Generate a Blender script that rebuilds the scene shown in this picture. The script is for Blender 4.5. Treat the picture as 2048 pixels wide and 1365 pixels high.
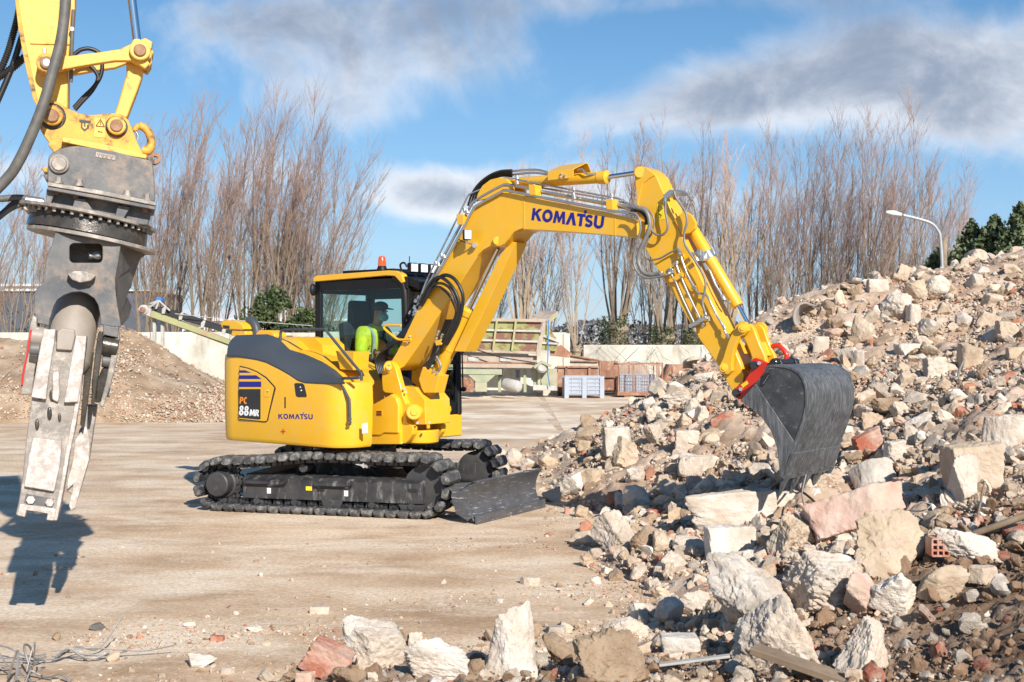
import bpy, bmesh, math, random
import numpy as np
from math import radians as rad, pi, sin, cos
from mathutils import Vector, Matrix

for o in list(bpy.data.objects): bpy.data.objects.remove(o)
SC = bpy.context.scene
COL = SC.collection
random.seed(7); RNG = np.random.default_rng(7)

# ------------------------------------------------------------------ camera
F, CX, CY, EYE = 2500.0, 1024.0, 682.5, 1.9
cd = bpy.data.cameras.new('camera'); cam = bpy.data.objects.new('camera', cd); COL.objects.link(cam)
cam.location = (0, 0, EYE); cam.rotation_euler = (rad(90), 0, 0)
cd.sensor_width = 36; cd.lens = 36 * F / 2048; cd.clip_start = .1; cd.clip_end = 3000
cd.dof.use_dof = True; cd.dof.focus_distance = 12.6; cd.dof.aperture_fstop = 6.3
SC.camera = cam
SC.view_settings.view_transform = 'Standard'; SC.view_settings.look = 'None'
SC.view_settings.exposure = 0.42; SC.view_settings.gamma = 1

# ------------------------------------------------------------------ sun
SUN = Vector((.35, -.80, .50)).normalized()          # towards the sun
sd = bpy.data.lights.new('sun', 'SUN'); sd.energy = 5.0; sd.angle = rad(.55); sd.color = (1, .945, .87)
so = bpy.data.objects.new('sun', sd); COL.objects.link(so)
so.rotation_euler = SUN.to_track_quat('Z', 'Y').to_euler()

# ------------------------------------------------------------------ world: nishita sky with clouds
wd = bpy.data.worlds.new('World'); SC.world = wd; wd.use_nodes = True
nt = wd.node_tree; N = nt.nodes; L = nt.links; N.clear()
def nd(t, **k):
    n = N.new(t)
    for a, b in k.items(): setattr(n, a, b)
    return n
def wm(op, a, b=None, c=None):
    n = nd('ShaderNodeMath', operation=op)
    for i, x in enumerate((a, b, c)):
        if x is None: continue
        if isinstance(x, (int, float)): n.inputs[i].default_value = x
        else: L.new(x, n.inputs[i])
    return n.outputs[0]
sky = nd('ShaderNodeTexSky', sky_type='NISHITA', sun_disc=False)
sky.sun_elevation = math.asin(SUN.z); sky.sun_rotation = math.atan2(SUN.x, SUN.y)
sky.air_density = 1.0; sky.dust_density = .1; sky.ozone_density = 1.6
tc = nd('ShaderNodeTexCoord'); sep = nd('ShaderNodeSeparateXYZ'); L.new(tc.outputs['Generated'], sep.inputs[0])
az = wm('ARCTAN2', sep.outputs[0], sep.outputs[1]); el = wm('ARCSINE', sep.outputs[2])
cmb = nd('ShaderNodeCombineXYZ'); L.new(az, cmb.inputs[0]); L.new(wm('MULTIPLY', el, 1.25), cmb.inputs[1])
def wnoise(scale, detail, rough, off=0, dist=0):
    mp = nd('ShaderNodeMapping'); mp.inputs['Location'].default_value = (off, off * .7, off * 1.3); L.new(cmb.outputs[0], mp.inputs[0])
    n = nd('ShaderNodeTexNoise'); n.inputs['Scale'].default_value = scale; n.inputs['Detail'].default_value = detail
    n.inputs['Roughness'].default_value = rough; n.inputs['Distortion'].default_value = dist
    L.new(mp.outputs[0], n.inputs['Vector']); return n.outputs[0]
n1 = wnoise(6, 11, .60, 3.1, .5); n2 = wnoise(3.0, 6, .5, 9.7); n3 = wnoise(11, 9, .6, 1.3, .4)
blobs = [  # px, py, rx, ry, weight   cloud banks as they stand in this sky
 (730, 160, 290, 90, .9), (590, 50, 300, 70, .6), (850, 0, 400, 60, .85), (930, 100, 200, 80, .8), (780, 235, 190, 45, .45), (330, 30, 170, 45, .35),
 (1400, 0, 420, 30, .5), (1930, 170, 360, 150, 1.15), (1650, 130, 280, 100, .65), (1540, 200, 220, 65, .85), (1330, 235, 200, 60, .75), (1180, 245, 80, 45, .4), (2150, 200, 300, 170, .5),
 (850, 390, 140, 55, 1.3), (1010, 405, 200, 60, .95), (1180, 365, 220, 55, .8), (1420, 410, 300, 70, .55), (1750, 390, 300, 45, .35), (350, 380, 210, 70, .8), (20, 345, 150, 50, .95), (560, 340, 180, 50, .4), (2000, 420, 200, 30, .3)]
acc = None
for (px, py, rx, ry, w) in blobs:
    a0 = math.atan((px - CX) / F); e0 = math.atan((CY - py) / F * cos(a0))
    dx = wm('MULTIPLY', wm('SUBTRACT', az, a0), F / rx); dy = wm('MULTIPLY', wm('SUBTRACT', el, e0), F / ry)
    r2 = wm('ADD', wm('MULTIPLY', dx, dx), wm('MULTIPLY', dy, dy))
    g = wm('MULTIPLY', wm('EXPONENT', wm('MULTIPLY', r2, -1.0)), w)
    acc = g if acc is None else wm('ADD', acc, g)
# away from the frame the same broken cloud goes on, from noise alone
out = wm('MULTIPLY', wm('SMOOTH_MIN', wm('MAXIMUM', wm('SUBTRACT', wm('ABSOLUTE', az), .5), 0), .5, .1), 1.0)
gen = wm('MULTIPLY', wm('SUBTRACT', n2, .40), 2.2)
acc = wm('ADD', acc, wm('MULTIPLY', gen, wm('ADD', out, .02)))
dens = wm('ADD', wm('SUBTRACT', acc, .60), wm('MULTIPLY', wm('SUBTRACT', n1, .5), 3.0))
mr = nd('ShaderNodeMapRange', interpolation_type='SMOOTHSTEP'); mr.inputs[1].default_value = -.12; mr.inputs[2].default_value = .90; L.new(dens, mr.inputs[0])
cov = wm('MULTIPLY', mr.outputs[0], .88)
# cloud tone: bright rims and tops, grey thick bases
shade = nd('ShaderNodeMapRange', interpolation_type='SMOOTHSTEP'); shade.inputs[1].default_value = -.10; shade.inputs[2].default_value = 2.1
L.new(wm('ADD', dens, wm('ADD', wm('MULTIPLY', wm('SUBTRACT', n3, .5), 3.4), wm('MULTIPLY', wm('SUBTRACT', el, .16), 8.5))), shade.inputs[0])
cr = nd('ShaderNodeMix', data_type='RGBA'); L.new(shade.outputs[0], cr.inputs[0])
SKYS = .072
cr.inputs[6].default_value = (.74 / SKYS, .76 / SKYS, .80 / SKYS, 1); cr.inputs[7].default_value = (.24 / SKYS, .28 / SKYS, .36 / SKYS, 1)
hs = nd('ShaderNodeHueSaturation'); hs.inputs['Saturation'].default_value = 1.32; hs.inputs['Value'].default_value = 1.12
L.new(sky.outputs[0], hs.inputs['Color'])
mx = nd('ShaderNodeMix', data_type='RGBA'); L.new(cov, mx.inputs[0]); 
hzf = nd('ShaderNodeMapRange', interpolation_type='SMOOTHSTEP'); hzf.inputs[1].default_value = -.02; hzf.inputs[2].default_value = .34; hzf.inputs[3].default_value = .62; hzf.inputs[4].default_value = .10; L.new(el, hzf.inputs[0])
hzc = nd('ShaderNodeMix', data_type='RGBA'); L.new(hzf.outputs[0], hzc.inputs[0]); L.new(hs.outputs[0], hzc.inputs[6]); hzc.inputs[7].default_value = (.20 / SKYS, .40 / SKYS, .74 / SKYS, 1)
L.new(hzc.outputs[2], mx.inputs[6]); L.new(cr.outputs[2], mx.inputs[7])
bg = nd('ShaderNodeBackground'); bg.inputs[1].default_value = SKYS; L.new(mx.outputs[2], bg.inputs[0])
wo = nd('ShaderNodeOutputWorld'); L.new(bg.outputs[0], wo.inputs[0])

# ------------------------------------------------------------------ numpy noise
def _h(ix, iy, iz, s):
    n = (ix * 374761393 + iy * 668265263 + iz * 2147483647 + s * 1274126177) & 0xffffffff
    n = ((n ^ (n >> 13)) * 1274126177) & 0xffffffff
    n = (n ^ (n >> 16)) & 0xffffffff
    return n / 4294967295.0
def vnoise(P, s=0):
    P = np.asarray(P, float); i = np.floor(P).astype(np.int64); f = P - i; f = f * f * (3 - 2 * f)
    r = 0
    for dx in (0, 1):
        for dy in (0, 1):
            for dz in (0, 1):
                w = (f[:, 0] if dx else 1 - f[:, 0]) * (f[:, 1] if dy else 1 - f[:, 1]) * (f[:, 2] if dz else 1 - f[:, 2])
                r = r + w * _h(i[:, 0] + dx, i[:, 1] + dy, i[:, 2] + dz, s)
    return r * 2 - 1
def fbm(P, oct=4, s=0, gain=.5):
    P = np.asarray(P, float); a = 1; r = 0
    for o in range(oct):
        r = r + a * vnoise(P * (2.03 ** o) + 17.3 * o, s + o); a *= gain
    return r

# ------------------------------------------------------------------ materials
def mat(name, c0, c1=None, scale=4, rough=.7, metal=0, bump=0, bscale=30, detail=6, spec=.5, c2=None, stops=None,
        coat=0, stretch=(1, 1, 1), rnd=True, attr=None, hi=None, coord='Object', rough1=None):
    m = bpy.data.materials.new(name); m.use_nodes = True; t = m.node_tree; n = t.nodes; l = t.links
    b = n['Principled BSDF']; b.inputs['Roughness'].default_value = rough; b.inputs['Metallic'].default_value = metal
    b.inputs['Specular IOR Level'].default_value = spec; b.inputs['Coat Weight'].default_value = coat; b.inputs['Coat Roughness'].default_value = .12
    tcn = n.new('ShaderNodeTexCoord'); mp = n.new('ShaderNodeMapping'); mp.inputs['Scale'].default_value = stretch
    l.new(tcn.outputs[coord], mp.inputs[0]); vec = mp.outputs[0]
    if rnd:
        oi = n.new('ShaderNodeObjectInfo'); vm = n.new('ShaderNodeVectorMath'); vm.operation = 'MULTIPLY_ADD'
        cx = n.new('ShaderNodeCombineXYZ')
        for i in range(3): l.new(oi.outputs['Random'], cx.inputs[i])
        l.new(cx.outputs[0], vm.inputs[0]); vm.inputs[1].default_value = (37, 53, 71); l.new(vec, vm.inputs[2]); vec = vm.outputs[0]
    if c1 is None: c1 = tuple(x * .82 for x in c0)
    nz = n.new('ShaderNodeTexNoise'); nz.inputs['Scale'].default_value = scale; nz.inputs['Detail'].default_value = detail; nz.inputs['Roughness'].default_value = .62
    l.new(vec, nz.inputs['Vector'])
    rp = n.new('ShaderNodeValToRGB'); l.new(nz.outputs[0], rp.inputs[0]); e = rp.color_ramp.elements
    if stops:
        while len(e) > 1: e.remove(e[-1])
        e[0].position = stops[0][0]; e[0].color = (*stops[0][1], 1)
        for p_, c_ in stops[1:]:
            q = e.new(p_); q.color = (*c_, 1)
    else:
        e[0].position = .35; e[0].color = (*c0, 1); e[1].position = .65; e[1].color = (*c1, 1)
        if c2: q = e.new(.78); q.color = (*c2, 1)
    colr = rp.outputs[0]
    if attr:
        at = n.new('ShaderNodeAttribute'); at.attribute_name = attr
        mm = n.new('ShaderNodeMix'); mm.data_type = 'RGBA'; mm.blend_type = 'MULTIPLY'; mm.inputs[0].default_value = 1
        l.new(colr, mm.inputs[6]); l.new(at.outputs['Color'], mm.inputs[7]); colr = mm.outputs[2]
    if hi:  # scratches / dust: (colour, scale, lo, hi)
        hc, hsn, lo, up = hi[:4]
        z = n.new('ShaderNodeTexNoise'); z.inputs['Scale'].default_value = hsn; z.inputs['Detail'].default_value = 8; z.inputs['Roughness'].default_value = .7
        if len(hi) > 4:
            m2 = n.new('ShaderNodeMapping'); m2.inputs['Scale'].default_value = hi[4]; l.new(vec, m2.inputs[0]); l.new(m2.outputs[0], z.inputs['Vector'])
        else: l.new(vec, z.inputs['Vector'])
        r = n.new('ShaderNodeMapRange'); r.inputs[1].default_value = lo; r.inputs[2].default_value = up; l.new(z.outputs[0], r.inputs[0])
        mm = n.new('ShaderNodeMix'); mm.data_type = 'RGBA'; l.new(r.outputs[0], mm.inputs[0]); l.new(colr, mm.inputs[6]); mm.inputs[7].default_value = (*hc, 1); colr = mm.outputs[2]
    l.new(colr, b.inputs['Base Color'])
    if rough1 is not None:
        r = n.new('ShaderNodeMapRange'); r.inputs[1].default_value = .3; r.inputs[2].default_value = .7; r.inputs[3].default_value = rough; r.inputs[4].default_value = rough1
        l.new(nz.outputs[0], r.inputs[0]); l.new(r.outputs[0], b.inputs['Roughness'])
    if bump:
        z = n.new('ShaderNodeTexNoise'); z.inputs['Scale'].default_value = bscale; z.inputs['Detail'].default_value = 9; z.inputs['Roughness'].default_value = .68; l.new(vec, z.inputs['Vector'])
        bp = n.new('ShaderNodeBump'); bp.inputs['Strength'].default_value = 1; bp.inputs['Distance'].default_value = bump; l.new(z.outputs[0], bp.inputs['Height']); l.new(bp.outputs[0], b.inputs['Normal'])
    return m
YEL = (.80, .435, .017)
M = {}
M['yellow'] = mat('yellow_paint', YEL, (.77, .41, .016), 3, .34, coat=.35, bump=.0006, bscale=60, hi=((.64, .42, .12), 7, .50, .85), rough1=.5)
M['yellow_old'] = mat('worn_yellow_paint', (.78, .46, .08), (.70, .38, .06), 6, .5, bump=.0015, bscale=50, hi=((.10, .055, .03), 7, .57, .70))
M['yellow_grimy'] = mat('grimy_yellow_paint', (.72, .39, .05), (.55, .28, .05), 8, .6, bump=.002, bscale=60, hi=((.05, .035, .025), 11, .50, .66))
M['grey_cover'] = mat('dark_grey_cover', (.055, .065, .075), (.05, .058, .068), 3, .5, bump=.0004, bscale=200)
M['black'] = mat('black_paint', (.012, .013, .015), (.018, .019, .022), 5, .32, coat=.3)
M['cabblack'] = mat('cab_black', (.008, .008, .009), (.011, .011, .012), 5, .5, spec=.3)
M['blackm'] = mat('black_rubber_hose', (.014, .014, .015), (.024, .024, .025), 9, .42)
M['dark'] = mat('dark_machine_steel', (.03, .03, .032), (.055, .053, .052), 6, .5, bump=.001, hi=((.20, .18, .16), 9, .58, .80))
M['track'] = mat('track_rubber_dusty', (.035, .035, .037), (.085, .083, .082), 8, .75, bump=.003, bscale=45, hi=((.34, .32, .29), 12, .48, .74))
M['track_frame'] = mat('track_frame_steel', (.022, .022, .024), (.055, .054, .054), 5, .42, bump=.0012, hi=((.30, .29, .28), 12, .54, .76, (1, 1, .25)))
M['bucket'] = mat('bucket_steel', (.07, .072, .075), (.12, .122, .125), 5, .45, metal=.3, bump=.0015, bscale=50, hi=((.33, .335, .34), 10, .46, .80, (4, 4, .6)), rough1=.62)
M['bucket_side'] = mat('bucket_side_steel', (.045, .046, .049), (.085, .087, .09), 7, .5, metal=.2, bump=.0015, bscale=50, hi=((.34, .34, .34), 16, .56, .80))
M['blade'] = mat('blade_steel', (.075, .078, .084), (.11, .113, .12), 5, .42, metal=.2, bump=.001, hi=((.52, .50, .47), 11, .58, .66, (.5, .5, 5)))
M['red'] = mat('red_paint', (.62, .028, .012), (.55, .022, .01), 5, .38, coat=.2, hi=((.2, .05, .03), 14, .62, .78))
M['chrome'] = mat('chrome_rod', (.75, .76, .78), (.7, .71, .73), 5, .12, metal=1)
M['zinc'] = mat('zinc_fitting', (.62, .62, .60), (.48, .48, .46), 20, .34, metal=.85, bump=.0006)
M['silver_hose'] = mat('grey_hose', (.17, .165, .155), (.24, .23, .21), 20, .5, metal=.2)
M['greyhose'] = mat('worn_grey_hose', (.085, .08, .072), (.13, .12, .105), 14, .6, bump=.001)
M['white'] = mat('white_plastic', (.8, .8, .8), (.75, .75, .75), 4, .4)
M['lens'] = mat('lamp_lens', (.82, .83, .85), (.7, .72, .75), 20, .15, spec=.8)
M['blue'] = mat('blue_decal', (.012, .012, .22), (.012, .012, .20), 4, .45)
M['orange'] = mat('orange_decal', (.8, .26, .02), (.8, .26, .02), 4, .45)
M['whited'] = mat('white_decal', (.82, .82, .82), (.8, .8, .8), 4, .45)
M['blackd'] = mat('black_decal', (.02, .02, .02), (.03, .03, .03), 4, .5)
M['beacon'] = mat('beacon_lens', (.85, .12, .01), (.75, .08, .01), 4, .15, coat=.6)
M['sticker'] = mat('yellow_sticker', (.85, .66, .02), (.8, .6, .02), 4, .4)
M['seat'] = mat('seat_fabric', (.02, .022, .026), (.03, .032, .036), 8, .8)
M['hivis'] = mat('hi_vis_fabric', (.95, .93, .05), (.70, .74, .03), 12, .7, bump=.012, bscale=11)
M['navy'] = mat('navy_fabric', (.02, .03, .06), (.03, .04, .07), 6, .8)
M['skin'] = mat('skin', (.50, .30, .21), (.45, .26, .18), 6, .55)
M['mask'] = mat('face_mask', (.22, .55, .62), (.2, .5, .56), 6, .7)
M['reflect'] = mat('reflective_tape', (.42, .44, .46), (.5, .52, .54), 6, .4)
M['old_steel'] = mat('worn_grey_steel', (.075, .08, .088), (.15, .145, .14), 5, .55, metal=.15, bump=.0015, bscale=40, hi=((.30, .22, .16), 6, .50, .74))
M['old_steel_lo'] = mat('scraped_steel', (.20, .18, .16), (.32, .28, .24), 7, .55, metal=.2, bump=.003, bscale=40, hi=((.52, .46, .40), 15, .48, .70))
M['scraped'] = mat('bright_scraped_steel', (.36, .31, .27), (.50, .44, .39), 9, .6, metal=.1, bump=.004, bscale=55, hi=((.70, .65, .60), 22, .46, .66))
M['grease'] = mat('greasy_steel', (.04, .035, .03), (.10, .085, .07), 9, .25, metal=.3, bump=.003, bscale=30)
M['cyl_dust'] = mat('dusty_cylinder', (.27, .23, .19), (.35, .30, .25), 4, .5, bump=.001)
M['rustpin'] = mat('rusty_pin', (.22, .10, .05), (.36, .20, .10), 20, .65, bump=.002, bscale=70)
def glassmat(name, tint, base=.03):
    m = bpy.data.materials.new(name); m.use_nodes = True; t = m.node_tree; n = t.nodes; l = t.links; n.remove(n['Principled BSDF'])
    tr = n.new('ShaderNodeBsdfTransparent'); tr.inputs[0].default_value = (*tint, 1)
    g = n.new('ShaderNodeBsdfGlossy'); g.inputs['Roughness'].default_value = .02
    lw = n.new('ShaderNodeLayerWeight'); lw.inputs[0].default_value = .5
    p5 = n.new('ShaderNodeMath'); p5.operation = 'POWER'; l.new(lw.outputs['Facing'], p5.inputs[0]); p5.inputs[1].default_value = 4
    ad = n.new('ShaderNodeMath'); ad.operation = 'MULTIPLY_ADD'; l.new(p5.outputs[0], ad.inputs[0]); ad.inputs[1].default_value = .8; ad.inputs[2].default_value = base
    mixn = n.new('ShaderNodeMixShader'); l.new(ad.outputs[0], mixn.inputs[0]); l.new(tr.outputs[0], mixn.inputs[1]); l.new(g.outputs[0], mixn.inputs[2])
    l.new(mixn.outputs[0], n['Material Output'].inputs[0]); return m
M['glass'] = glassmat('tinted_glass', (.84, .93, .915))

# ------------------------------------------------------------------ mesh builder
ORG = {}
def vv(x): return np.array(x, float)
class MB:
    def __init__(s): s.v = []; s.f = []
    def add(s, v, f):
        k = len(s.v); s.v += [tuple(map(float, p)) for p in v]; s.f += [tuple(i + k for i in q) for q in f]; return s
    def prism(s, near, far):
        n = len(near); s.add(list(near) + list(far), [tuple(range(n)), tuple(range(2 * n - 1, n - 1, -1))] + [(i, i + n, (i + 1) % n + n, (i + 1) % n) for i in range(n)]); return s
    def box(s, c, h, ax=None):
        c = vv(c); ax = [vv(a) for a in (ax or ((1, 0, 0), (0, 1, 0), (0, 0, 1)))]
        P = [c + ax[0] * h[0] * i + ax[1] * h[1] * j + ax[2] * h[2] * k for k in (-1, 1) for (i, j) in ((-1, -1), (1, -1), (1, 1), (-1, 1))]
        return s.prism(P[:4], P[4:])
    def lathe(s, p, d, prof, n=20, ref=None):
        p = vv(p); d = vv(d); d = d / np.linalg.norm(d)
        r = vv(ref) if ref is not None else (vv((0, 0, 1)) if abs(d[2]) < .9 else vv((1, 0, 0)))
        a = np.cross(d, r); a /= np.linalg.norm(a); b = np.cross(d, a); V = []; Fc = []
        for t, q in prof:
            for i in range(n):
                w = 2 * pi * i / n; V.append(p + d * t + (a * cos(w) + b * sin(w)) * q)
        for j in range(len(prof) - 1):
            for i in range(n): Fc.append((j * n + i, j * n + (i + 1) % n, (j + 1) * n + (i + 1) % n, (j + 1) * n + i))
        Fc.append(tuple(range(n))[::-1]); Fc.append(tuple((len(prof) - 1) * n + i for i in range(n)))
        return s.add(V, Fc)
    def cyl(s, p0, p1, r, n=16, r1=None, ch=0):
        p0 = vv(p0); p1 = vv(p1); Ln = np.linalg.norm(p1 - p0); r1 = r if r1 is None else r1
        if ch: return s.lathe(p0, p1 - p0, [(0, r - ch), (ch, r), (Ln - ch, r1), (Ln, r1 - ch)], n)
        return s.lathe(p0, p1 - p0, [(0, r), (Ln, r1)], n)
    def tube(s, P, r, n=8, cap=True):
        P = [vv(p) for p in P]; m = len(P); R = r if hasattr(r, '__len__') else [r] * m
        T = [P[min(i + 1, m - 1)] - P[max(i - 1, 0)] for i in range(m)]; T = [t / (np.linalg.norm(t) + 1e-9) for t in T]
        ref = vv((0, 0, 1)) if abs(T[0][2]) < .9 else vv((1, 0, 0)); a = np.cross(T[0], ref); a /= np.linalg.norm(a); V = []
        for i in range(m):
            a = a - T[i] * np.dot(a, T[i]); a /= (np.linalg.norm(a) + 1e-9); b = np.cross(T[i], a)
            for j in range(n):
                w = 2 * pi * j / n; V.append(P[i] + (a * cos(w) + b * sin(w)) * R[i])
        Fc = [(i * n + j, i * n + (j + 1) % n, (i + 1) * n + (j + 1) % n, (i + 1) * n + j) for i in range(m - 1) for j in range(n)]
        if cap: Fc += [tuple(range(n))[::-1], tuple((m - 1) * n + j for j in range(n))]
        return s.add(V, Fc)
    def ell(s, c, r, n=14, m=9, ax=None):
        c = vv(c); ax = [vv(a) for a in (ax or ((1, 0, 0), (0, 1, 0), (0, 0, 1)))]; V = []; Fc = []
        for j in range(m + 1):
            t = -pi / 2 + pi * j / m; 
            for i in range(n):
                w = 2 * pi * i / n; q = max(cos(t), .02)
                V.append(c + ax[0] * r[0] * cos(w) * q + ax[1] * r[1] * sin(w) * q + ax[2] * r[2] * sin(t))
        for j in range(m):
            for i in range(n): Fc.append((j * n + i, j * n + (i + 1) % n, (j + 1) * n + (i + 1) % n, (j + 1) * n + i))
        Fc += [tuple(range(n))[::-1], tuple(m * n + i for i in range(n))]
        return s.add(V, Fc)
    def grid(s, rows, closed=False):
        m = len(rows); n = len(rows[0]); V = [p for r in rows for p in r]
        Fc = [(i * n + j, i * n + (j + 1) % n, (i + 1) * n + (j + 1) % n, (i + 1) * n + j) for i in range(m - 1) for j in range(n if closed else n - 1)]
        return s.add(V, Fc)
    def build(s, name, m, parent=None, bevel=0, ang=38, label=None, origin=None, solid=0, recalc=True, kind=None, seg=2, **kw):
        org = ORG.get(parent.name) if parent is not None else (vv(origin) if origin is not None else vv((0, 0, 0)))
        me = bpy.data.meshes.new(name); me.from_pydata([tuple(vv(p) - org) for p in s.v], [], s.f)
        if recalc:
            bm = bmesh.new(); bm.from_mesh(me); bmesh.ops.recalc_face_normals(bm, faces=bm.faces[:]); bm.to_mesh(me); bm.free()
        me.shade_smooth(); me.set_sharp_from_angle(angle=rad(ang))
        me.materials.append(M[m] if isinstance(m, str) else m)
        o = bpy.data.objects.new(name, me); COL.objects.link(o)
        if parent is not None: o.parent = parent; ORG[o.name] = org
        else: o.location = org; ORG[o.name] = org
        if solid:
            q = o.modifiers.new('solid', 'SOLIDIFY'); q.thickness = solid; q.offset = 0
        if bevel:
            q = o.modifiers.new('bevel', 'BEVEL'); q.width = bevel; q.segments = seg; q.limit_method = 'ANGLE'; q.angle_limit = rad(32); q.harden_normals = True
        if label: o['label'] = label
        if kind: o['kind'] = kind
        for a, b in kw.items(): o[a] = b
        return o
def tag(o, label, category, group=None, kind=None):
    o['label'] = label
    if category: o['category'] = category
    if group: o['group'] = group
    if kind: o['kind'] = kind
    return o
def empty(name, loc, label, category, group=None):
    o = bpy.data.objects.new(name, None); COL.objects.link(o); o.location = loc; o.empty_display_size = .2
    ORG[o.name] = vv(loc); return tag(o, label, category, group)
def sub_empty(name, parent):
    o = bpy.data.objects.new(name, None); COL.objects.link(o); o.parent = parent; ORG[o.name] = ORG[parent.name]; return o
def each(name, m, segs, r, n, parent, ch=0):
    for p_, q_ in segs: MB().cyl(p_, q_, r, n, ch=ch).build(name, m, parent)
def spl(P, k=6):
    P = [vv(p) for p in P]; P = [2 * P[0] - P[1]] + P + [2 * P[-1] - P[-2]]; R = []
    for i in range(1, len(P) - 2):
        for j in range(k):
            t = j / k
            R.append(.5 * ((2 * P[i]) + (P[i + 1] - P[i - 1]) * t + (2 * P[i - 1] - 5 * P[i] + 4 * P[i + 1] - P[i + 2]) * t * t + (3 * P[i] - P[i - 1] - 3 * P[i + 1] + P[i + 2]) * t ** 3))
    R.append(P[-2]); return R
def at(px, py, Y): return vv(((px - CX) / F * Y, Y, EYE - (py - CY) / F * Y))
def arc(cx, cy, r, a0, a1, n): return [(cx + r * cos(rad(a0 + (a1 - a0) * i / n)), cy + r * sin(rad(a0 + (a1 - a0) * i / n))) for i in range(n + 1)]

# letters (unit height) -> list of polygons, each polygon (outer, hole or None)
def ribbon(P, w):
    P = [vv(p) for p in P]; A = []; B = []
    for i in range(len(P)):
        t = P[min(i + 1, len(P) - 1)] - P[max(i - 1, 0)]; t = t / np.linalg.norm(t); n = vv((-t[1], t[0])); A.append(P[i] + n * w / 2); B.append(P[i] - n * w / 2)
    return [tuple(x) for x in A] + [tuple(x) for x in B[::-1]]
def ringq(cx, cy, rx, ry, ix, iy, n=20):
    return [[(cx + rx * cos(a), cy + ry * sin(a)), (cx + rx * cos(b), cy + ry * sin(b)), (cx + ix * cos(b), cy + iy * sin(b)), (cx + ix * cos(a), cy + iy * sin(a))]
            for a, b in ((2 * pi * i / n, 2 * pi * (i + 1) / n) for i in range(n))]
def ea(cx, cy, rx, ry, a0, a1, n=10): return [(cx + rx * cos(rad(a0 + (a1 - a0) * i / n)), cy + ry * sin(rad(a0 + (a1 - a0) * i / n))) for i in range(n + 1)]
LET = {
 'K': (.9, [[(0, 0), (.25, 0), (.25, .36), (.34, .47), (.62, 0), (.93, 0), (.52, .62), (.9, 1), (.56, 1), (.25, .66), (.25, 1), (0, 1)]]),
 'O': (.98, ringq(.48, .5, .48, .53, .23, .27)),
 'M': (1.1, [[(0, 0), (.24, 0), (.3, .58), (.47, .08), (.62, .08), (.8, .58), (.86, 0), (1.1, 0), (.98, 1), (.74, 1), (.545, .47), (.35, 1), (.11, 1)]]),
 'V': (.9, [[(0, 0), (.27, 0), (.47, .6), (.66, 0), (.94, 0), (.6, 1), (.34, 1)]]),
 'T': (.66, [[(.24, 0), (.49, 0), (.49, .77), (.72, .77), (.72, 1), (-.02, 1), (-.02, .77), (.24, .77)], [(.55, 1.06), (.75, 1.06), (.75, 1.3), (.55, 1.3)]]),
 'S': (.74, [ribbon([(.08, .2)] + ea(.34, .3, .24, .19, -110, 80, 10) + ea(.36, .70, .24, .19, 255, 60, 10) + [(.6, .82)], .23)]),
 'U': (.84, [ribbon([(.12, 1)] + [(.12, .36)] + ea(.42, .36, .30, .26, 180, 360, 10) + [(.72, .36), (.72, 1)], .24)]),
 'P': (.7, [[(0, 0), (.22, 0), (.22, 1), (0, 1)], ribbon([(.2, .89), (.4, .89)] + ea(.4, .68, .16, .21, 90, -90, 8) + [(.2, .47)], .2)]),
 'C': (.72, [ribbon(ea(.42, .5, .3, .4, 60, 300, 14), .23)]),
 '8': (.74, ringq(.36, .74, .30, .27, .10, .09) + ringq(.36, .27, .36, .29, .13, .10)),
 'R': (.74, [[(0, 0), (.22, 0), (.22, 1), (0, 1)], ribbon([(.2, .89), (.4, .89)] + ea(.4, .70, .17, .19, 90, -90, 8) + [(.2, .51)], .2), [(.26, .45), (.5, .45), (.74, 0), (.48, 0)]]),
}
def text_mb(txt, fmap, size=1, gap=.07, shear=0, sx=1):
    """fmap(u, v, e): text plane point; one prism 2 mm thick per stroke"""
    mb = MB(); x = 0
    for ch in txt:
        w, polys = LET[ch]
        for P in polys:
            Q = [((x + p[0] * sx + shear * p[1]) * size, p[1] * size) for p in P]
            mb.prism([fmap(u, v, .003) for u, v in Q], [fmap(u, v, -.001) for u, v in Q])
        x += (w + gap) * sx
    return mb, x * size
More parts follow.
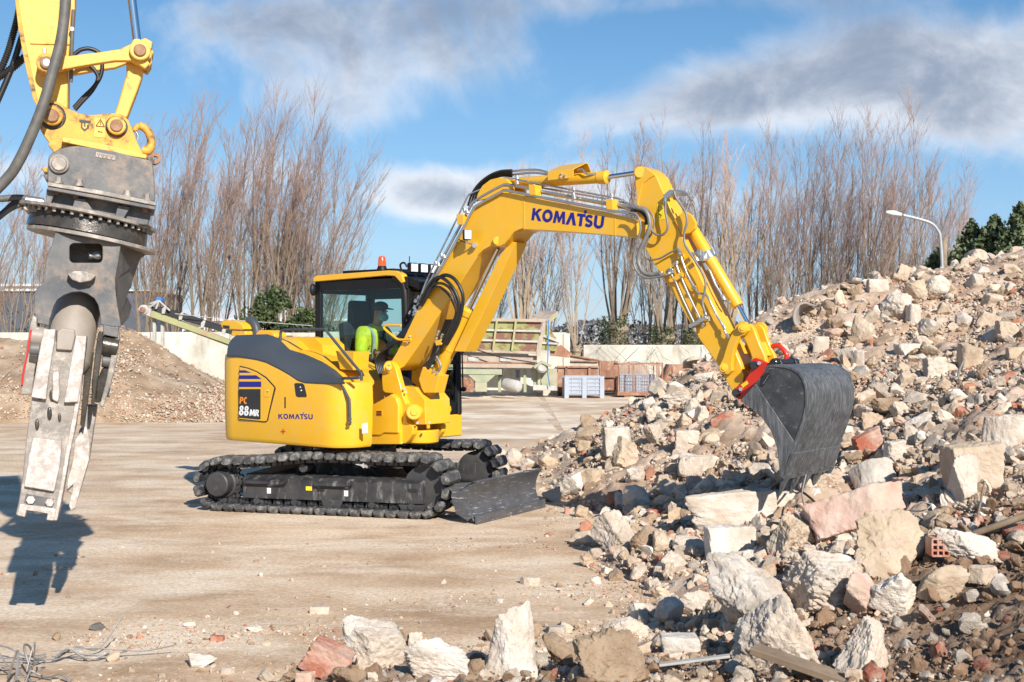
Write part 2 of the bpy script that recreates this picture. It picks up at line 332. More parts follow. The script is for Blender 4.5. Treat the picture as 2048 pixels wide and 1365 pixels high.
# ================================================================== ground
M['ground'] = mat('yard_dust', (.50, .385, .265), (.30, .215, .14), .9, .95, rnd=False, stretch=(.7, 1.1, 1), detail=14,
                  stops=[(.34, (.42, .27, .155)), (.46, (.55, .38, .235)), (.54, (.65, .47, .305)), (.64, (.74, .58, .41))],
                  hi=((.50, .20, .13), 46, .70, .76))
def tweak_ground(m):
    t = m.node_tree; n = t.nodes; l = t.links; b = n['Principled BSDF']; src = b.inputs['Base Color'].links[0].from_socket
    tcn = n.new('ShaderNodeTexCoord')
    # long drag streaks
    mp = n.new('ShaderNodeMapping'); mp.inputs['Scale'].default_value = (.38, .8, 1); mp.inputs['Rotation'].default_value = (0, 0, .35); l.new(tcn.outputs['Object'], mp.inputs[0])
    z = n.new('ShaderNodeTexNoise'); z.inputs['Scale'].default_value = 1.5; z.inputs['Detail'].default_value = 14; z.inputs['Roughness'].default_value = .76; z.inputs['Distortion'].default_value = .35; l.new(mp.outputs[0], z.inputs['Vector'])
    r = n.new('ShaderNodeMapRange'); r.inputs[1].default_value = .47; r.inputs[2].default_value = .64; r.inputs[4].default_value = .75; l.new(z.outputs[0], r.inputs[0])
    mm = n.new('ShaderNodeMix'); mm.data_type = 'RGBA'; l.new(r.outputs[0], mm.inputs[0]); l.new(src, mm.inputs[6]); mm.inputs[7].default_value = (.84, .71, .545, 1)
    # fine grit
    z2 = n.new('ShaderNodeTexNoise'); z2.inputs['Scale'].default_value = 28; z2.inputs['Detail'].default_value = 6; z2.inputs['Roughness'].default_value = .75; l.new(tcn.outputs['Object'], z2.inputs['Vector'])
    r2 = n.new('ShaderNodeMapRange'); r2.inputs[1].default_value = .30; r2.inputs[2].default_value = .72; r2.inputs[3].default_value = .60; r2.inputs[4].default_value = 1.32; l.new(z2.outputs[0], r2.inputs[0])
    m3 = n.new('ShaderNodeMix'); m3.data_type = 'RGBA'; m3.blend_type = 'MULTIPLY'; m3.inputs[0].default_value = 1; l.new(mm.outputs[2], m3.inputs[6]); l.new(r2.outputs[0], m3.inputs[7])
    l.new(m3.outputs[2], b.inputs['Base Color'])
tweak_ground(M['ground'])
g = MB(); xs = [-900, -200, -60, -20, 0, 20, 60, 200, 900]; ys = [-300, -40, 0, 10, 20, 40, 80, 200, 1800]
g.grid([[(x, y, 0) for x in xs] for y in ys])
gr = g.build('ground', 'ground', recalc=False, kind='structure'); gr['label'] = 'dusty tan compacted yard ground with pale drag streaks'
# concrete apron in front of the bins: slabs with open joints
M['slab'] = mat('yard_concrete', (.52, .43, .33), (.38, .29, .20), .5, .92, rnd=False, detail=10,
                stops=[(.36, (.50, .34, .21)), (.48, (.68, .52, .36)), (.58, (.84, .70, .53))], hi=((.52, .37, .24), .5, .50, .66, (.7, 1.2, 1)))
# slab quads stand on the yard by their near and far corners
def slabq(name, x0, x1, y0, y1, sk=0):
    m_ = MB(); z = .004; n = 6; rows = []
    for j in range(n + 1):
        y = y0 + (y1 - y0) * j / n; rows.append([(x0 + (x1 - x0) * i / n + sk * (y - y0), y, z) for i in range(n + 1)])
    m_.grid(rows); o = m_.build(name, 'slab', recalc=False, kind='structure'); return o
for i, (a, b_) in enumerate(((-3.1, 1.05), (1.09, 5.1), (5.14, 9.4))):
    for j, (c, d) in enumerate(((24.2, 30.4), (30.45, 37.2), (37.25, 43.5))):
        o = slabq('pavement_slab', a, b_, c, d, -.035 * (1 - i)); 

# ================================================================== rubble heap
CP = []   # (x, y, z)
def cp(px, py, Y): p = at(px, py, Y); CP.append((p[0], p[1], p[2]))
for q in [(1290, 842, 17), (1210, 868, 17.3), (1150, 905, 17.5), (1440, 752, 18), (1400, 790, 17.4), (1540, 632, 19), (1600, 598, 20), (1850, 556, 21), (2000, 522, 21), (2200, 490, 21), (1700, 580, 20.5),
          (1750, 860, 13.6), (1670, 925, 12.5), (1675, 998, 11.4), (1560, 1010, 11.3), (1710, 985, 11.4), (1610, 950, 12.2), (1750, 740, 16), (1950, 700, 15.8), (1620, 760, 15.6), (1850, 640, 18), (2040, 640, 17.5), (2040, 860, 11.0), (1900, 800, 13.2), (1900, 955, 9.9), (1800, 965, 11.4),
          (1700, 1090, 9.0), (1560, 1080, 10), (2040, 1080, 7.9), (1610, 1012, 11.1), (1500, 1205, 8.3), (1380, 1230, 8.6), (1900, 1250, 6.9), (2048, 1340, 6.0), (2048, 1200, 6.9), (1700, 1335, 6.6), (1500, 1340, 6.8),
          (1450, 985, 12.4), (1450, 930, 14), (1350, 950, 14.2), (1230, 965, 14.8), (1400, 860, 15.6), (1300, 905, 15.6), (1520, 880, 14.6), (1130, 945, 16.8), (1040, 935, 17.8), (1640, 1000, 11),
          (1300, 1100, 10.6), (1450, 1100, 10.2), (1300, 1335, 7.0), (1150, 1340, 6.9), (1000, 1340, 6.9), (850, 1335, 6.95), (720, 1335, 7.0), (640, 1350, 6.85), (1960, 1020, 8.6), (1850, 1100, 8.0)]: cp(*q)
# toe line, at ground level
for px, py in [(985, 915), (1010, 955), (1080, 985), (1130, 1010), (1180, 1045), (1165, 1110), (1210, 1150), (1290, 1185), (1340, 1215), (1260, 1240), (1215, 1270), (1140, 1262), (1020, 1285), (930, 1300), (830, 1285), (740, 1275), (620, 1318), (560, 1352), (900, 1050), (1000, 1130), (1100, 1200), (900, 1200), (700, 1200), (400, 1330), (600, 1230), (400, 1150), (300, 1330), (800, 960), (950, 890), (1100, 880), (1200, 845)]:
    Y = EYE * F / (py - CY); CP.append(((px - CX) / F * Y, Y, -.22 if (px, py) in ((900, 1050), (1000, 1130), (1100, 1200), (900, 1200), (700, 1200), (400, 1330), (600, 1230), (400, 1150), (300, 1330), (800, 960), (950, 890), (1100, 880), (1200, 845)) else -.02))
CP += [(x, y, -.2) for x, y in [(-1.5, 20), (0, 22), (2, 22.5), (4, 24.5), (5.5, 26), (8, 28.5), (12, 29), (16, 29), (2, 27), (6, 32), (12, 34), (-1, 26), (-2, 6.5), (-3, 6.8), (-3, 8), (-1.5, 9.5), (-4, 12), (-4, 16)]]
CP += [(9, 14, 2.4), (9, 9, 1.6), (6, 6, 1.1), (6, 4, 1.0), (2, 5, .36), (0, 5.3, .27), (-1.3, 5.6, .20), (1, 4, .58), (-1, 4.2, .45), (3, 4, .72), (1, 5, .33), (3, 5.2, .42), (1.5, 6, .21), (12, 20, 3.5), (12, 10, 2.4), (16, 18, 3.6), (18, 12, 3), (-2.6, 4.6, .1), (-4, 4.6, 0), (-4, 3.4, .1)]
CP = np.array(CP)
def _phi(r): return r ** 1.5
_A = np.linalg.norm(CP[:, None, :2] - CP[None, :, :2], axis=2); n_ = len(CP)
_K = np.zeros((n_ + 3, n_ + 3)); _K[:n_, :n_] = _phi(_A) - 0 * np.eye(n_); _K[:n_, :n_] += .04 * np.eye(n_)
_K[:n_, n_] = 1; _K[:n_, n_ + 1:] = CP[:, :2]; _K[n_, :n_] = 1; _K[n_ + 1:, :n_] = CP[:, :2].T
_W = np.linalg.solve(_K, np.r_[CP[:, 2], 0, 0, 0])
def Hraw(x, y):
    x = np.asarray(x, float).ravel(); y = np.asarray(y, float).ravel(); out = np.empty(len(x))
    for i in range(0, len(x), 20000):
        xx, yy = x[i:i + 20000], y[i:i + 20000]
        r = np.sqrt((xx[:, None] - CP[None, :, 0]) ** 2 + (yy[:, None] - CP[None, :, 1]) ** 2)
        out[i:i + 20000] = _phi(r) @ _W[:n_] + _W[n_] + _W[n_ + 1] * xx + _W[n_ + 2] * yy
    return out
def H(x, y):
    x = np.asarray(x, float).ravel(); y = np.asarray(y, float).ravel()
    h = Hraw(x, y); h = np.where(y > 29.5, -.1, h); k = x / np.maximum(y, .1)
    return np.minimum(h, 4.2)
KN, YN = 400, 500
ks = np.linspace(-.36, .80, KN); ly = np.linspace(math.log(3.4), math.log(30), YN)
KK, LY = np.meshgrid(ks, ly); YY = np.exp(LY); XX = KK * YY
Hb = H(XX.ravel(), YY.ravel()).reshape(YY.shape)
def hgrid(x, y):
    x = np.asarray(x, float); y = np.asarray(y, float)
    u = (x / y - ks[0]) / (ks[1] - ks[0]); v = (np.log(y) - ly[0]) / (ly[1] - ly[0])
    u = np.clip(u, 0, KN - 1.001); v = np.clip(v, 0, YN - 1.001); i = u.astype(int); j = v.astype(int); fu = u - i; fv = v - j
    return (Hb[j, i] * (1 - fu) * (1 - fv) + Hb[j, i + 1] * fu * (1 - fv) + Hb[j + 1, i] * (1 - fu) * fv + Hb[j + 1, i + 1] * fu * fv)
def hit(px, py):
    Y = np.exp(np.linspace(math.log(4.2), math.log(45), 900)); k = (px - CX) / F
    zr = EYE - (py - CY) / F * Y; h = np.where(Y < 29, np.maximum(hgrid(k * Y, np.minimum(Y, 29)), 0), 0)
    w = np.nonzero(zr <= h)[0]
    if len(w) == 0: return None
    y = Y[w[0]]; return vv((k * y, y, h[w[0]]))
def grid_mesh(name, V, ny, nx, keep, m, kind, **kw):
    idx = np.arange(ny * nx).reshape(ny, nx)
    q = np.stack([idx[:-1, :-1], idx[:-1, 1:], idx[1:, 1:], idx[1:, :-1]], -1).reshape(-1, 4)
    kq = keep.reshape(ny, nx); kq = (kq[:-1, :-1] | kq[:-1, 1:] | kq[1:, 1:] | kq[1:, :-1]).ravel(); q = q[kq]
    used = np.unique(q); rm = -np.ones(ny * nx, int); rm[used] = np.arange(len(used)); q = rm[q]; V = V[used]
    if kw.get('cols') is not None: kw['cols'] = kw['cols'][used]
    return np_mesh(name, V, q, m, kind, **kw)
def np_mesh(name, V, Fq, m, kind=None, cols=None, smooth=True, **kw):
    me = bpy.data.meshes.new(name); k = Fq.shape[1]
    me.vertices.add(len(V)); me.vertices.foreach_set('co', np.ascontiguousarray(V, np.float32).ravel())
    me.loops.add(Fq.size); me.loops.foreach_set('vertex_index', np.ascontiguousarray(Fq, np.int32).ravel())
    me.polygons.add(len(Fq)); me.polygons.foreach_set('loop_start', np.arange(0, Fq.size, k, dtype=np.int32))
    me.polygons.foreach_set('use_smooth', np.full(len(Fq), smooth, bool))
    me.update(calc_edges=True)
    if cols is not None:
        a = me.color_attributes.new('Col', 'FLOAT_COLOR', 'POINT'); a.data.foreach_set('color', np.c_[cols, np.ones(len(cols))].astype(np.float32).ravel())
    me.materials.append(M[m] if isinstance(m, str) else m)
    o = bpy.data.objects.new(name, me); COL.objects.link(o)
    if kind: o['kind'] = kind
    for a_, b_ in kw.items(): o[a_] = b_
    return o
M['soil'] = mat('rubble_soil', (.36, .26, .17), (.22, .145, .09), 1.4, .95, rnd=False, detail=12, bump=.02, bscale=14,
                stops=[(.30, (.20, .14, .095)), (.46, (.30, .225, .16)), (.6, (.42, .34, .26)), (.75, (.54, .46, .37))], hi=((.52, .22, .14), 30, .66, .74), attr='Col')
P3 = np.stack([XX.ravel(), YY.ravel(), Hb.ravel()], 1)
amp = np.clip((Hb.ravel() + .02) / .12, 0, 1)
fadeN = np.clip((YY.ravel() - 5) / 4, .35, 1)
nz = fadeN * (.09 * fbm(P3 * vv((1.6, 1.6, 1.6)), 3, 5) + .05 * np.abs(fbm(P3 * 5.0, 3, 9))) + .035 * np.abs(fbm(P3 * 13.0, 3, 33)) + .016 * fbm(P3 * 34.0, 2, 23)
P3[:, 2] += amp * nz - .035
nearclay = np.clip((XX.ravel() - 1.9) / 1.2, 0, 1) * np.clip((9.5 - YY.ravel()) / 3, 0, 1)   # freshly dug brown clay on the near right
berm = np.clip((8.2 - YY.ravel()) / 1.0, 0, 1) * .55
cl = np.clip(nearclay + berm + .25 * fbm(P3 * .9, 3, 44), 0, 1)[:, None]
cols = (1 - cl) * vv((1.42, 1.34, 1.30)) + cl * vv((.58, .47, .39))
heap = grid_mesh('rubble_heap_soil', P3, YN, KN, P3[:, 2] > -.03, 'soil', 'stuff', cols=cols)
heap['label'] = 'tan soil and crushed fines of the demolition rubble heap'

# ---- rock shapes
_ico = {}
def ico(s):
    if s not in _ico:
        bm = bmesh.new(); bmesh.ops.create_icosphere(bm, subdivisions=s, radius=1); bm.verts.ensure_lookup_table()
        _ico[s] = (np.array([v.co[:] for v in bm.verts]), np.array([[v.index for v in f.verts] for f in bm.faces])); bm.free()
    return _ico[s]
def rockv(s, seed, kind='chunk', rough=.05):
    r = np.random.default_rng(seed); D, Fc = ico(s)
    if kind == 'slab': npl = 9; nrm = r.normal(size=(npl, 3)); nrm[:, 2] *= .25; nrm = np.r_[nrm, [[0, 0, 1], [0, 0, -1]]]; d = np.r_[r.uniform(.75, 1., npl), [.30, .30]]
    elif kind == 'block': nrm = np.array([[1, 0, 0], [-1, 0, 0], [0, 1, 0], [0, -1, 0], [0, 0, 1], [0, 0, -1]], float) + r.normal(size=(6, 3)) * .09; d = r.uniform(.62, .72, 6); e = r.normal(size=(4, 3)); nrm = np.r_[nrm, e]; d = np.r_[d, r.uniform(.88, 1.05, 4)]
    elif kind == 'round': npl = 26; nrm = r.normal(size=(npl, 3)); d = r.uniform(.86, 1.05, npl)
    elif kind == 'spike':
        npl = 12; nrm = r.normal(size=(npl, 3)); nrm[:, 2] = np.abs(nrm[:, 2]) * .38; d = r.uniform(.48, .62, npl); nrm = np.r_[nrm, [[0, 0, -1]]]; d = np.r_[d, [.7]]
    else: npl = r.integers(10, 15); nrm = r.normal(size=(npl, 3)); d = r.uniform(.62, 1.0, npl)
    nrm = nrm / np.linalg.norm(nrm, axis=1, keepdims=True)
    dot = D @ nrm.T; t = np.where(dot > .04, d / np.maximum(dot, .04), 9.0)
    p = -26 if kind != 'round' else -10
    R = (np.sum(np.minimum(t, 6) ** p, 1)) ** (1 / p)
    R = np.minimum(R, 1.7)
    V = D * R[:, None]
    n_ = fbm(V * 2.3 + seed, 3, seed % 97) * rough * 1.3
    if s >= 3: n_ = n_ + fbm(V * 7 + seed, 3, seed % 89) * rough * .75
    if s >= 4: n_ = n_ - np.abs(fbm(V * 15 + seed, 3, seed % 83)) * rough * .42
    if s >= 6: n_ = n_ + fbm(V * 46 + seed, 2, seed % 71) * rough * .12
    V = V * (1 + n_)[:, None]
    lo, hi = V.min(0), V.max(0); V = (V - (lo + hi) / 2) / (hi - lo).max()
    if kind in ('chunk', 'round'): V = V / np.ptp(V, axis=0)
    return V, Fc
def stone_mat(name, c, dark, light, dust=(.54, .43, .335), **k):
    return mat(name, c, dark, 3.5, .93, bump=.018, bscale=16, detail=12, spec=.25, stops=[(.30, dark), (.5, c), (.68, light)], hi=(dust, 1.9, .46, .64), **k)
M['r_white'] = stone_mat('pale_concrete', (.62, .55, .465), (.45, .375, .295), (.78, .73, .655))
M['r_grey'] = stone_mat('grey_concrete', (.50, .445, .38), (.34, .285, .225), (.66, .605, .53))
M['r_tan'] = stone_mat('tan_stone', (.50, .39, .27), (.34, .245, .16), (.62, .52, .40))
M['r_beige'] = stone_mat('beige_limestone', (.58, .50, .41), (.42, .34, .26), (.72, .66, .57))
M['r_brown'] = stone_mat('earthy_stone', (.30, .205, .13), (.19, .12, .075), (.40, .30, .20), dust=(.36, .27, .18))
M['r_pink'] = stone_mat('pinkish_mortar_stone', (.55, .36, .28), (.42, .24, .17), (.66, .52, .44))
M['r_brick'] = stone_mat('brick_red', (.42, .14, .085), (.33, .10, .06), (.52, .25, .17), dust=(.55, .40, .31))
M['r_dark'] = stone_mat('dark_asphalt_lump', (.13, .12, .11), (.07, .065, .06), (.24, .22, .20), dust=(.34, .27, .20))
COLN = {'white': 'white', 'grey': 'grey', 'tan': 'tan', 'beige': 'beige', 'brown': 'brown', 'pink': 'pinkish', 'brick': 'red brick', 'dark': 'dark'}
HEROES = []
def rock_obj(name, V, Fc, m, pos, rot, scale):
    me = bpy.data.meshes.new(name); me.from_pydata(V.tolist(), [], Fc.tolist()); me.shade_smooth(); me.set_sharp_from_angle(angle=rad(30)); me.materials.append(M[m])
    o = bpy.data.objects.new(name, me); COL.objects.link(o); o.location = pos; o.rotation_euler = rot; o.scale = scale; return o
def hero(px, py, w, h, col, kind, phrase, tilt=0, dp=.85, seed=None, dy=0, name=None, cat=None, lift=0, yaw=0, roll=0, Y=None):
    p = hit(px, min(py + h * .42, 1700)) if Y is None else at(px, py, Y)
    if p is None: return None
    big = 1.16 if (py > 1010 and w > 60 and px > 1180) else 1.0
    Yd = p[1] + dy; W = big * w / F * Yd; Hh = big * h / F * Yd; dep = dp * (W + Hh) / 2
    s = seed if seed is not None else (px * 7 + py) % 991
    rg = (.030 if kind in ('slab', 'block') else .048) + .034 * ((s * 37) % 11) / 10
    V, Fc = rockv(6 if w * h > 7000 else 5 if w * h > 1500 else 4, s, kind, rg)
    V = V / np.ptp(V, axis=0) * vv((W, dep, Hh))
    if tilt:   # turned in the picture's plane, then refitted to its real width and height
        a = rad(tilt); R = np.array([[cos(a), 0, sin(a)], [0, 1, 0], [-sin(a), 0, cos(a)]]); V = V / np.ptp(V, axis=0) * vv((W, dep, Hh))
        V = V @ R.T
    if yaw: a = rad(yaw); R = np.array([[cos(a), -sin(a), 0], [sin(a), cos(a), 0], [0, 0, 1]]); V = V @ R.T
    if roll: a = rad(roll); R = np.array([[1, 0, 0], [0, cos(a), -sin(a)], [0, sin(a), cos(a)]]); V = V @ R.T
    c = at(px, py, Yd + dep * .22); c[2] += lift
    nm = name or ('rock' if kind in ('chunk', 'round', 'spike') else 'slab' if kind == 'slab' else 'block')
    o = rock_obj(nm, V, Fc, 'r_' + col, c, (0, 0, 0), (1, 1, 1))
    tag(o, phrase, cat or ('slab' if kind == 'slab' else 'block' if kind == 'block' else 'rock'), None); HEROES.append((px, py, w, h, phrase, c)); return o
hs_ = [
 (1021, 1277, 112, 158, 'white', 'spike', 'tall pointed white rock standing on the near berm'),
 (748, 1288, 130, 112, 'beige', 'chunk', 'big tan and white boulder behind the tilted brick block'),
 (874, 1318, 132, 92, 'white', 'chunk', 'white lump left of the tall pointed rock'),
 (1218, 1322, 130, 112, 'brown', 'chunk', 'brown earth clod right of the tall pointed rock'),
 (1515, 1202, 178, 168, 'grey', 'chunk', 'largest grey boulder, above the smooth pale boulder'),
 (590, 1350, 60, 34, 'brown', 'chunk', 'low brown clod left of the red brick block'), (818, 1272, 46, 34, 'brown', 'chunk', 'brown clod behind the gap between boulder and white lump'),
 (948, 1338, 46, 50, 'brown', 'chunk', 'dark brown clod left of the tall pointed rock foot'), (1118, 1300, 70, 66, 'brown', 'chunk', 'crumbly brown clod against the tall pointed rock'), (700, 1352, 80, 40, 'brown', 'chunk', 'muddy clod under the big tan boulder'), (1160, 1350, 50, 34, 'tan', 'chunk', 'tan stone in front of the crumbly clods'),
 (1652, 1172, 146, 122, 'grey', 'chunk', 'rough grey boulder right of the largest grey boulder'),
 (1557, 1270, 160, 152, 'beige', 'chunk', 'smooth pale boulder at the lower right foreground'),
 (1722, 1192, 66, 84, 'pink', 'chunk', 'pinkish stone against the white crusted lump'),
 (1788, 1188, 100, 84, 'white', 'chunk', 'white crusted lump right of the pinkish stone'),
 (1722, 1296, 96, 112, 'beige', 'chunk', 'knobbly beige rock near the bottom, above the plank'),
 (1778, 1098, 152, 140, 'tan', 'chunk', 'big rough tan boulder below the tilted pink slab'),
 (1935, 1096, 118, 68, 'white', 'chunk', 'white lump beside the wooden pole'),
 (1584, 1076, 86, 82, 'tan', 'chunk', 'dark tan boulder under the left end of the tilted slab'),
 (1232, 1066, 88, 84, 'beige', 'chunk', 'pale block of stone at the left toe of the heap'),
 (1288, 1082, 58, 50, 'brown', 'round', 'round brown stone right of the pale toe block'),
 (1324, 1086, 38, 50, 'tan', 'chunk', 'narrow tan stone beside the round brown one'),
 (1382, 1092, 66, 34, 'white', 'chunk', 'white stone below the long concrete beam'),
 (1458, 1086, 90, 62, 'white', 'slab', 'white slab leaning under the concrete beam'),
 (1132, 973, 66, 64, 'white', 'chunk', 'white rock just right of the dozer blade'),
 (1103, 990, 40, 34, 'grey', 'chunk', 'small grey rock in front of the white rock by the blade'),
 (1180, 958, 66, 40, 'tan', 'slab', 'tan flat stone right of the white rock by the blade'),
 (1272, 998, 56, 58, 'beige', 'round', 'pale rounded boulder left of the concrete beam'),
 (1248, 908, 58, 72, 'tan', 'chunk', 'tan boulder leaning at the middle of the low heap'),
 (1234, 884, 60, 62, 'white', 'slab', 'long white slab leaning on the low heap'),
 (1272, 955, 46, 40, 'grey', 'chunk', 'grey stone below the leaning tan boulder'),
 (1372, 884, 48, 50, 'beige', 'block', 'beige block standing near the heap crest'),
 (1306, 872, 42, 50, 'grey', 'chunk', 'pointed grey stone left of the standing beige block'),
 (1422, 882, 36, 32, 'tan', 'round', 'round orange tan stone on the low heap'),
 (1398, 932, 88, 44, 'beige', 'slab', 'flat pale slab lying above the concrete beam'),
 (1408, 974, 52, 40, 'white', 'chunk', 'white stone on the left end of the beam'),
 (1344, 940, 34, 30, 'tan', 'chunk', 'small tan stone left of the flat pale slab'),
 (1388, 962, 34, 22, 'pink', 'block', 'dusty pink tile piece above the beam'),
 (1944, 938, 112, 112, 'tan', 'block', 'big square tan block in shade on the right'),
 (1925, 960, 56, 110, 'beige', 'chunk', 'beige stone leaning on the big square tan block'),
 (2020, 872, 130, 86, 'beige', 'slab', 'thick broken slab at the right edge'),
 (1793, 612, 66, 68, 'beige', 'round', 'large round pale boulder high on the heap'),
 (1726, 660, 48, 58, 'tan', 'chunk', 'tan boulder high on the heap, left of the round one'),
 (1875, 576, 54, 52, 'beige', 'round', 'pale boulder on the skyline near the street lamp'),
 (1830, 582, 42, 48, 'tan', 'chunk', 'tan boulder left of the skyline boulder'),
 (1757, 576, 46, 34, 'white', 'block', 'white block on the skyline above the round boulder'),
 (1712, 584, 36, 30, 'brown', 'chunk', 'brown clod on the skyline left of the white block'),
 (2015, 662, 44, 42, 'tan', 'block', 'smooth tan block at the upper right edge'),
 (1942, 712, 50, 54, 'tan', 'block', 'square tan block in the upper right slope'),
 (2032, 708, 40, 28, 'tan', 'slab', 'thin tan slab at the right edge below the smooth block'),
 (1774, 812, 64, 34, 'brown', 'round', 'long brown stone right of the bucket'),
 (1836, 848, 56, 48, 'white', 'chunk', 'white round lump right of the long brown stone'),
 (1994, 816, 60, 36, 'tan', 'chunk', 'tan stone above the thick broken slab'),
 (2030, 790, 44, 34, 'pink', 'round', 'orange rounded stone at the right edge'),
 (1860, 700, 40, 34, 'tan', 'chunk', 'tan stone on the middle of the upper slope'),
 (1690, 715, 46, 42, 'beige', 'chunk', 'pale stone on the slope above the bucket'),
 (1716, 722, 28, 44, 'white', 'slab', 'narrow white slab standing above the bucket'),
 (1870, 735, 44, 44, 'beige', 'block', 'beige block on the middle slope'),
 (1930, 640, 40, 32, 'grey', 'chunk', 'grey stone high in the right slope'),
 (1825, 630, 26, 44, 'white', 'slab', 'upright white slab right of the round boulder'),
 (1750, 622, 30, 24, 'white', 'chunk', 'white chunk left of the round pale boulder'),
 (1408, 757, 42, 28, 'white', 'chunk', 'white rock on the crest beside the arm'),
 (1440, 792, 44, 24, 'dark', 'chunk', 'dark muddy lump below the crest beside the arm'),
 (1356, 800, 62, 36, 'white', 'chunk', 'broad white rock on the left crest of the low heap'),
 (1352, 776, 38, 26, 'white', 'chunk', 'white stone behind the broad white rock'),
 (1392, 828, 46, 32, 'white', 'chunk', 'white angular rock below the broad white rock'),
 (1330, 838, 44, 30, 'beige', 'chunk', 'beige rock at the left of the low heap crest'),
 (1024, 917, 42, 42, 'beige', 'round', 'rounded beige boulder behind the dozer blade'),
 (1056, 930, 40, 26, 'white', 'chunk', 'white stone behind the dozer blade'),
 (1096, 925, 40, 30, 'tan', 'chunk', 'tan stone behind the blade, right of the white one'),
 (1148, 905, 30, 20, 'tan', 'round', 'small orange tan stone at the end of the low heap'),
 (1256, 1258, 72, 44, 'beige', 'round', 'flat yellowish boulder in front of the brick shards'),
 (1277, 1224, 46, 38, 'white', 'chunk', 'white stone above the flat yellowish boulder'),
 (1338, 1226, 60, 62, 'white', 'chunk', 'half shaded white rock left of the largest boulder'),
 (1390, 1206, 60, 50, 'beige', 'chunk', 'beige rock touching the left side of the largest boulder'),
 (1360, 1292, 70, 40, 'grey', 'block', 'grey concrete block behind the bent white strip'),
 (1880, 1165, 90, 66, 'tan', 'chunk', 'flat tan rock above the brown clay bank'),
 (1965, 1150, 60, 36, 'tan', 'slab', 'thin tan stone sunk in the brown clay bank'),
 (1790, 905, 40, 52, 'beige', 'block', 'beige block behind the dark flat slab'),
 (1700, 870, 30, 40, 'white', 'chunk', 'white stone just right of the bucket side'),
 (1905, 820, 36, 30, 'tan', 'chunk', 'tan stone right of the white round lump'),
 (1958, 800, 40, 26, 'grey', 'slab', 'grey shard left of the tan stone'),
 (1510, 905, 34, 44, 'dark', 'chunk', 'dark stone left of the bucket lip'),
 (1470, 960, 44, 40, 'grey', 'chunk', 'grey lump above the long beam'),
 (1860, 655, 44, 40, 'grey', 'chunk', 'grey dusty chunk below the skyline boulder'),
 (1985, 600, 40, 28, 'tan', 'chunk', 'tan stone below the top right crest'),
 (1960, 545, 36, 26, 'white', 'chunk', 'white stone on the top right crest'),
 (2022, 540, 36, 26, 'tan', 'chunk', 'tan stone at the very top right of the heap'),
 (1570, 700, 30, 24, 'white', 'chunk', 'white stone behind the red hook'),
 (1640, 690, 34, 34, 'beige', 'slab', 'beige shard above the bucket top'),
 (1820, 700, 60, 26, 'white', 'slab', 'long white slab on the slope right of the bucket'),
 (1795, 780, 34, 30, 'grey', 'chunk', 'grey chunk above the long brown stone'),
 (1890, 770, 34, 28, 'tan', 'chunk', 'tan chunk in the middle of the right slope'),
]
for q in hs_: hero(*q)
hero(1712, 1032, 186, 74, 'pink', 'slab', 'big tilted pinkish slab in front of the bucket', tilt=-14, roll=-28, dp=.9)
hero(1746, 958, 88, 62, 'grey', 'slab', 'flat dark paving slab behind the tilted slab', roll=-45, dp=.9)
hero(1462, 1022, 166, 78, 'beige', 'block', 'long pale concrete beam across the front of the heap', dp=.4, seed=12, Y=11.0)
hero(1602, 1012, 140, 54, 'beige', 'block', 'continuing concrete beam under the bucket teeth', dp=.45, seed=40, Y=11.15)
hero(654, 1322, 96, 72, 'brick', 'block', 'tilted red brick block at the bottom of the berm', tilt=24, dp=.9)
hero(1740, 884, 66, 46, 'brick', 'block', 'long dusty brick lump right of the bucket', tilt=-28, dp=.6)
hero(1765, 598, 14, 16, 'brick', 'block', 'small red brick end on the skyline')
hero(1752, 612, 28, 12, 'brick', 'chunk', 'red shard beside the round pale boulder')
hero(1330, 1124, 34, 24, 'brick', 'block', 'red brick half on the yard before the toe')
hero(1310, 1026, 36, 16, 'brick', 'slab', 'orange tile shard below the rounded pale boulder')
hero(1956, 1042, 24, 28, 'brick', 'chunk', 'red brick lump on the end of the thin stick')
hero(1920, 1050, 40, 30, 'pink', 'chunk', 'dusty brick lump in the brown clay')
for q in [(640, 1221, 40, 17, 'beige', 'block', 'yellowish block alone on the yard'), (512, 1258, 34, 14, 'white', 'chunk', 'white stone on the yard before the berm'),
          (198, 1254, 38, 18, 'dark', 'chunk', 'dark grey stone on the yard at the left'), (402, 1324, 60, 30, 'white', 'chunk', 'pointed white stone at the bottom of the yard'),
          (434, 1278, 30, 13, 'brick', 'block', 'red brick piece on the yard'), (1060, 1163, 42, 18, 'beige', 'slab', 'flat pinkish stone on the yard'), (1187, 1162, 32, 18, 'white', 'chunk', 'white stone on the yard before the heap'),
          (1178, 1205, 22, 16, 'grey', 'chunk', 'small grey stone on the yard'), (1112, 1262, 42, 20, 'grey', 'block', 'grey block behind the pointed rock'), (998, 1204, 18, 14, 'grey', 'chunk', 'tiny grey stone behind the pointed rock'),
          (226, 1316, 26, 20, 'tan', 'chunk', 'tan pebble near the wire tangle'), (112, 1274, 18, 18, 'brown', 'chunk', 'brown clod above the wire tangle'), (380, 1249, 26, 14, 'white', 'chunk', 'small white stone left of the other white one'),
          (455, 1342, 28, 16, 'grey', 'slab', 'grey stone right of the pointed white stone'), (1134, 1022, 10, 16, 'brick', 'block', 'brick stub standing before the blade')]: hero(*q)

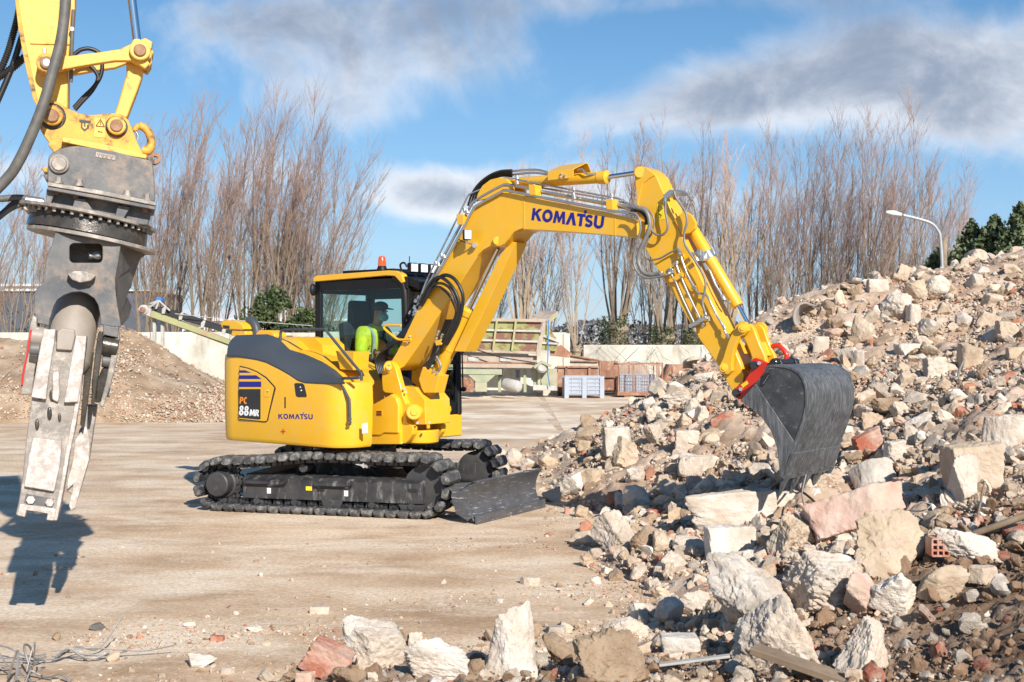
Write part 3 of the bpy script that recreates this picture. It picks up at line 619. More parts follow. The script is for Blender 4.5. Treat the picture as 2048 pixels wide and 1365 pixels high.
# ---- mid-size individual pieces, sharing meshes
MIDM = []
for i in range(26):
    kind = ['chunk', 'chunk', 'round', 'slab', 'block', 'chunk'][i % 6]; V, Fc = rockv(3, 300 + i, kind, .05)
    me = bpy.data.meshes.new('rock_piece'); me.from_pydata(V.tolist(), [], Fc.tolist()); me.shade_smooth(); me.set_sharp_from_angle(angle=rad(28)); MIDM.append((kind, me))
MCOL = {}
def mid_mesh(i, col):
    if (i, col) not in MCOL:
        me = MIDM[i][1].copy(); me.materials.clear(); me.materials.append(M['r_' + col]); MCOL[(i, col)] = me
    return MCOL[(i, col)]
STOPW = ('the', 'of', 'on', 'at', 'in', 'a', 'near', 'and', 'to', 'with', 'left', 'right', 'above', 'below', 'under', 'behind', 'beside', 'just', 'by', 'upper', 'lower', 'middle', 'round', 'brown', 'white', 'tan', 'grey', 'beige', 'from', 'its', 'big', 'long'); USED = set(); cnt = 0; tries = 0; placed = [(h[0], h[1], max(h[2], h[3]) * .5) for h in HEROES]
pick = ['white'] * 20 + ['grey'] * 17 + ['tan'] * 19 + ['beige'] * 22 + ['brown'] * 7 + ['pink'] * 6 + ['brick'] * 6 + ['dark'] * 2
while cnt < 178 and tries < 9000:
    tries += 1; px = random.uniform(1000, 2060); py = random.uniform(520, 1385)
    if random.random() < .18: px = random.uniform(560, 1300); py = random.uniform(1290, 1385)
    p = hit(px, py)
    if p is None or p[2] < .03 or p[1] > 26: continue
    s = 17 + 34 * random.random() ** 2.2
    if any((px - a) ** 2 + (py - b) ** 2 < (c * .8 + s * .35) ** 2 for a, b, c in placed): continue
    placed.append((px, py, s * .5)); i = random.randrange(26); col = random.choice(pick); kind = MIDM[i][0]
    W = s / F * p[1] * random.uniform(.9, 1.25)
    o = bpy.data.objects.new('stone', mid_mesh(i, col)); COL.objects.link(o)
    o.location = (p[0], p[1] + W * .1, p[2] + W * .12); o.rotation_euler = (random.uniform(-.7, .7), random.uniform(-.7, .7), random.uniform(0, 6.28))
    sc = (random.uniform(.85, 1.25), random.uniform(.8, 1.1), random.uniform(.6, .95) if kind != 'slab' else 1.1); o.scale = [W * q for q in sc]
    # say which one: size, colour, shape and the nearest landmark stone
    size = 'tiny' if s < 20 else 'small' if s < 27 else 'medium' if s < 36 else 'large'; noun = {'chunk': 'chunk', 'round': 'rounded stone', 'slab': 'flat shard', 'block': 'block'}[kind]
    for hx in sorted(HEROES, key=lambda h: (px - h[0]) ** 2 + (py - h[1]) ** 2)[:6]:
        ddx, ddy = px - hx[0], py - hx[1]; side = ('right of' if ddx > 0 else 'left of') if abs(ddx) > abs(ddy) else ('below' if ddy > 0 else 'above')
        short = hx[4].replace(',', '').split()[:10]
        while short[-1] in STOPW: short = short[:-1]
        lab = f"{size} {COLN[col]} {noun} {side} the {' '.join(short)}"; lab = lab.split()[:16]
        while lab[-1] in STOPW: lab = lab[:-1]
        lab = ' '.join(lab)
        if lab not in USED: break
    USED.add(lab)
    tag(o, ' '.join(lab.split()[:16]), 'stone', 'broken stones lying in the rubble heap'); cnt += 1

# ---- the uncountable small rubble: real stones joined into stuff objects
PAL = np.array([(.66, .59, .51), (.52, .46, .395), (.50, .395, .29), (.60, .50, .40), (.35, .255, .18), (.58, .42, .34), (.46, .18, .11), (.72, .70, .66)])
def scatter(name, n, samp, smin, smax, pw, pal_w, seed, m='rubble', sub=1, rough=.13, hfun=None, sink=.15, label=None, flat=.75, tint=None):
    r = np.random.default_rng(seed); X, Y = samp(r, n); n = len(X)
    u = r.random(n); s = (smin ** (1 - pw) + u * (smax ** (1 - pw) - smin ** (1 - pw))) ** (1 / (1 - pw))   # px in the 2048 wide frame
    S = s / F * Y; Z = hfun(X, Y)
    T = []; 
    for i in range(14): V, Fc = rockv(sub, seed * 50 + i, ['chunk', 'block', 'chunk', 'slab'][i % 4] if sub > 1 else 'chunk', rough); T.append(V)
    T = np.array(T); ti = r.integers(0, 14, n); V = T[ti] * (S[:, None, None] * np.stack([r.uniform(.8, 1.4, n), r.uniform(.8, 1.3, n), r.uniform(flat * .7, flat * 1.2, n)], 1)[:, None, :])
    q = r.normal(size=(n, 4)) * vv((.9, .4, .4, 1)); q /= np.linalg.norm(q, axis=1, keepdims=True); w, x, y, z = q.T
    R = np.stack([1 - 2 * (y * y + z * z), 2 * (x * y - z * w), 2 * (x * z + y * w), 2 * (x * y + z * w), 1 - 2 * (x * x + z * z), 2 * (y * z - x * w), 2 * (x * z - y * w), 2 * (y * z + x * w), 1 - 2 * (x * x + y * y)], 1).reshape(n, 3, 3)
    V = np.einsum('nij,nvj->nvi', R, V) + np.stack([X, Y, Z + S * sink], 1)[:, None, :]
    nv = V.shape[1]; Fa = (Fc[None] + (np.arange(n) * nv)[:, None, None]).reshape(-1, 3)
    ci = r.choice(len(PAL), n, p=np.array(pal_w) / sum(pal_w)); c = PAL[ci] * r.uniform(.8, 1.15, n)[:, None]
    if tint is not None: c = tint(X, Y, c)
    c = c * .8 * vv((1.03, .97, .90)) + .2 * vv((.52, .41, .31)); c = np.repeat(c, nv, 0)
    o = np_mesh(name, V.reshape(-1, 3), Fa, m, 'stuff', cols=c, smooth=False); o['label'] = label or 'small broken stones'; return o
M['rubble'] = mat('rubble_bits', (1, 1, 1), (.72, .70, .67), 22, .93, bump=.006, bscale=40, rnd=False, attr='Col', spec=.25)
def samp_heap(r, n):
    k = r.uniform(-.32, .62, n * 3); Y = np.exp(r.uniform(math.log(3.6), math.log(25), n * 3)); X = k * Y; h = hgrid(X, Y)
    pr = np.where(h > .05, 1, np.where(h > -.03, .30, 0)); pr = np.where((Y < 8) & (X < .9) & (h > .02), .5, pr)
    clay = fbm(np.stack([X * .8, Y * .8, X * 0], 1), 2, 71); pr = pr * np.clip(1.2 + 1.1 * clay, .5, 1)
    pr = pr * np.where((k < .045) & (Y > 12), .35, 1)
    nc = np.clip((X - 1.5) / .8, 0, 1) * np.clip((8.4 - Y) / 1.2, 0, 1); nc = np.maximum(nc, .8 * np.clip((7.6 - Y) / .5, 0, 1)); pr = pr * (1 - .85 * nc)
    m_ = r.random(n * 3) < pr; return X[m_][:n], Y[m_][:n]
hz = lambda X, Y: np.maximum(hgrid(X, Y), 0)
W0 = (20, 20, 20, 22, 10, 5, 6, 10)
def samp_stones(r, n):
    X, Y = samp_heap(r, n * 2); k = r.random(len(X)) < np.where(Y > 13.5, .32, 1.0); return X[k][:n], Y[k][:n]
def clay_tint(X, Y, c):
    nc = np.clip((X - 1.5) / .8, 0, 1) * np.clip((8.8 - Y) / 1.2, 0, 1); nc = np.maximum(nc, np.clip((8.0 - Y) / 1.0, 0, 1) * .6)
    f = (np.random.default_rng(5).random(len(X)) < nc * .93)[:, None]; return np.where(f, vv((.20, .12, .068)) * (c.mean(1, keepdims=True) * .8 + .7), c)
scatter('rubble_stones', 4000, samp_stones, 14, 42, 1.9, W0, 11, sub=3, rough=.075, hfun=hz, sink=.22, tint=clay_tint, label='fist sized broken stones covering the rubble heap')
scatter('rubble_gravel', 8500, samp_heap, 6, 14, 2.2, W0, 12, sub=2, rough=.10, hfun=hz, sink=.25, tint=clay_tint, label='coarse rubble gravel between the stones of the heap')
scatter('rubble_chippings', 33000, samp_heap, 3.5, 8, 2.2, W0, 22, sub=1, rough=.14, hfun=hz, sink=.3, tint=clay_tint, label='small stone chippings between the stones of the heap')
scatter('rubble_grit', 30000, samp_heap, 1.8, 4.5, 2.0, (18, 18, 20, 20, 10, 8, 11, 10), 13, hfun=hz, sink=.5, tint=clay_tint, label='fine grit and brick crumbs on the rubble heap')
def samp_yard(r, n):
    px = r.uniform(-40, 1500, n * 10); py = 1365 - 480 * r.random(n * 10) ** 1.6; Y = EYE * F / (py - CY); X = (px - CX) / F * Y; h = hgrid(X, Y)
    d = np.clip((px - 700) / 700, 0, 1) ** 1.3 * .9 + .05; d = np.maximum(d, np.exp(-((py - 1275) / 28.) ** 2) * .5 * (px < 720)); d = np.where(h > .02, 0, d) * np.where((py < 1075) & (px < 1080), .08, 1)
    cl = fbm(np.stack([X * 1.3, Y * 1.3, X * 0], 1), 3, 5); d = d * np.clip(.45 + 1.5 * cl, .05, 1)
    m_ = r.random(n * 10) < d; return X[m_][:n], Y[m_][:n]
z0 = lambda X, Y: np.zeros(len(X))
scatter('yard_grit', 6000, samp_yard, 2.0, 15, 2.7, (10, 12, 14, 12, 22, 6, 7, 6), 14, hfun=z0, sink=.12, flat=.55, label='scattered grit, clods and brick crumbs on the yard', sub=2, rough=.1)

# ================================================================== gravel heap on the left
def LH(x, y):
    n = fbm(np.stack([x * .5, y * .5, x * 0], 1), 3, 3)
    prof = np.interp(x, [-26, -20, -15.6, -13.9, -12.4, -11, -10.4, -9.6, -8.9, -7.9, -7.0, -6.3], [0, 1.6, 2.0, 2.0, 1.75, 2.25, 2.28, 1.95, 1.5, .95, .4, -.1])
    c = np.where(x < -12.4, 34.6, 33.4); d = (y - c); a = np.clip(1 - np.abs(d) / np.where(d < 0, 4.3, 5.5), -.3, 1)
    a = np.where(a > 0, a ** .85, a); front = .32 * np.clip(1 - ((y - 30.6) / 1.6) ** 2, 0, 1) * (x < -6.6)
    return np.where(a > 0, prof * a + front * np.clip(prof, 0, 1) + .09 * n * np.clip(prof, 0, 1), prof.clip(0) * a * .6 - .05)
nx, ny = 330, 150; gx = np.linspace(-27, -6, nx); gy = np.linspace(28, 40, ny); GX, GY = np.meshgrid(gx, gy)
gz = LH(GX.ravel(), GY.ravel()); PG = np.stack([GX.ravel(), GY.ravel(), gz], 1); PG[:, 2] += (.04 * fbm(PG * 3.2, 3, 8) - .02) * (gz > -.02)
cols = np.tile(vv((1.0, .92, .82)), (len(PG), 1)); grid_mesh('gravel_heap_soil', PG, ny, nx, PG[:, 2] > -.03, 'soil', 'stuff', cols=cols, label='brown screened soil ridge of the gravel heap in front of the wall')
def samp_left(r, n):
    X = r.uniform(-26, -6.4, n * 3); Y = r.uniform(28.6, 35.5, n * 3); h = LH(X, Y)
    low = np.clip(1.25 - h, .05, 1) ** 1.5; cl = fbm(np.stack([X * .6, Y * .6, X * 0], 1), 3, 15); pr = np.where(h > -.02, np.clip(low + .5 * cl, .05, 1), 0)
    m_ = r.random(n * 3) < pr; return X[m_][:n], Y[m_][:n]
scatter('heap_gravel', 15000, samp_left, 2.4, 6.5, 2.5, (18, 10, 22, 20, 12, 8, 9, 8), 15, hfun=lambda X, Y: LH(X, Y), sink=.2, label='crushed concrete and brick gravel on the left heap')
# ================================================================== the compact excavator
EX = vv((-1.85, 14.7, 0))
th = rad(38); UX, UY = cos(th), -sin(th); NX, NY = sin(th), cos(th)
def U(a, b, z): return vv((EX[0] + a * UX + b * NX, EX[1] + a * UY + b * NY, z))
def trp(px, py, b, u=(UX, UY), n=(NX, NY)):
    k = (px - CX) / F; x0 = EX[0] + b * n[0]; y0 = EX[1] + b * n[1]; a = (k * y0 - x0) / (u[0] - k * u[1]); Y = y0 + a * u[1]
    return a, EYE - (py - CY) / F * Y
def P(px, py, b): a, z = trp(px, py, b); return U(a, b, z)
uvec = vv((UX, UY, 0)); nvec = vv((NX, NY, 0)); zvec = vv((0, 0, 1))
def pr(mb, pts, bt, b0, b1):
    az_ = [trp(x, y, bt) for x, y in pts]; return mb.prism([U(a, b0, z) for a, z in az_], [U(a, b1, z) for a, z in az_])
def prb(name, m, pts, bt, b0, b1, parent, bevel=.006, **k): return pr(MB(), pts, bt, b0, b1).build(name, m, parent, bevel=bevel, **k)
ex = empty('excavator', tuple(EX), 'yellow compact crawler excavator with its bucket down on the rubble heap', 'excavator')

# ---------- undercarriage
t2 = rad(15.6); u2 = (cos(t2), -sin(t2)); n2 = (sin(t2), cos(t2)); u2v = vv((*u2, 0)); n2v = vv((*n2, 0))
def V2(a, b, z): return vv((EX[0] + a * u2[0] + b * n2[0], EX[1] + a * u2[1] + b * n2[1], z))
def tr2(px, py, b): return trp(px, py, b, u2, n2)
BO = -1.16
aR = tr2(381, 968, BO)[0]; aF = tr2(899, 960, BO)[0]
rR, rF = .300, .345
def loop_pts(n):
    # belt line (inner side of the pads), a bit of sag on top
    c0 = (aR + rR, .303); c1 = (aF - rF, .350); P_ = []
    P_ += [(c0[0] + (rR - .08) * cos(t), c0[1] + (rR - .08) * sin(t)) for t in np.linspace(rad(92), rad(268), 24)]
    P_ += [(x, .083) for x in np.linspace(c0[0] + .12, c1[0] - .12, 40)]
    P_ += [(c1[0] + (rF - .08) * cos(t), c1[1] + (rF - .08) * sin(t)) for t in np.linspace(rad(-88), rad(84), 24)]
    xs_ = np.linspace(c1[0] - .06, c0[0] + .05, 40); z1, z0_ = c1[1] + rF - .08, c0[1] + rR - .08
    P_ += [(x, z0_ + (z1 - z0_) * ((x - xs_[-1]) / (xs_[0] - xs_[-1])) + .035 * sin(pi * (x - xs_[-1]) / (xs_[0] - xs_[-1])) - .012 * sin(3 * pi * (x - xs_[-1]) / (xs_[0] - xs_[-1]))) for x in xs_]
    P_ = np.array(P_ + [P_[0]]); s = np.r_[0, np.cumsum(np.linalg.norm(np.diff(P_, axis=0), axis=1))]
    q = np.linspace(0, s[-1], n, endpoint=False); return np.stack([np.interp(q, s, P_[:, 0]), np.interp(q, s, P_[:, 1])], 1), s[-1]
NSH = 46
pts, TL = loop_pts(NSH); pitch = TL / NSH
def make_pad():
    mb = MB(); h = pitch * .485; w = .225; t0, t1 = .0, .083
    # rounded block with chamfered ends, raised in the middle
    sec = [(-h * .72, t0), (-h, t1 * .38), (-h * .96, t1 * .66), (-h * .60, t1), (h * .60, t1), (h * .96, t1 * .66), (h, t1 * .38), (h * .72, t0)]
    rows = []
    for y, sh, zz in ((-w, .72, .55), (-w + .035, 1, .93), (-.06, 1, 1), (.06, 1, 1), (w - .035, 1, .93), (w, .72, .55)):
        rows.append([(x * sh, y, t0 + (z - t0) * zz) for x, z in sec])
    mb.grid(rows, closed=True); mb.add(rows[0], [tuple(range(8))]); mb.add(rows[-1], [tuple(range(8))])
    return mb
pad_me = None
def track(b, label):
    tr = MB()
    for k in range(NSH):   # chain links inside the belt
        p = pts[k]; q = pts[(k + 1) % NSH]; d = (q - p) / np.linalg.norm(q - p); nrm = vv((d[1], -d[0])); m = p - nrm * .0
        axx = u2v * d[0] + zvec * d[1]; axz = u2v * nrm[0] + zvec * nrm[1]
        for o_ in (-.06, .06):
            tr.box(V2(p[0], b + o_, p[1]) - axz * .028, (pitch * .40, .014, .024), (axx, n2v, axz))
            tr.cyl(V2(p[0] , b + o_ * 1.5 , p[1]) - axz * .030, V2(p[0], b + o_ * .6, p[1]) - axz * .030, .018, 8)
        if k % 1 == 0: tr.box(V2(p[0], b, p[1]) - axz * .004, (pitch * .30, .20, .006), (axx, n2v, axz))
    t = tr.build('crawler_track', 'track_frame', ex, label=label)
    global pad_me
    for k in range(NSH):
        p = pts[k]; a = pts[k - 1]; c = pts[(k + 1) % NSH]; d = (c - a) / np.linalg.norm(c - a); nrm = vv((d[1], -d[0]))
        if pad_me is None:
            o = make_pad().build('track_pad', 'track', t, bevel=.007); pad_me = o.data
        else:
            o = bpy.data.objects.new('track_pad', pad_me); COL.objects.link(o); o.parent = t
            q = o.modifiers.new('bevel', 'BEVEL'); q.width = .007; q.segments = 2; q.limit_method = 'ANGLE'; q.harden_normals = True
        ax = u2v * d[0] + zvec * d[1]; az2 = u2v * nrm[0] + zvec * nrm[1]; ay = np.cross(az2, ax)
        w = V2(p[0], b, p[1]) - EX
        Mx = Matrix(((ax[0], ay[0], az2[0], w[0]), (ax[1], ay[1], az2[1], w[1]), (ax[2], ay[2], az2[2], w[2]), (0, 0, 0, 1)))
        if o.data is pad_me and k == 0 and 'pad0' not in globals():
            globals()['pad0'] = True
            for v_ in pad_me.vertices: v_.co = v_.co + Vector(EX)      # builder moved it to the machine's origin
        o.matrix_local = Mx
    return t
trk = track(BO + .225, 'dusty near side track with rubber pads'); trk2 = track(-BO - .225, 'far side track with rubber pads')
c0 = (aR + rR, .303); c1 = (aF - rF, .350)
for sgn in (-1, 1):
    bo = sgn * 1.16; bi = lambda d: sgn * (1.16 - d)
    mb = MB()   # side frame beam
    z0_, z1_ = .155, .40
    sec = [(bi(.09), z0_), (bi(.09), z1_ - .03), (bi(.14), z1_), (bi(.34), z1_ + .02), (bi(.36), z0_)]
    a0, a1 = c0[0] + .30, c1[0] + .02
    mb.prism([V2(a0, b, z) for b, z in sec], [V2(a1, b, z) for b, z in sec]); fr = mb.build('track_frame', 'track_frame', ex, bevel=.008)
    for (s0, s1) in ((a0 + .04, a0 + .55), (a0 + .88, a0 + 1.33)):
        mb = MB(); mb.prism([V2(s0, bi(.03), z1_ - .045), V2(s1, bi(.03), z1_ - .045), V2(s1, bi(.12), z1_ + .004), V2(s0, bi(.12), z1_ + .004)], [V2(s0, bi(.03), z1_ - .075), V2(s1 - .05, bi(.03), z1_ - .075), V2(s1 - .05, bi(.12), z1_ - .13), V2(s0, bi(.12), z1_ - .13)])
        mb.build('step', 'track_frame', fr, bevel=.005)
    if sgn < 0:
        for s0 in (a0 + .32, a0 + 1.24):
            MB().box(V2(s0, bi(.088), .245), (.022, .003, .03), (u2v, n2v, zvec)).build('sticker', 'whited', fr)
        MB().box(V2(a0 + .80, bi(.088), .285), (.035, .003, .022), (u2v, n2v, zvec)).build('sticker', 'sticker', fr)
        MB().box(V2(a0 + .84 + .1, bi(.087), .30), (.045, .004, .045), (u2v, n2v, zvec)).build('frame_opening', 'blackm', fr, bevel=.01)
        MB().box(V2(a1 - .12, bi(.087), .30), (.055, .004, .018), (u2v, n2v, zvec)).build('grease_slot', 'blackm', fr, bevel=.008)
    # final drive with cover, sprocket
    mb = MB(); mb.lathe(V2(c0[0], bi(.27), .30), n2v * sgn, [(0, .21), (.06, .21), (.06, .18), (.09, .165), (.10, .145), (.22, .14), (.235, .125), (.237, .04)], 28)
    dr = mb.build('final_drive', 'dark', ex, bevel=.004)
    for i in range(12):
        w = 2 * pi * i / 12; c = V2(c0[0] + .185 * cos(w), bi(.20), .30 + .185 * sin(w)); MB().cyl(c, c + n2v * sgn * .025, .014, 6).build('bolt', 'dark', dr)
    mb = MB(); N_ = 18
    for i in range(N_):
        w = 2 * pi * i / N_; c = V2(c0[0] + .215 * cos(w), bi(.23), .30 + .215 * sin(w)); mb.box(c, (.03, .02, .022), (u2v * cos(w) + zvec * sin(w), n2v, -u2v * sin(w) + zvec * cos(w)))
    mb.build('sprocket', 'dark', ex)
    mb = MB(); mb.lathe(V2(c1[0], bi(.33), .335), n2v * sgn, [(0, .18), (.02, .225), (.06, .225), (.07, .19), (.13, .19), (.14, .225), (.16, .225), (.165, .12), (.17, .06)], 28); mb.build('idler_wheel', 'dark', ex)
    for i in range(5):
        a = a0 + .16 + i * (a1 - a0 - .30) / 4
        if i == 2:
            mb = MB(); mb.prism([V2(a - .13, bi(.08), .17), V2(a + .13, bi(.08), .17), V2(a + .09, bi(.08), .065), V2(a - .09, bi(.08), .065)], [V2(a - .13, bi(.12), .17), V2(a + .13, bi(.12), .17), V2(a + .09, bi(.12), .065), V2(a - .09, bi(.12), .065)]); mb.build('track_guide', 'dark', ex, bevel=.006)
        mb = MB(); mb.lathe(V2(a, bi(.34), .125), n2v * sgn, [(0, .07), (.04, .075), (.05, .06), (.15, .06), (.16, .075), (.20, .07), (.215, .045), (.25, .035)], 16); mb.build('track_roller', 'dark', ex)
    mb = MB(); mb.cyl(V2(c0[0] + 1.0, bi(.32), .50), V2(c0[0] + 1.0, bi(.14), .50), .05, 14, ch=.008); mb.build('carrier_roller', 'dark', ex)
    mb = MB(); mb.prism([V2(a1 - .30, bi(.11), .15), V2(a1 + .03, bi(.11), .15), V2(a1 - .01, bi(.11), .07), V2(a1 - .25, bi(.11), .07)], [V2(a1 - .30, bi(.13), .15), V2(a1 + .03, bi(.13), .15), V2(a1 - .01, bi(.13), .07), V2(a1 - .25, bi(.13), .07)]); mb.build('rock_guard', 'dark', ex, bevel=.006)
mb = MB()   # car body: X frame
mb.lathe(V2(0, 0, .30), zvec, [(0, .62), (.28, .50), (.36, .48), (.40, .52), (.44, .52)], 28)
for sx in (-1, 1):
    for sy in (-1, 1):
        mb.prism([V2(sx * .25, sy * .30, .30), V2(sx * .62, sy * .82, .24), V2(sx * .62, sy * .82, .42), V2(sx * .25, sy * .30, .52)], [V2(sx * .60, sy * .10, .30), V2(sx * .98, sy * .82, .24), V2(sx * .98, sy * .82, .40), V2(sx * .60, sy * .10, .52)])
mb.build('car_body', 'track_frame', ex, bevel=.01)
# ---------- dozer blade
bl0 = vv((-.44, 12.98)); bl1 = vv((.29, 14.3)); bd = (bl1 - bl0) / np.linalg.norm(bl1 - bl0); bn = vv((bd[1], -bd[0]))     # bn: forward, away from the tracks
def BL(s, t, z): q = bl0 + bd * s + bn * t; return vv((q[0], q[1], z))
LB = np.linalg.norm(bl1 - bl0)
prof = [(-.03 + .11 * ((z - .24) / .24) ** 2, z) for z in np.linspace(.03, .44, 12)]
mb = MB(); mb.grid([[BL(0, t, z) for t, z in prof], [BL(LB, t, z) for t, z in prof]])
bl = mb.build('dozer_blade', 'blade', ex, solid=.022, bevel=.003)
for s in (0, LB):
    mb = MB(); Q = [(.06, .44), (-.18, .41), (-.22, .28), (-.16, .10), (-.02, .03)] + [(t, z) for t, z in prof][1:]
    mb.prism([BL(s - .012, t, z) for t, z in Q], [BL(s + .012, t, z) for t, z in Q]); mb.build('side_plate', 'blade', bl, bevel=.003)
mb = MB(); mb.box(BL(LB / 2, .085, .045), (LB / 2 + .015, .012, .05), (vv((*bd, 0)), vv((*bn, 0)), zvec)); mb.build('cutting_edge', 'blade', bl, bevel=.004)
mb = MB()
for s in (LB / 2 - .42, LB / 2 + .42):
    e = BL(s, -.06, .22); q = V2(.62, (s - LB / 2) * .95, .30); mb.cyl(q, e, .07, 4, r1=.085)
q = BL(LB / 2, -.10, .24); mb.box(q, (.5, .05, .10), (vv((*bd, 0)), vv((*bn, 0)), zvec)); mb.build('blade_arm', 'dark', bl, bevel=.006)
mb = MB(); mb.cyl(V2(.55, 0, .42), BL(LB / 2, -.12, .34), .05, 14); mb.build('blade_cylinder', 'dark', ex)

# ---------- upper structure
Z0 = .755
ucar = MB()
plan = [(-1.02, 1.02)] + [(-1.5 * cos(rad(w)), 1.5 * sin(rad(w))) for w in np.linspace(42, -42, 14)]
rr = [(-1.06, -1.03), (-.98, -1.065), (-.5, -1.08), (.0, -1.08), (.4, -1.08), (.60, -1.077)] + [(.62 + .31 * sin(rad(w)), -.765 - .31 * cos(rad(w))) for w in np.linspace(8, 90, 9)] + [(.93, -.66)]
low = [(455, 711), (475, 711), (495, 714), (515, 718), (533, 723), (559, 736), (580, 748), (596, 759), (611, 764), (640, 765), (689, 765)]
up = [(474, 672), (500, 671), (535, 670), (548, 674), (559, 680), (580, 701), (611, 710), (645, 725), (673, 743), (684, 754), (689, 760)]
lowa = [trp(x, y, -1.08) for x, y in low]; upa = [trp(x, y, -.74) for x, y in up]
def ztop(a): return float(np.interp(a, [q[0] for q in lowa], [q[1] for q in lowa]))
rr2 = []      # resample the side finely
for i in range(len(rr) - 1):
    k = max(1, int(math.hypot(rr[i + 1][0] - rr[i][0], rr[i + 1][1] - rr[i][1]) / .07))
    for j in range(k): rr2.append((rr[i][0] + (rr[i + 1][0] - rr[i][0]) * j / k, rr[i][1] + (rr[i + 1][1] - rr[i][1]) * j / k))
rr2.append(rr[-1])
def shell(path, zt, name, m, parent, **k):
    rows = []
    n = len(path)
    for f in [0, .02, .05, .30, .34, .6, .9, 1.0]:
        row = []
        for i, (a, b) in enumerate(path):
            c = vv((a, b)); t = vv(path[min(i + 1, n - 1)]) - vv(path[max(i - 1, 0)]); t /= np.linalg.norm(t); nn = vv((t[1], -t[0]))  # outward on this winding
            if np.dot(nn, c) < 0: nn = -nn
            z = Z0 + (zt(a, b) - Z0) * f
            ins = .03 if f == 0 else (.018 if f == .02 else (.012 if f == .05 else (.004 if f == .30 else (0 if f < .95 else .008))))
            q = c - nn * ins; row.append(U(q[0], q[1], z))
        rows.append(row)
    mb = MB(); mb.grid(rows); return mb.build(name, m, parent, solid=.02, bevel=.004, **k)
def zcw(a, b): return ztop(-1.06) - .0
cw = shell(plan + [(-1.075, -1.015)], zcw, 'counterweight', 'yellow', ex)
side = shell(rr2, lambda a, b: ztop(a) if a < .52 else ztop(.52), 'side_cover', 'yellow', ex)
# rounded rear corner line: the counterweight rises in a slanted cheek beside the grey cover
mb = MB(); az_ = trp(474, 671, -.74)
mb.prism([U(-1.085, -1.02, ztop(-1.06)), U(-1.13, -.98, ztop(-1.06)), U(az_[0] - .06, -.72, az_[1] + .012), U(az_[0] + .01, -.72, az_[1] + .012)], [U(-1.40, -.5, ztop(-1.06)), U(-1.5, .1, ztop(-1.06)), U(az_[0] - .28, .2, az_[1] + .0), U(az_[0] - .05, .2, az_[1])])
mb.build('counterweight_cheek', 'yellow', ex, bevel=.015)
# dark grey hood cover lofted from the side line to the top line
rows = []
for t in np.linspace(0, 1, 9):
    row = []
    for (a0_, z0__), (a1_, z1__) in zip(lowa, upa):
        bul = .045 * sin(pi * t); b = -1.082 + (.34) * t - bul * .9; row.append(U(a0_ + (a1_ - a0_) * t, b, z0__ + (z1__ - z0__) * t + bul * .55))
    rows.append(row)
rows.insert(0, [U(a, -1.075, z - .02) for a, z in lowa])
mb = MB(); mb.grid(rows); mb.build('hood_cover', 'grey_cover', ex, solid=.018, bevel=.003, ang=50)
# yellow hood under and behind the cover
mb = MB(); Q = [(a, z - .02) for a, z in upa] + [(upa[-1][0], Z0 + .1), (upa[0][0], Z0 + .1)]
mb.prism([U(a, -.76, z) for a, z in Q], [U(a, .06, z) for a, z in Q]); mb.build('engine_hood', 'yellow', ex, bevel=.008)
MB().box(U(-.20, 0, Z0 + .07), (.88, .98, .06), (uvec, nvec, zvec)).build('upper_frame', 'yellow', ex, bevel=.01)
# stepped yellow deck ahead of the hood
prb('deck_box', 'yellow', [(566, 675), (630, 676), (645, 690), (650, 738), (630, 730), (590, 708)], -.40, -.40, -.05, ex)
prb('deck_panel', 'yellow', [(578, 700), (600, 701), (640, 713), (668, 733), (690, 755), (706, 762), (706, 800), (600, 780)], -.62, -.62, -.38, ex)
prb('tool_box', 'yellow', [(671, 702), (708, 704), (706, 741), (680, 739)], -.66, -.66, -.42, ex)
zt_ = ztop(.52); pl2 = [(.30, -1.06), (.60, -1.06), (.80, -1.0), (.90, -.86), (.915, -.66), (.30, -.66)]
MB().prism([U(a, b, zt_ - .06) for a, b in pl2], [U(a, b, zt_ - .003) for a, b in pl2]).build('front_deck', 'yellow', ex, bevel=.004)
pr(MB(), [(757, 861), (800, 863), (800, 889), (740, 889), (738, 868)], -.5, -.5, -.1).build('frame_front', 'yellow', ex, bevel=.006)
mb = MB(); mb.cyl(P(486, 668, -.4) - zvec * .08, P(486, 663, -.4), .045, 12); mb.build('camera_post', 'yellow', ex, bevel=.005)
pod = prb('rear_camera_pod', 'yellow', [(450, 645), (456, 641), (482, 642), (493, 650), (497, 658), (495, 661), (455, 659), (451, 654)], -.4, -.47, -.28, ex, bevel=.015)
prb('camera_lens', 'black', [(455, 651), (468, 652), (468, 658), (457, 657)], -.4, -.478, -.46, pod, bevel=.002)
prb('pod_base', 'yellow', [(472, 662), (497, 663), (499, 672), (470, 672)], -.4, -.46, -.30, ex, bevel=.005)
mb = MB(); mb.tube(spl([P(514, 676, -.3), P(513, 660, -.3), P(509, 649, -.3), P(503, 643, -.3), P(498, 641, -.3)], 5), .054, 18); mb.build('exhaust_pipe', 'grey_cover', ex, ang=60)
prb('filler_cover', 'yellow', [(524, 668), (530, 661), (552, 661), (561, 668), (561, 682), (524, 674)], -.3, -.4, -.2, ex, bevel=.012)
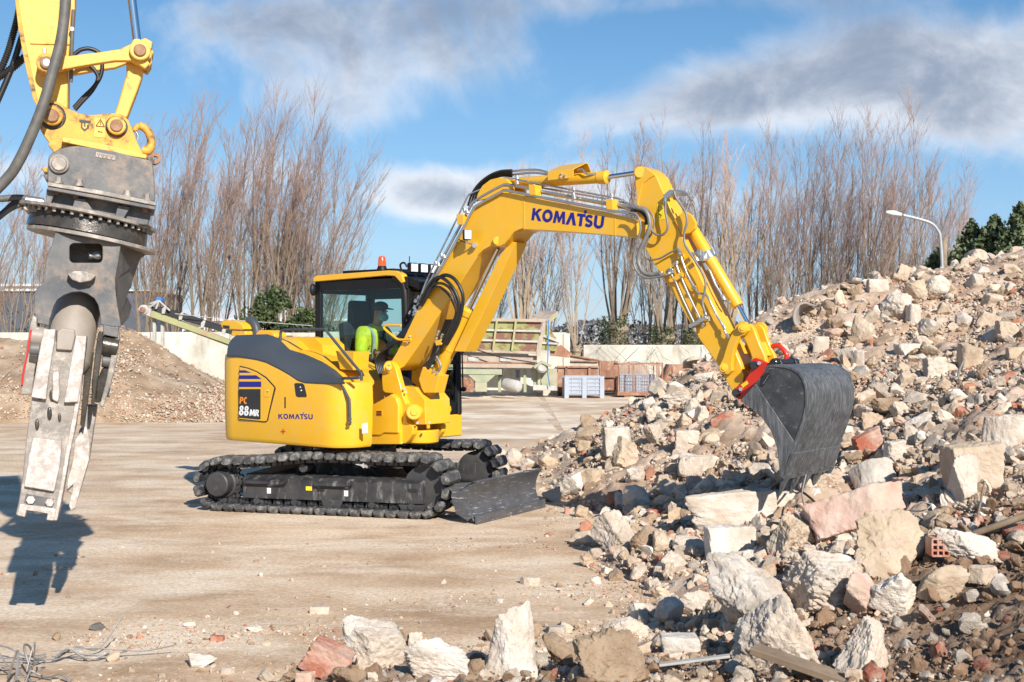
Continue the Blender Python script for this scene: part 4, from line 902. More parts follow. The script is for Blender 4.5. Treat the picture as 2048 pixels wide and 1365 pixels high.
# decals and fittings on the side cover
BS = -1.087
def sp(px, py, e=0): return P(px, py, BS - e)
def plate(name, m, pts_, e0, e1, parent, bevel=0): return pr(MB(), pts_, BS, BS - e1, BS - e0).build(name, m, parent, bevel=bevel)
door = plate('access_door_gasket', 'blackd', [(480, 732), (497, 736), (515, 743), (534, 755), (551, 774), (552, 778), (536, 842), (532, 845), (479, 840), (477, 836)], .000, .006, ex)
plate('access_door', 'yellow', [(480.5, 734.5), (496.5, 738), (514, 745), (532.5, 757.5), (549, 776), (534, 842), (530, 843), (479.5, 838), (478.5, 834)], .0, .011, ex, bevel=.002)
for st in ([(479.5, 741), (492, 741), (504, 746), (479.5, 746)], [(479.3, 751), (514, 751), (524.5, 758.5), (479.3, 758.5)], [(479, 763.5), (524, 763.5), (524, 774.5), (479, 774.5)]): plate('stripe', 'blue', st, .011, .0125, ex)
plate('model_plate', 'blackd', [(478.3, 778.5), (522.6, 778.5), (522.6, 838), (520, 839.6), (479.5, 836)], .011, .0125, ex)
pl_ = plate('latch', 'yellow', [(530, 773), (542, 773.5), (540, 795), (528, 794)], .011, .015, ex, bevel=.002); MB().cyl(sp(536, 781, .013), sp(536, 781, .03), .008, 8).build('latch_button', 'zinc', pl_)
def fm(px0, py0, px1, py1, b, h_px, e0=0):
    """lettering line from (px0,py0) to (px1,py1) on the plane at lateral b; returns map(u,v,e) with u,v in metres"""
    A, B = P(px0, py0, b), P(px1, py1, b); d = (B - A) / np.linalg.norm(B - A); return (lambda u, v, e: A + d * u + (zvec - d * d[2]) * v + nvec * -(e + e0)), np.linalg.norm(B - A)
def letters(txt, name, m, px0, py0, px1, py1, b, hpx, parent, e0=.0, shear=0, gap=.07):
    f, Ln = fm(px0, py0, px1, py1, b, hpx, e0); Yd = P(px0, py0, b)[1]; hm = hpx / F * Yd
    w0 = sum((LET[c][0] + gap) for c in txt) - gap + shear; sxx = Ln / (w0 * hm); mb, _ = text_mb(txt, f, hm, gap, shear, sxx); return mb.build(name, m, parent, recalc=True)
letters('KOMVTSU', 'maker_lettering', 'blue', 557, 838.5, 626, 839.5, BS, 10.5, ex, .0)
letters('PC', 'model_lettering', 'orange', 481, 807.5, 497, 808.5, BS, 13.5, ex, .0125, shear=.12)
letters('88', 'model_lettering', 'whited', 479.5, 830.5, 500, 832, BS, 19, ex, .0125, shear=.1)
letters('MR', 'model_lettering', 'whited', 500.5, 832, 520.5, 833, BS, 13, ex, .0125, shear=.12)
plate('lamp_recess', 'black', [(589, 768), (592, 766.5), (605, 767), (609, 771), (614, 791), (613, 795), (596, 795), (592, 792)], .0, .006, ex, bevel=.003)
for y in (775, 781.5): MB().ell(sp(600 + (y - 775) * .3, y, .006), (.013, .006, .013), 10, 6, (uvec, nvec, zvec)).build('indicator_lamp', 'zinc', ex)
plate('slot', 'black', [(569, 794.5), (572, 794.5), (572, 817), (569, 817)], .0, .003, ex)
plate('cross_mark', 'red', [(565.4, 858), (567, 858), (567, 868), (565.4, 868)], .0, .002, ex); plate('cross_mark', 'red', [(561.5, 862.3), (571, 862.3), (571, 863.9), (561.5, 863.9)], .0, .0021, ex)
# handrails
def rail(pts_, b, r=.0165, m='grey_cover', name='handrail', k=4, parent=None):
    mb = MB(); mb.tube(spl([P(x, y, b) for x, y in pts_], k), r, 10); return mb.build(name, m, parent or ex, ang=60)
rail([(561, 682), (561, 672), (562, 664), (567, 660.5), (590, 660), (645, 659), (651, 660), (656, 666), (690, 708), (720, 744), (723, 750), (723, 762)], -.72)
rail([(700, 850), (699.5, 830), (698.5, 802), (696, 795), (681, 766), (679, 760), (684, 757), (700, 757), (718, 756)], -1.0)
rail([(572, 757), (600, 757)], -1.0, .003)
for px, py in ((700, 845), (700, 838)): MB().cyl(P(px, py, -1.03), P(px, py, -.98), .02, 8).build('rail_bolt', 'dark', ex)
# the slewing frame casting right of the cover, boom swing bracket
prb('frame_casting', 'yellow', [(740, 812), (758, 802), (782, 788), (792, 796), (797, 812), (797, 868), (768, 867), (760, 872), (740, 872)], -.52, -.52, -.05, ex, bevel=.02)
prb('caution_plate', 'orange', [(753, 821), (764.5, 821), (764.5, 832), (753, 832)], -.523, -.527, -.51, ex)
for y in (822.5, 825.5, 828.5): prb('caution_print', 'blackd', [(754, y), (763.5, y), (763.5, y + 1.8), (754, y + 1.8)], -.527, -.530, -.526, ex, bevel=0)
prb('white_plate', 'whited', [(726, 848), (735, 846), (736, 866), (727, 868)], -.88, -.9, -.88, ex, bevel=0)
br = [(769, 725), (773, 722.5), (778, 722), (785, 726), (790.5, 735), (800, 770), (806, 794), (812, 808), (828, 811), (836, 817), (837, 826), (834, 832), (812, 832), (813, 843.6), (826, 855), (825, 869), (818, 880), (810, 888), (802, 888), (801, 874), (800, 850), (799, 810), (794, 796), (784, 788), (769, 786), (765, 781), (763, 760), (764, 744)]
sb = prb('swing_bracket', 'yellow', br, -.46, -.46, -.38, ex, bevel=.012)
prb('bracket_cheek', 'yellow', br, -.46, .02, .09, sb, bevel=.012)
prb('bracket_web', 'yellow', [(792, 780), (800, 772), (830, 775), (850, 800), (852, 850), (812, 850), (803, 800)], -.38, -.385, .03, sb, bevel=.01)
mb = MB(); mb.cyl(P(778, 735, -.475), P(778, 735, -.455), .060, 22, ch=.006); mb.cyl(P(778, 735, -.50), P(778, 735, -.47), .036, 18, ch=.005); mb.build('pivot_pin', 'yellow', sb)
for dx, dy in ((-4, 2), (1, 4), (3, -4)): MB().cyl(P(776 + dx, 733 + dy, -.51), P(776 + dx, 733 + dy, -.49), .011, 6).build('pin_bolt', 'zinc', sb)
mb = MB(); mb.cyl(P(828, 824.5, -.50), P(828, 824.5, .12), .085, 26, ch=.01); mb.build('cylinder_lug', 'yellow', sb)
mb = MB(); mb.cyl(P(828, 824.5, -.51), P(828, 824.5, -.49), .040, 12, ch=.004); mb.build('lug_pin', 'yellow', sb)
mb = MB(); q = P(843, 870, -.18); mb.lathe((q[0], q[1], .775), zvec, [(0, .17), (.015, .19), (.14, .20), (.15, .19)], 28); mb.build('kingpost', 'yellow', ex, bevel=.004)
for px, py in ((835, 846), (859, 845), (808, 778), (812, 784), (803, 886)): MB().cyl(P(px, py, -.475), P(px, py, -.45), .014, 6).build('bracket_bolt', 'zinc', sb)
mb = MB()
for i in range(7):
    mb.tube(spl([P(796 + i * 3, 750 + i * 1.2, -.30 + i * .03), P(803 + i * 3.2, 760 + i, -.30 + i * .03), P(812 + i * 3, 772, -.32 + i * .03)], 4), .016, 7)
mb.build('hose_bundle', 'blackm', ex)

# ---------- boom
BN, BF = -.38, -.06
boomp = [(783, 722), (793, 706), (804, 685), (830, 630), (856, 579), (878, 538), (905, 490), (930, 444), (938, 431), (950, 417), (968, 403), (988, 392), (1003, 386), (1030, 387), (1060, 394), (1140, 410.5), (1211, 425), (1262, 437), (1280, 447), (1287, 458), (1283, 469),
         (1272, 476), (1232, 472), (1162, 466), (1088, 461), (1060, 460), (1041, 459), (1030, 464), (1021, 475), (1011, 488), (999, 493), (982, 492.5), (968, 500), (957, 511), (925, 560), (900, 596), (860, 658), (836, 694), (814, 725), (808, 733), (793, 742), (784, 738)]
boom = prb('boom', 'yellow', boomp, BN, BN, BF, ex, bevel=.006)
# reinforcing doubler by the cylinder eye
prb('boom_doubler', 'yellow', [(957, 511), (968, 500), (982, 492.5), (999, 493), (1011, 488), (1021, 475), (1030, 464), (1041, 459), (1050, 456), (1030, 455), (1008, 458), (990, 468), (975, 483), (964, 497)], BN, BN - .012, BN, boom, bevel=.003)
mb = MB(); mb.cyl(P(994, 482, BN - .02), P(994, 482, BN), .042, 18, ch=.004); mb.build('eye_pin', 'yellow', boom)
for seam in ([(1047, 392), (1049, 392), (1049, 459.5), (1047, 459.5)], [(1229, 430), (1231, 430), (1231, 471.5), (1229, 471.5)]):
    prb('weld_seam', 'yellow', seam, BN, BN - .004, BN, boom, bevel=.001)
# lettering on the boom
letters('KOMVTSU', 'maker_lettering', 'blue', 1063, 440.5, 1206, 458.5, BN, 24.5, boom, .0, gap=.06)
mb = MB(); mb.cyl(P(1284, 459, BN - .015), P(1284, 459, BF + .015), .075, 26, ch=.006); mb.build('arm_pivot', 'yellow', boom)
# boom cylinder between bracket lug and boom eye
A = P(839, 822, -.22); Bt = P(938, 618, -.22); Cc = P(996, 498, -.22)
mb = MB(); mb.lathe(A, Bt - A, [(0.0, .055), (.05, .075), (.08, .078), (np.linalg.norm(Bt - A) - .07, .078), (np.linalg.norm(Bt - A) - .07, .088), (np.linalg.norm(Bt - A) - .01, .088), (np.linalg.norm(Bt - A), .07)], 26)
bc = mb.build('boom_cylinder', 'yellow', ex)
mb = MB(); mb.cyl(Bt, Cc, .027, 20); mb.build('cylinder_rod', 'chrome', bc)
for f in (.33, .62):
    q = A + (Bt - A) * f; d = (Bt - A) / np.linalg.norm(Bt - A); MB().cyl(q - d * .012, q + d * .012, .083, 24).build('cylinder_band', 'yellow', bc, bevel=.002)
mb = MB()   # guard over the rod: side plate and front plate folded from one sheet
gp = [(1021, 483), (1031, 485), (1023, 503), (965, 630), (929, 704), (908, 703), (944, 625), (998, 514)]
pr(mb, gp, -.30, -.30, -.10); mb.build('rod_guard', 'yellow', bc, bevel=.004)
prb('guard_bracket', 'yellow', [(848, 734), (867, 747), (881, 751), (872, 786), (850, 786), (845, 776), (840, 759)], -.34, -.36, -.20, bc, bevel=.005)
mb = MB()
mb.tube(spl([P(880, 690, -.34), P(873, 712, -.34), P(878, 722, -.34), P(881, 735, -.34), P(874, 748, -.34)], 5), .013, 8)
mb.build('cylinder_pipe', 'silver_hose', bc)
for p_ in ((878, 662), (886, 668), (874, 676), (868, 741), (875, 745), (842, 800)): MB().cyl(P(p_[0], p_[1], -.36), P(p_[0] - 4, p_[1] + 9, -.34), .017, 8, ch=.003).build('hose_fitting', 'zinc', bc)
prb('pipe_clamp', 'yellow', [(872, 682), (884, 679), (886, 690), (874, 692)], -.36, -.38, -.28, bc)
# lamp on the boom
mb = MB(); q = P(934, 470, BN - .11); mb.box(q + nvec * .012 + uvec * -.012, (.042, .028, .055), (uvec, nvec, zvec)); lm = mb.build('work_lamp', 'black', boom, bevel=.014)
fdir = vv((.35, -.93, 0)); fx = vv((.93, .35, 0)); MB().box(q + fdir * .03 , (.037, .008, .048), (fx, fdir, zvec)).build('lamp_lens', 'lens', lm, bevel=.01)
mb = MB(); mb.tube([q - zvec * .055, P(933, 485, BN - .10), P(943, 488, BN - .05), P(949, 490, BN + .01)], .010, 8); mb.cyl(P(949, 491, BN - .05), P(949, 491, BN), .026, 12); mb.build('lamp_bracket', 'zinc', lm)
mb = MB(); mb.tube(spl([P(914, 476, BN), P(922, 482, BN - .05), P(930, 485, BN - .08)], 4), .005, 6); mb.build('lamp_cable', 'blackm', lm)
# arm cylinder on top of the boom
cb = -.22
prb('cylinder_mount', 'yellow', [(966, 404), (970, 390), (979, 374), (995, 362), (1012, 358), (1026, 360), (1036, 372), (1040, 390)], cb, -.34, -.29, boom, bevel=.004)
prb('cylinder_mount', 'yellow', [(966, 404), (970, 390), (979, 374), (995, 362), (1012, 358), (1026, 360), (1036, 372), (1040, 390)], cb, -.15, -.10, boom, bevel=.004)
A = P(1010, 368, cb); B2 = P(1216, 354.5, cb); C2 = P(1278, 345.5, -.205); Ln = np.linalg.norm(B2 - A)
mb = MB(); mb.lathe(A, B2 - A, [(0, .045), (.03, .058), (Ln - .10, .058), (Ln - .10, .066), (Ln - .01, .066), (Ln, .05)], 24); ac = mb.build('arm_cylinder', 'yellow', ex)
mb = MB(); mb.cyl(B2, C2, .0235, 18); mb.build('cylinder_rod', 'chrome', ac)
# folded sheet guard above it
g0 = [P(1096, 344, -.38), P(1146, 343, -.38)]
a0_, z0__ = trp(1096, 344, -.38); a1_, z1__ = trp(1147, 344, -.38)
mb = MB()
prof2 = [(-.38, z0__ - .085), (-.38, z0__), (-.16, z0__ + .085), (-.13, z0__ + .08), (-.07, z0__ - .0)]
mb.grid([[U(a0_, b, z) for b, z in prof2], [U(a1_, b, z) for b, z in prof2]]); mb.build('hose_guard', 'yellow', ac, solid=.008, bevel=.001, ang=20)
for px, py in ((1121, 354), (1131, 355), (1123, 347), (1130, 350)): MB().cyl(P(px, py, -.40), P(px, py, -.375), .012, 6).build('guard_bolt', 'zinc', ac)
mb = MB(); mb.tube(spl([P(1155, 341, -.30), P(1164, 339, -.30), P(1172, 348, -.30), P(1186, 349, -.28), P(1196, 348, -.26)], 4), .010, 8); mb.build('cylinder_pipe', 'zinc', ac)
# steel pipes along the boom
def pipe(pts_, b, r, m='zinc', name='steel_pipe', k=2, n=8, parent=None, wob=0):
    Q = spl([P(x, y, (b if not hasattr(b, '__len__') else b[i])) for i, (x, y) in enumerate(pts_)], k); mb = MB(); mb.tube(Q, r, n); return mb.build(name, m, parent or boom, ang=60)
M['tube'] = mat('galvanised_tube', (.50, .50, .50), (.42, .42, .43), 8, .28, metal=.75)
pipe([(838, 604), (846, 580), (856, 556), (870, 526), (900, 466), (931, 402), (937, 391), (945, 386), (980, 371), (1003, 359), (1012, 357), (1030, 359), (1100, 372), (1200, 391), (1235, 397), (1250, 404), (1266, 413)], -.30, .0095, 'tube')
pipe([(846, 588), (862, 560), (884, 520), (915, 462), (942, 411), (950, 402), (980, 384), (1003, 372), (1012, 369), (1030, 372), (1120, 390), (1215, 407), (1262, 414), (1276, 418)], -.34, .0145, 'tube')
pipe([(852, 592), (870, 556), (890, 524), (920, 470), (945, 422), (956, 410), (985, 394), (1003, 384), (1012, 381), (1055, 390), (1140, 406), (1210, 419), (1250, 426), (1270, 430)], BN - .03, .0145, 'tube')
pipe([(1058, 372), (1130, 384), (1205, 397), (1258, 408)], -.20, .0095, 'tube'); pipe([(1072, 384), (1150, 398), (1225, 412), (1270, 421)], -.24, .012, 'tube')
for (x, y) in ((1070, 380), (1224, 409), (926, 439)):
    c = P(x, y, BN + .03); prb('pipe_clamp', 'yellow', [(x - 8, y - 10), (x + 6, y - 9), (x + 7, y + 12), (x - 6, y + 11)], BN, BN - .045, BN + .06, boom, bevel=.004)
for x, y in ((1034, 356), (1034, 366), (1147, 379), (1147, 390), (1148, 396), (1223, 392), (1223, 400), (872, 527), (877, 530), (883, 511), (888, 514), (929, 421), (934, 424), (1068, 374), (1222, 413), (1063, 386)):
    MB().cyl(P(x - 1, y - 4, BN - .02), P(x + 1, y + 4, BN - .02), .019, 8, ch=.004).build('pipe_fitting', 'zinc', boom)
# black corrugated hoses round the boom heel
def hose(pts_, b, r, m='blackm', name='hydraulic_hose', rings=0, parent=None, k=8, n=10):
    Q = spl([P(x, y, (b if not hasattr(b, '__len__') else b[i])) for i, (x, y) in enumerate(pts_)], k)
    if rings:
        Q = np.array(Q); s = np.r_[0, np.cumsum(np.linalg.norm(np.diff(Q, axis=0), axis=1))]; m_ = int(s[-1] / .0095); q = np.linspace(0, s[-1], m_); Q = [vv((np.interp(t, s, Q[:, 0]), np.interp(t, s, Q[:, 1]), np.interp(t, s, Q[:, 2]))) for t in q]
        R = [r * (1 + .10 * (1 if i % 2 else -1)) for i in range(m_)]
    else: R = r
    mb = MB(); mb.tube(Q, R, n); return mb.build(name, m, parent or boom, ang=60)
hb = [-.40, -.44, -.47, -.50, -.50, -.48, -.46, -.42, -.36]
hose([(843, 612), (862, 578), (878, 556), (895, 551), (912, 562), (925, 588), (924, 618), (914, 652), (893, 690)], hb, .019, rings=1)
hose([(840, 606), (856, 574), (870, 558), (884, 556), (903, 572), (916, 597), (918, 622), (908, 655), (888, 690)], hb, .018, rings=1)
hose([(846, 604), (860, 578), (872, 568), (886, 568), (900, 578), (911, 600), (916, 625), (904, 655), (885, 692)], hb, .015)
hose([(850, 604), (862, 583), (874, 574), (884, 576), (898, 588), (908, 606), (911, 628), (900, 656), (880, 690)], hb, .010)
hose([(848, 600), (858, 582), (868, 574), (880, 576), (896, 590), (906, 608), (911, 626), (903, 645), (876, 680)], [x + .02 for x in hb], .007)
for i in range(7):
    o_ = i * 3.2; hose([(846 - o_ * .2, 600 + o_), (832 - o_ * .4, 628 + o_ * .7), (812 - o_ * .6, 668), (786 - o_ * .6, 690 + o_ * .3), (762 + i * 2.4, 706 + o_ * .4), (752 + i * 3.5, 724), (756 + i * 3.2, 745), (764 + i * 4, 762)], [-.33 + .02 * i] * 8, .015, rings=i < 3, parent=ex)
for i in range(5): hose([(905 - i * 3, 640), (893 - i * 3, 672), (884 - i * 3.5, 690), (870 - i * 2, 716), (856 - i * 3, 738)], [-.34 + .02 * i] * 5, .015, parent=ex)
random.seed(3)
mb = MB()
for i in range(26): x, y = random.uniform(828, 850), 590 + random.uniform(0, 38); x -= (y - 600) * .35; mb.cyl(P(x, y, -.36), P(x - 3, y + 7, -.37), .012, 7, ch=.002)
mb.build('hose_manifold', 'zinc', boom)
for i in range(4):
    hose([(936 + i * 6, 412 - i * 3), (944 + i * 6, 388 - i * 2), (958 + i * 6, 368 - i), (978 + i * 5, 352 + i), (1000 + i * 2, 343 + i * 3), (1024, 341 + i * 4)], [-.28 + i * .03] * 6, .0125)
for i in range(2): pipe([(1024, 343 + i * 7), (1060, 340 + i * 6), (1080, 341 + i * 6), (1098, 346 + i * 4)], -.24 + .05 * i, .012, 'tube')
rail([(802, 651), (775, 651), (769.5, 653), (769, 658), (788, 674), (796, 679), (806, 680), (822, 679)], -.42, .014, 'yellow', 'hose_guard_rail', parent=boom)
for px, py in ((820, 673), (815, 685)): MB().cyl(P(px, py, -.41), P(px, py, -.37), .012, 6).build('rail_bolt', 'zinc', boom)

# ---------- arm
AN, AF = -.325, -.095
armp = [(1270, 344), (1271, 338), (1276, 333.5), (1282, 333), (1292, 335.5), (1303, 343), (1312, 352), (1324, 379), (1333, 398), (1344, 427), (1359, 461), (1370, 487), (1385, 519), (1402, 556), (1417, 590), (1440, 637), (1459, 678), (1480, 726), (1488, 752), (1484, 776), (1472, 788), (1463, 781), (1435, 729), (1400, 681), (1366, 622), (1336, 572), (1303, 520), (1288, 492), (1277, 468), (1273, 430), (1274, 386), (1271, 358)]
arm = prb('arm', 'yellow', armp, AN, AN, AF, ex, bevel=.009, seg=3)
# raised edge flange and weld line of the upper plate
prb('arm_doubler', 'yellow', [(1270, 344), (1276, 333.5), (1292, 335.5), (1306, 346), (1311, 351), (1300, 357), (1288, 367), (1283, 380), (1277, 412), (1274, 409), (1274, 386), (1271, 358)], AN, AN - .010, AN, arm, bevel=.004)
for bb in (AN, AF): prb('arm_lug', 'yellow', [(1366, 426), (1372, 423), (1384, 431), (1393, 446), (1392, 458), (1383, 466), (1366, 470), (1350, 440)], bb, bb - .02, bb + .02, arm, bevel=.004)
mb = MB(); mb.cyl(P(1279, 345.5, AN - .03), P(1279, 345.5, AF + .03), .052, 22, ch=.006); mb.build('pivot_pin', 'yellow', arm)
prb('warning_sticker', 'sticker', [(1314, 411), (1325, 409), (1330, 438), (1316, 441)], AN, AN - .003, AN, arm, bevel=0)
mb = MB(); A3 = [P(1317, 424, AN - .005), P(1325.5, 417, AN - .005), P(1317, 411.5, AN - .005)]; mb.tube(A3 + [A3[0]], .003, 4); mb.tube([P(1318, 428, AN - .005), P(1323, 431, AN - .005), P(1320, 436, AN - .005)], .004, 4); mb.build('warning_print', 'blackd', arm)
# bucket cylinder
kb = -.21; A = P(1381, 452, kb); B3 = P(1476, 613, kb); C3 = P(1488, 654, kb); B3b = A + (B3 - A)
Ln = np.linalg.norm(B3 - A)
mb = MB(); mb.lathe(A, B3 - A, [(0, .032), (.04, .050), (.06, .055), (Ln - .012, .055), (Ln, .048)], 24); bk = mb.build('bucket_cylinder', 'yellow', ex)
rodend = P(1495, 648, kb); mb = MB(); mb.cyl(B3, rodend, .024, 18); mb.build('cylinder_rod', 'chrome', bk)
q = A + (B3 - A) * .38; dk = (B3 - A) / Ln; MB().cyl(q - dk * .035, q + dk * .045, .061, 24).build('valve_clamp', 'zinc', bk, bevel=.004)
mb = MB(); mb.box(P(1404, 513, -.30), (.035, .03, .045), (uvec, nvec, zvec)); mb.box(P(1399, 506, -.33), (.02, .02, .03), (uvec, nvec, zvec)); mb.cyl(P(1388, 508, -.33), P(1398, 504, -.33), .013, 8); mb.build('safety_valve', 'zinc', bk, bevel=.004)
mb = MB(); pr(mb, [(1407, 473), (1411, 472), (1426, 498), (1430, 508), (1428, 518), (1420, 520), (1418, 512), (1412, 498)], -.20, -.20, -.17); mb.build('valve_bracket', 'zinc', bk, bevel=.004)
pipe([(1411, 531), (1421, 545), (1431, 570), (1447, 595), (1450, 603)], -.30, .010, 'zinc', parent=bk)
for p_, q_ in (((1408, 527), (1415, 541)), ((1443, 590), (1448, 600)), ((1449, 602), (1461, 605))): MB().cyl(P(*p_, -.30), P(*q_, -.30), .015, 8, ch=.003).build('hose_fitting', 'zinc', bk)
# pipes and fittings of the arm
eb = AN - .045
for a_ in ([(1341, 541), (1344, 552), (1352, 566), (1366, 600), (1390, 650)], [(1352, 526), (1355, 537), (1361, 552), (1380, 596), (1402, 641)], [(1356, 498), (1360, 508), (1374, 548), (1389, 575)], [(1389, 575), (1392, 581), (1398, 587), (1408, 589), (1416, 595), (1424, 611), (1434, 632), (1444, 648), (1452, 668), (1458, 676)]):
    pipe(a_, eb, .0105, 'tube', parent=arm)
for p_, q_ in (((1340, 536), (1346, 548)), ((1337, 543), (1347, 540)), ((1346, 529), (1356, 524)), ((1352, 524), (1354, 530)), ((1360, 551), (1365, 557)), ((1346, 558), (1351, 563)), ((1355, 497), (1361, 506)), ((1358, 508), (1364, 513)), ((1386, 573), (1393, 579)), ((1388, 646), (1392, 653)), ((1398, 636), (1404, 645)), ((1408, 622), (1412, 632)), ((1446, 650), (1450, 660)), ((1453, 668), (1459, 678)), ((1331, 396), (1329, 408)), ((1360, 395), (1366, 404)), ((1378, 393), (1384, 402)), ((1262, 410), (1276, 417)), ((1244, 423), (1258, 427)), ((1474, 683), (1468, 672)), ((1404, 656), (1407, 646)), ((1418, 643), (1416, 634)), ((1390, 664), (1388, 655)), ((1311, 549), (1326, 545)), ((1330, 552), (1340, 546)), ((1383, 506), (1388, 512)), ((1396, 523), (1392, 515))):
    MB().cyl(P(*p_, eb), P(*q_, eb - .005), .0155, 8, ch=.003).build('hose_fitting', 'zinc', arm)
prb('valve_plate', 'zinc', [(1386, 650), (1398, 644), (1420, 632), (1423, 638), (1400, 652), (1388, 657)], AN, AN - .09, AN, arm, bevel=.003)
prb('pipe_clamp', 'yellow', [(1344, 560), (1352, 556), (1366, 545), (1372, 548), (1372, 554), (1356, 564), (1346, 566)], AN, AN - .06, AN, arm, bevel=.003)
prb('pipe_clamp', 'yellow', [(1359, 512), (1368, 508), (1370, 516), (1362, 519)], AN, AN - .05, AN, arm, bevel=.003); prb('pipe_clamp', 'yellow', [(1385, 578), (1395, 572), (1398, 580), (1388, 584)], AN, AN - .05, AN, arm, bevel=.003)
prb('hose_bracket', 'zinc', [(1331, 392), (1345, 380), (1350, 386), (1344, 396), (1334, 397)], AN, AN - .05, AN + .02, arm, bevel=.003)
prb('hose_bracket', 'zinc', [(1347, 388), (1368, 382), (1376, 388), (1368, 393), (1349, 393)], AF, AN + .10, AF + .02, arm, bevel=.003)
hose([(1348, 384), (1352, 396), (1360, 408), (1371, 425), (1374, 445), (1368, 468), (1370, 488), (1378, 503), (1390, 522), (1404, 545), (1411, 565), (1409, 585), (1405, 605), (1410, 625)], eb - .03, .011, 'silver_hose', parent=arm)
hose([(1376, 390), (1384, 404), (1391, 420), (1394, 438), (1396, 452)], AF, .010, 'silver_hose', parent=arm)
hose([(1331, 403), (1331, 425), (1335, 445), (1334, 460), (1325, 470), (1314, 470), (1304, 462), (1301, 450)], eb - .03, .011, 'silver_hose', parent=arm)
hose([(1270, 415), (1286, 415), (1300, 424), (1308, 440), (1306, 458), (1303, 468), (1296, 480), (1290, 498), (1292, 515), (1302, 520), (1320, 517), (1338, 507), (1353, 499)], eb, .009, 'silver_hose', parent=arm)
hose([(1274, 416), (1290, 421), (1298, 436), (1299, 455), (1293, 472), (1284, 492), (1277, 512), (1278, 530), (1288, 546), (1304, 550), (1322, 547)], BN - .07, .0205, 'silver_hose', rings=1, parent=arm)
hose([(1258, 426), (1270, 428), (1279, 440), (1281, 460), (1275, 480), (1269, 505), (1268, 528), (1276, 546), (1293, 556), (1316, 554), (1332, 550)], BN - .09, .011, 'silver_hose', parent=arm)
hose([(1262, 422), (1280, 423), (1292, 436), (1292, 450)], BN - .03, .016, 'blackm', parent=arm)
# linkage
pinT = (1484, 658)
def linkprism(name, pts_, b0, b1, par=None): return prb(name, 'yellow', pts_, (b0 if b0 < 0 else b0), b0, b1, par or ex, bevel=.008)
crv = [(1471, 651), (1479, 644), (1489, 644), (1496, 652), (1496, 662), (1489, 670), (1480, 674), (1471, 690), (1465, 712), (1463, 728), (1464, 742), (1455, 750), (1444, 747), (1438, 736), (1441, 726), (1446, 716), (1452, 696), (1459, 676), (1467, 661)]
lk = linkprism('guide_link', crv, -.40, -.345); prb('guide_link', 'yellow', crv, -.40, -.06, -.01, ex, bevel=.008)
mb = MB(); mb.cyl(P(1485, 657, -.425), P(1485, 657, .0), .042, 20, ch=.006); mb.cyl(P(1447, 736, -.425), P(1447, 736, 0), .040, 20, ch=.006); mb.build('link_pin', 'yellow', lk)
mb = MB(); mb.cyl(P(1485, 657, -.435), P(1485, 657, -.41), .024, 14, ch=.004); mb.cyl(P(1447, 736, -.435), P(1447, 736, -.41), .022, 14, ch=.004); mb.build('pin_end', 'yellow', lk)
mb = MB(); mb.cyl(P(1488, 656, -.30), P(1488, 656, -.11), .055, 20, ch=.006); mb.build('rod_eye', 'yellow', bk)
bl_l = [(1478, 664), (1486, 650), (1500, 648), (1508, 658), (1516, 680), (1530, 712), (1533, 728), (1522, 738), (1508, 732), (1504, 716), (1498, 700), (1490, 682)]
h1 = prb('bucket_link', 'yellow', bl_l, -.33, -.335, -.275, ex, bevel=.012); prb('bucket_link', 'yellow', bl_l, -.33, -.145, -.085, ex, bevel=.012)
prb('link_web', 'yellow', [(1496, 690), (1512, 684), (1524, 712), (1508, 716)], -.33, -.28, -.14, h1)
# red quick coupler
rc = [(1501, 724), (1505, 718), (1511, 716), (1524, 721), (1539, 729), (1532, 740), (1511, 767), (1482, 800), (1472, 797), (1465, 789), (1466, 779), (1474, 773), (1488, 763), (1501, 744)]
cp_ = prb('quick_coupler', 'red', rc, -.40, -.40, -.365, ex, bevel=.006); prb('coupler_cheek', 'red', rc, -.40, -.055, -.02, cp_, bevel=.006)
prb('coupler_body', 'red', [(1510, 730), (1530, 732), (1508, 764), (1480, 794), (1476, 786), (1500, 756)], -.38, -.37, -.05, cp_, bevel=.006)
for x, y in ((1508, 731), (1471.5, 786.5)): MB().cyl(P(x, y, -.43), P(x, y, 0), .036, 18, ch=.004).build('coupler_pin', 'black', cp_)
for x, y in ((1518, 727), (1481, 779)): MB().cyl(P(x, y, -.425), P(x, y, -.40), .018, 6).build('coupler_bolt', 'zinc', cp_)
prb('coupler_label', 'sticker', [(1482, 770), (1494, 762), (1497, 768), (1486, 776)], -.40, -.403, -.399, cp_, bevel=0)
mb = MB(); hc = [(1541, 716), (1544, 708), (1541, 699), (1546, 693), (1556, 692), (1566, 699), (1573, 710), (1572, 719)]; mb.tube(spl([P(x, y, -.12) for x, y in hc], 5), .022, 12); mb.build('lifting_hook', 'red', cp_)
# ---------- bucket
b0k, b1k = -.65, .32
sidep = [(1538, 733), (1555, 733), (1573, 735.5), (1588, 741), (1600, 750), (1608, 765), (1612.5, 784), (1612, 811), (1605, 843), (1592, 880), (1582, 908), (1572, 940), (1566, 955), (1561, 955), (1560, 940), (1555, 896), (1544, 864), (1526, 837), (1503, 817), (1481, 802), (1511, 766)]
bkt = prb('bucket', 'bucket_side', sidep, b0k, b0k, b0k + .025, ex, bevel=.003)
prb('bucket_side', 'bucket', sidep, b0k, b1k - .025, b1k, bkt, bevel=.003)
outer = [(1530, 742), (1538, 732.5), (1555, 732.5), (1573, 735), (1588, 740.5), (1600.5, 750), (1608.5, 765), (1613, 784), (1612.5, 811), (1605.5, 843), (1592.5, 880), (1582.5, 908), (1573, 940), (1566.5, 955)]
oz = [trp(x, y, b0k) for x, y in outer]; ozs = [tuple(q) for q in spl([(a, z, 0) for a, z in oz], 4)]
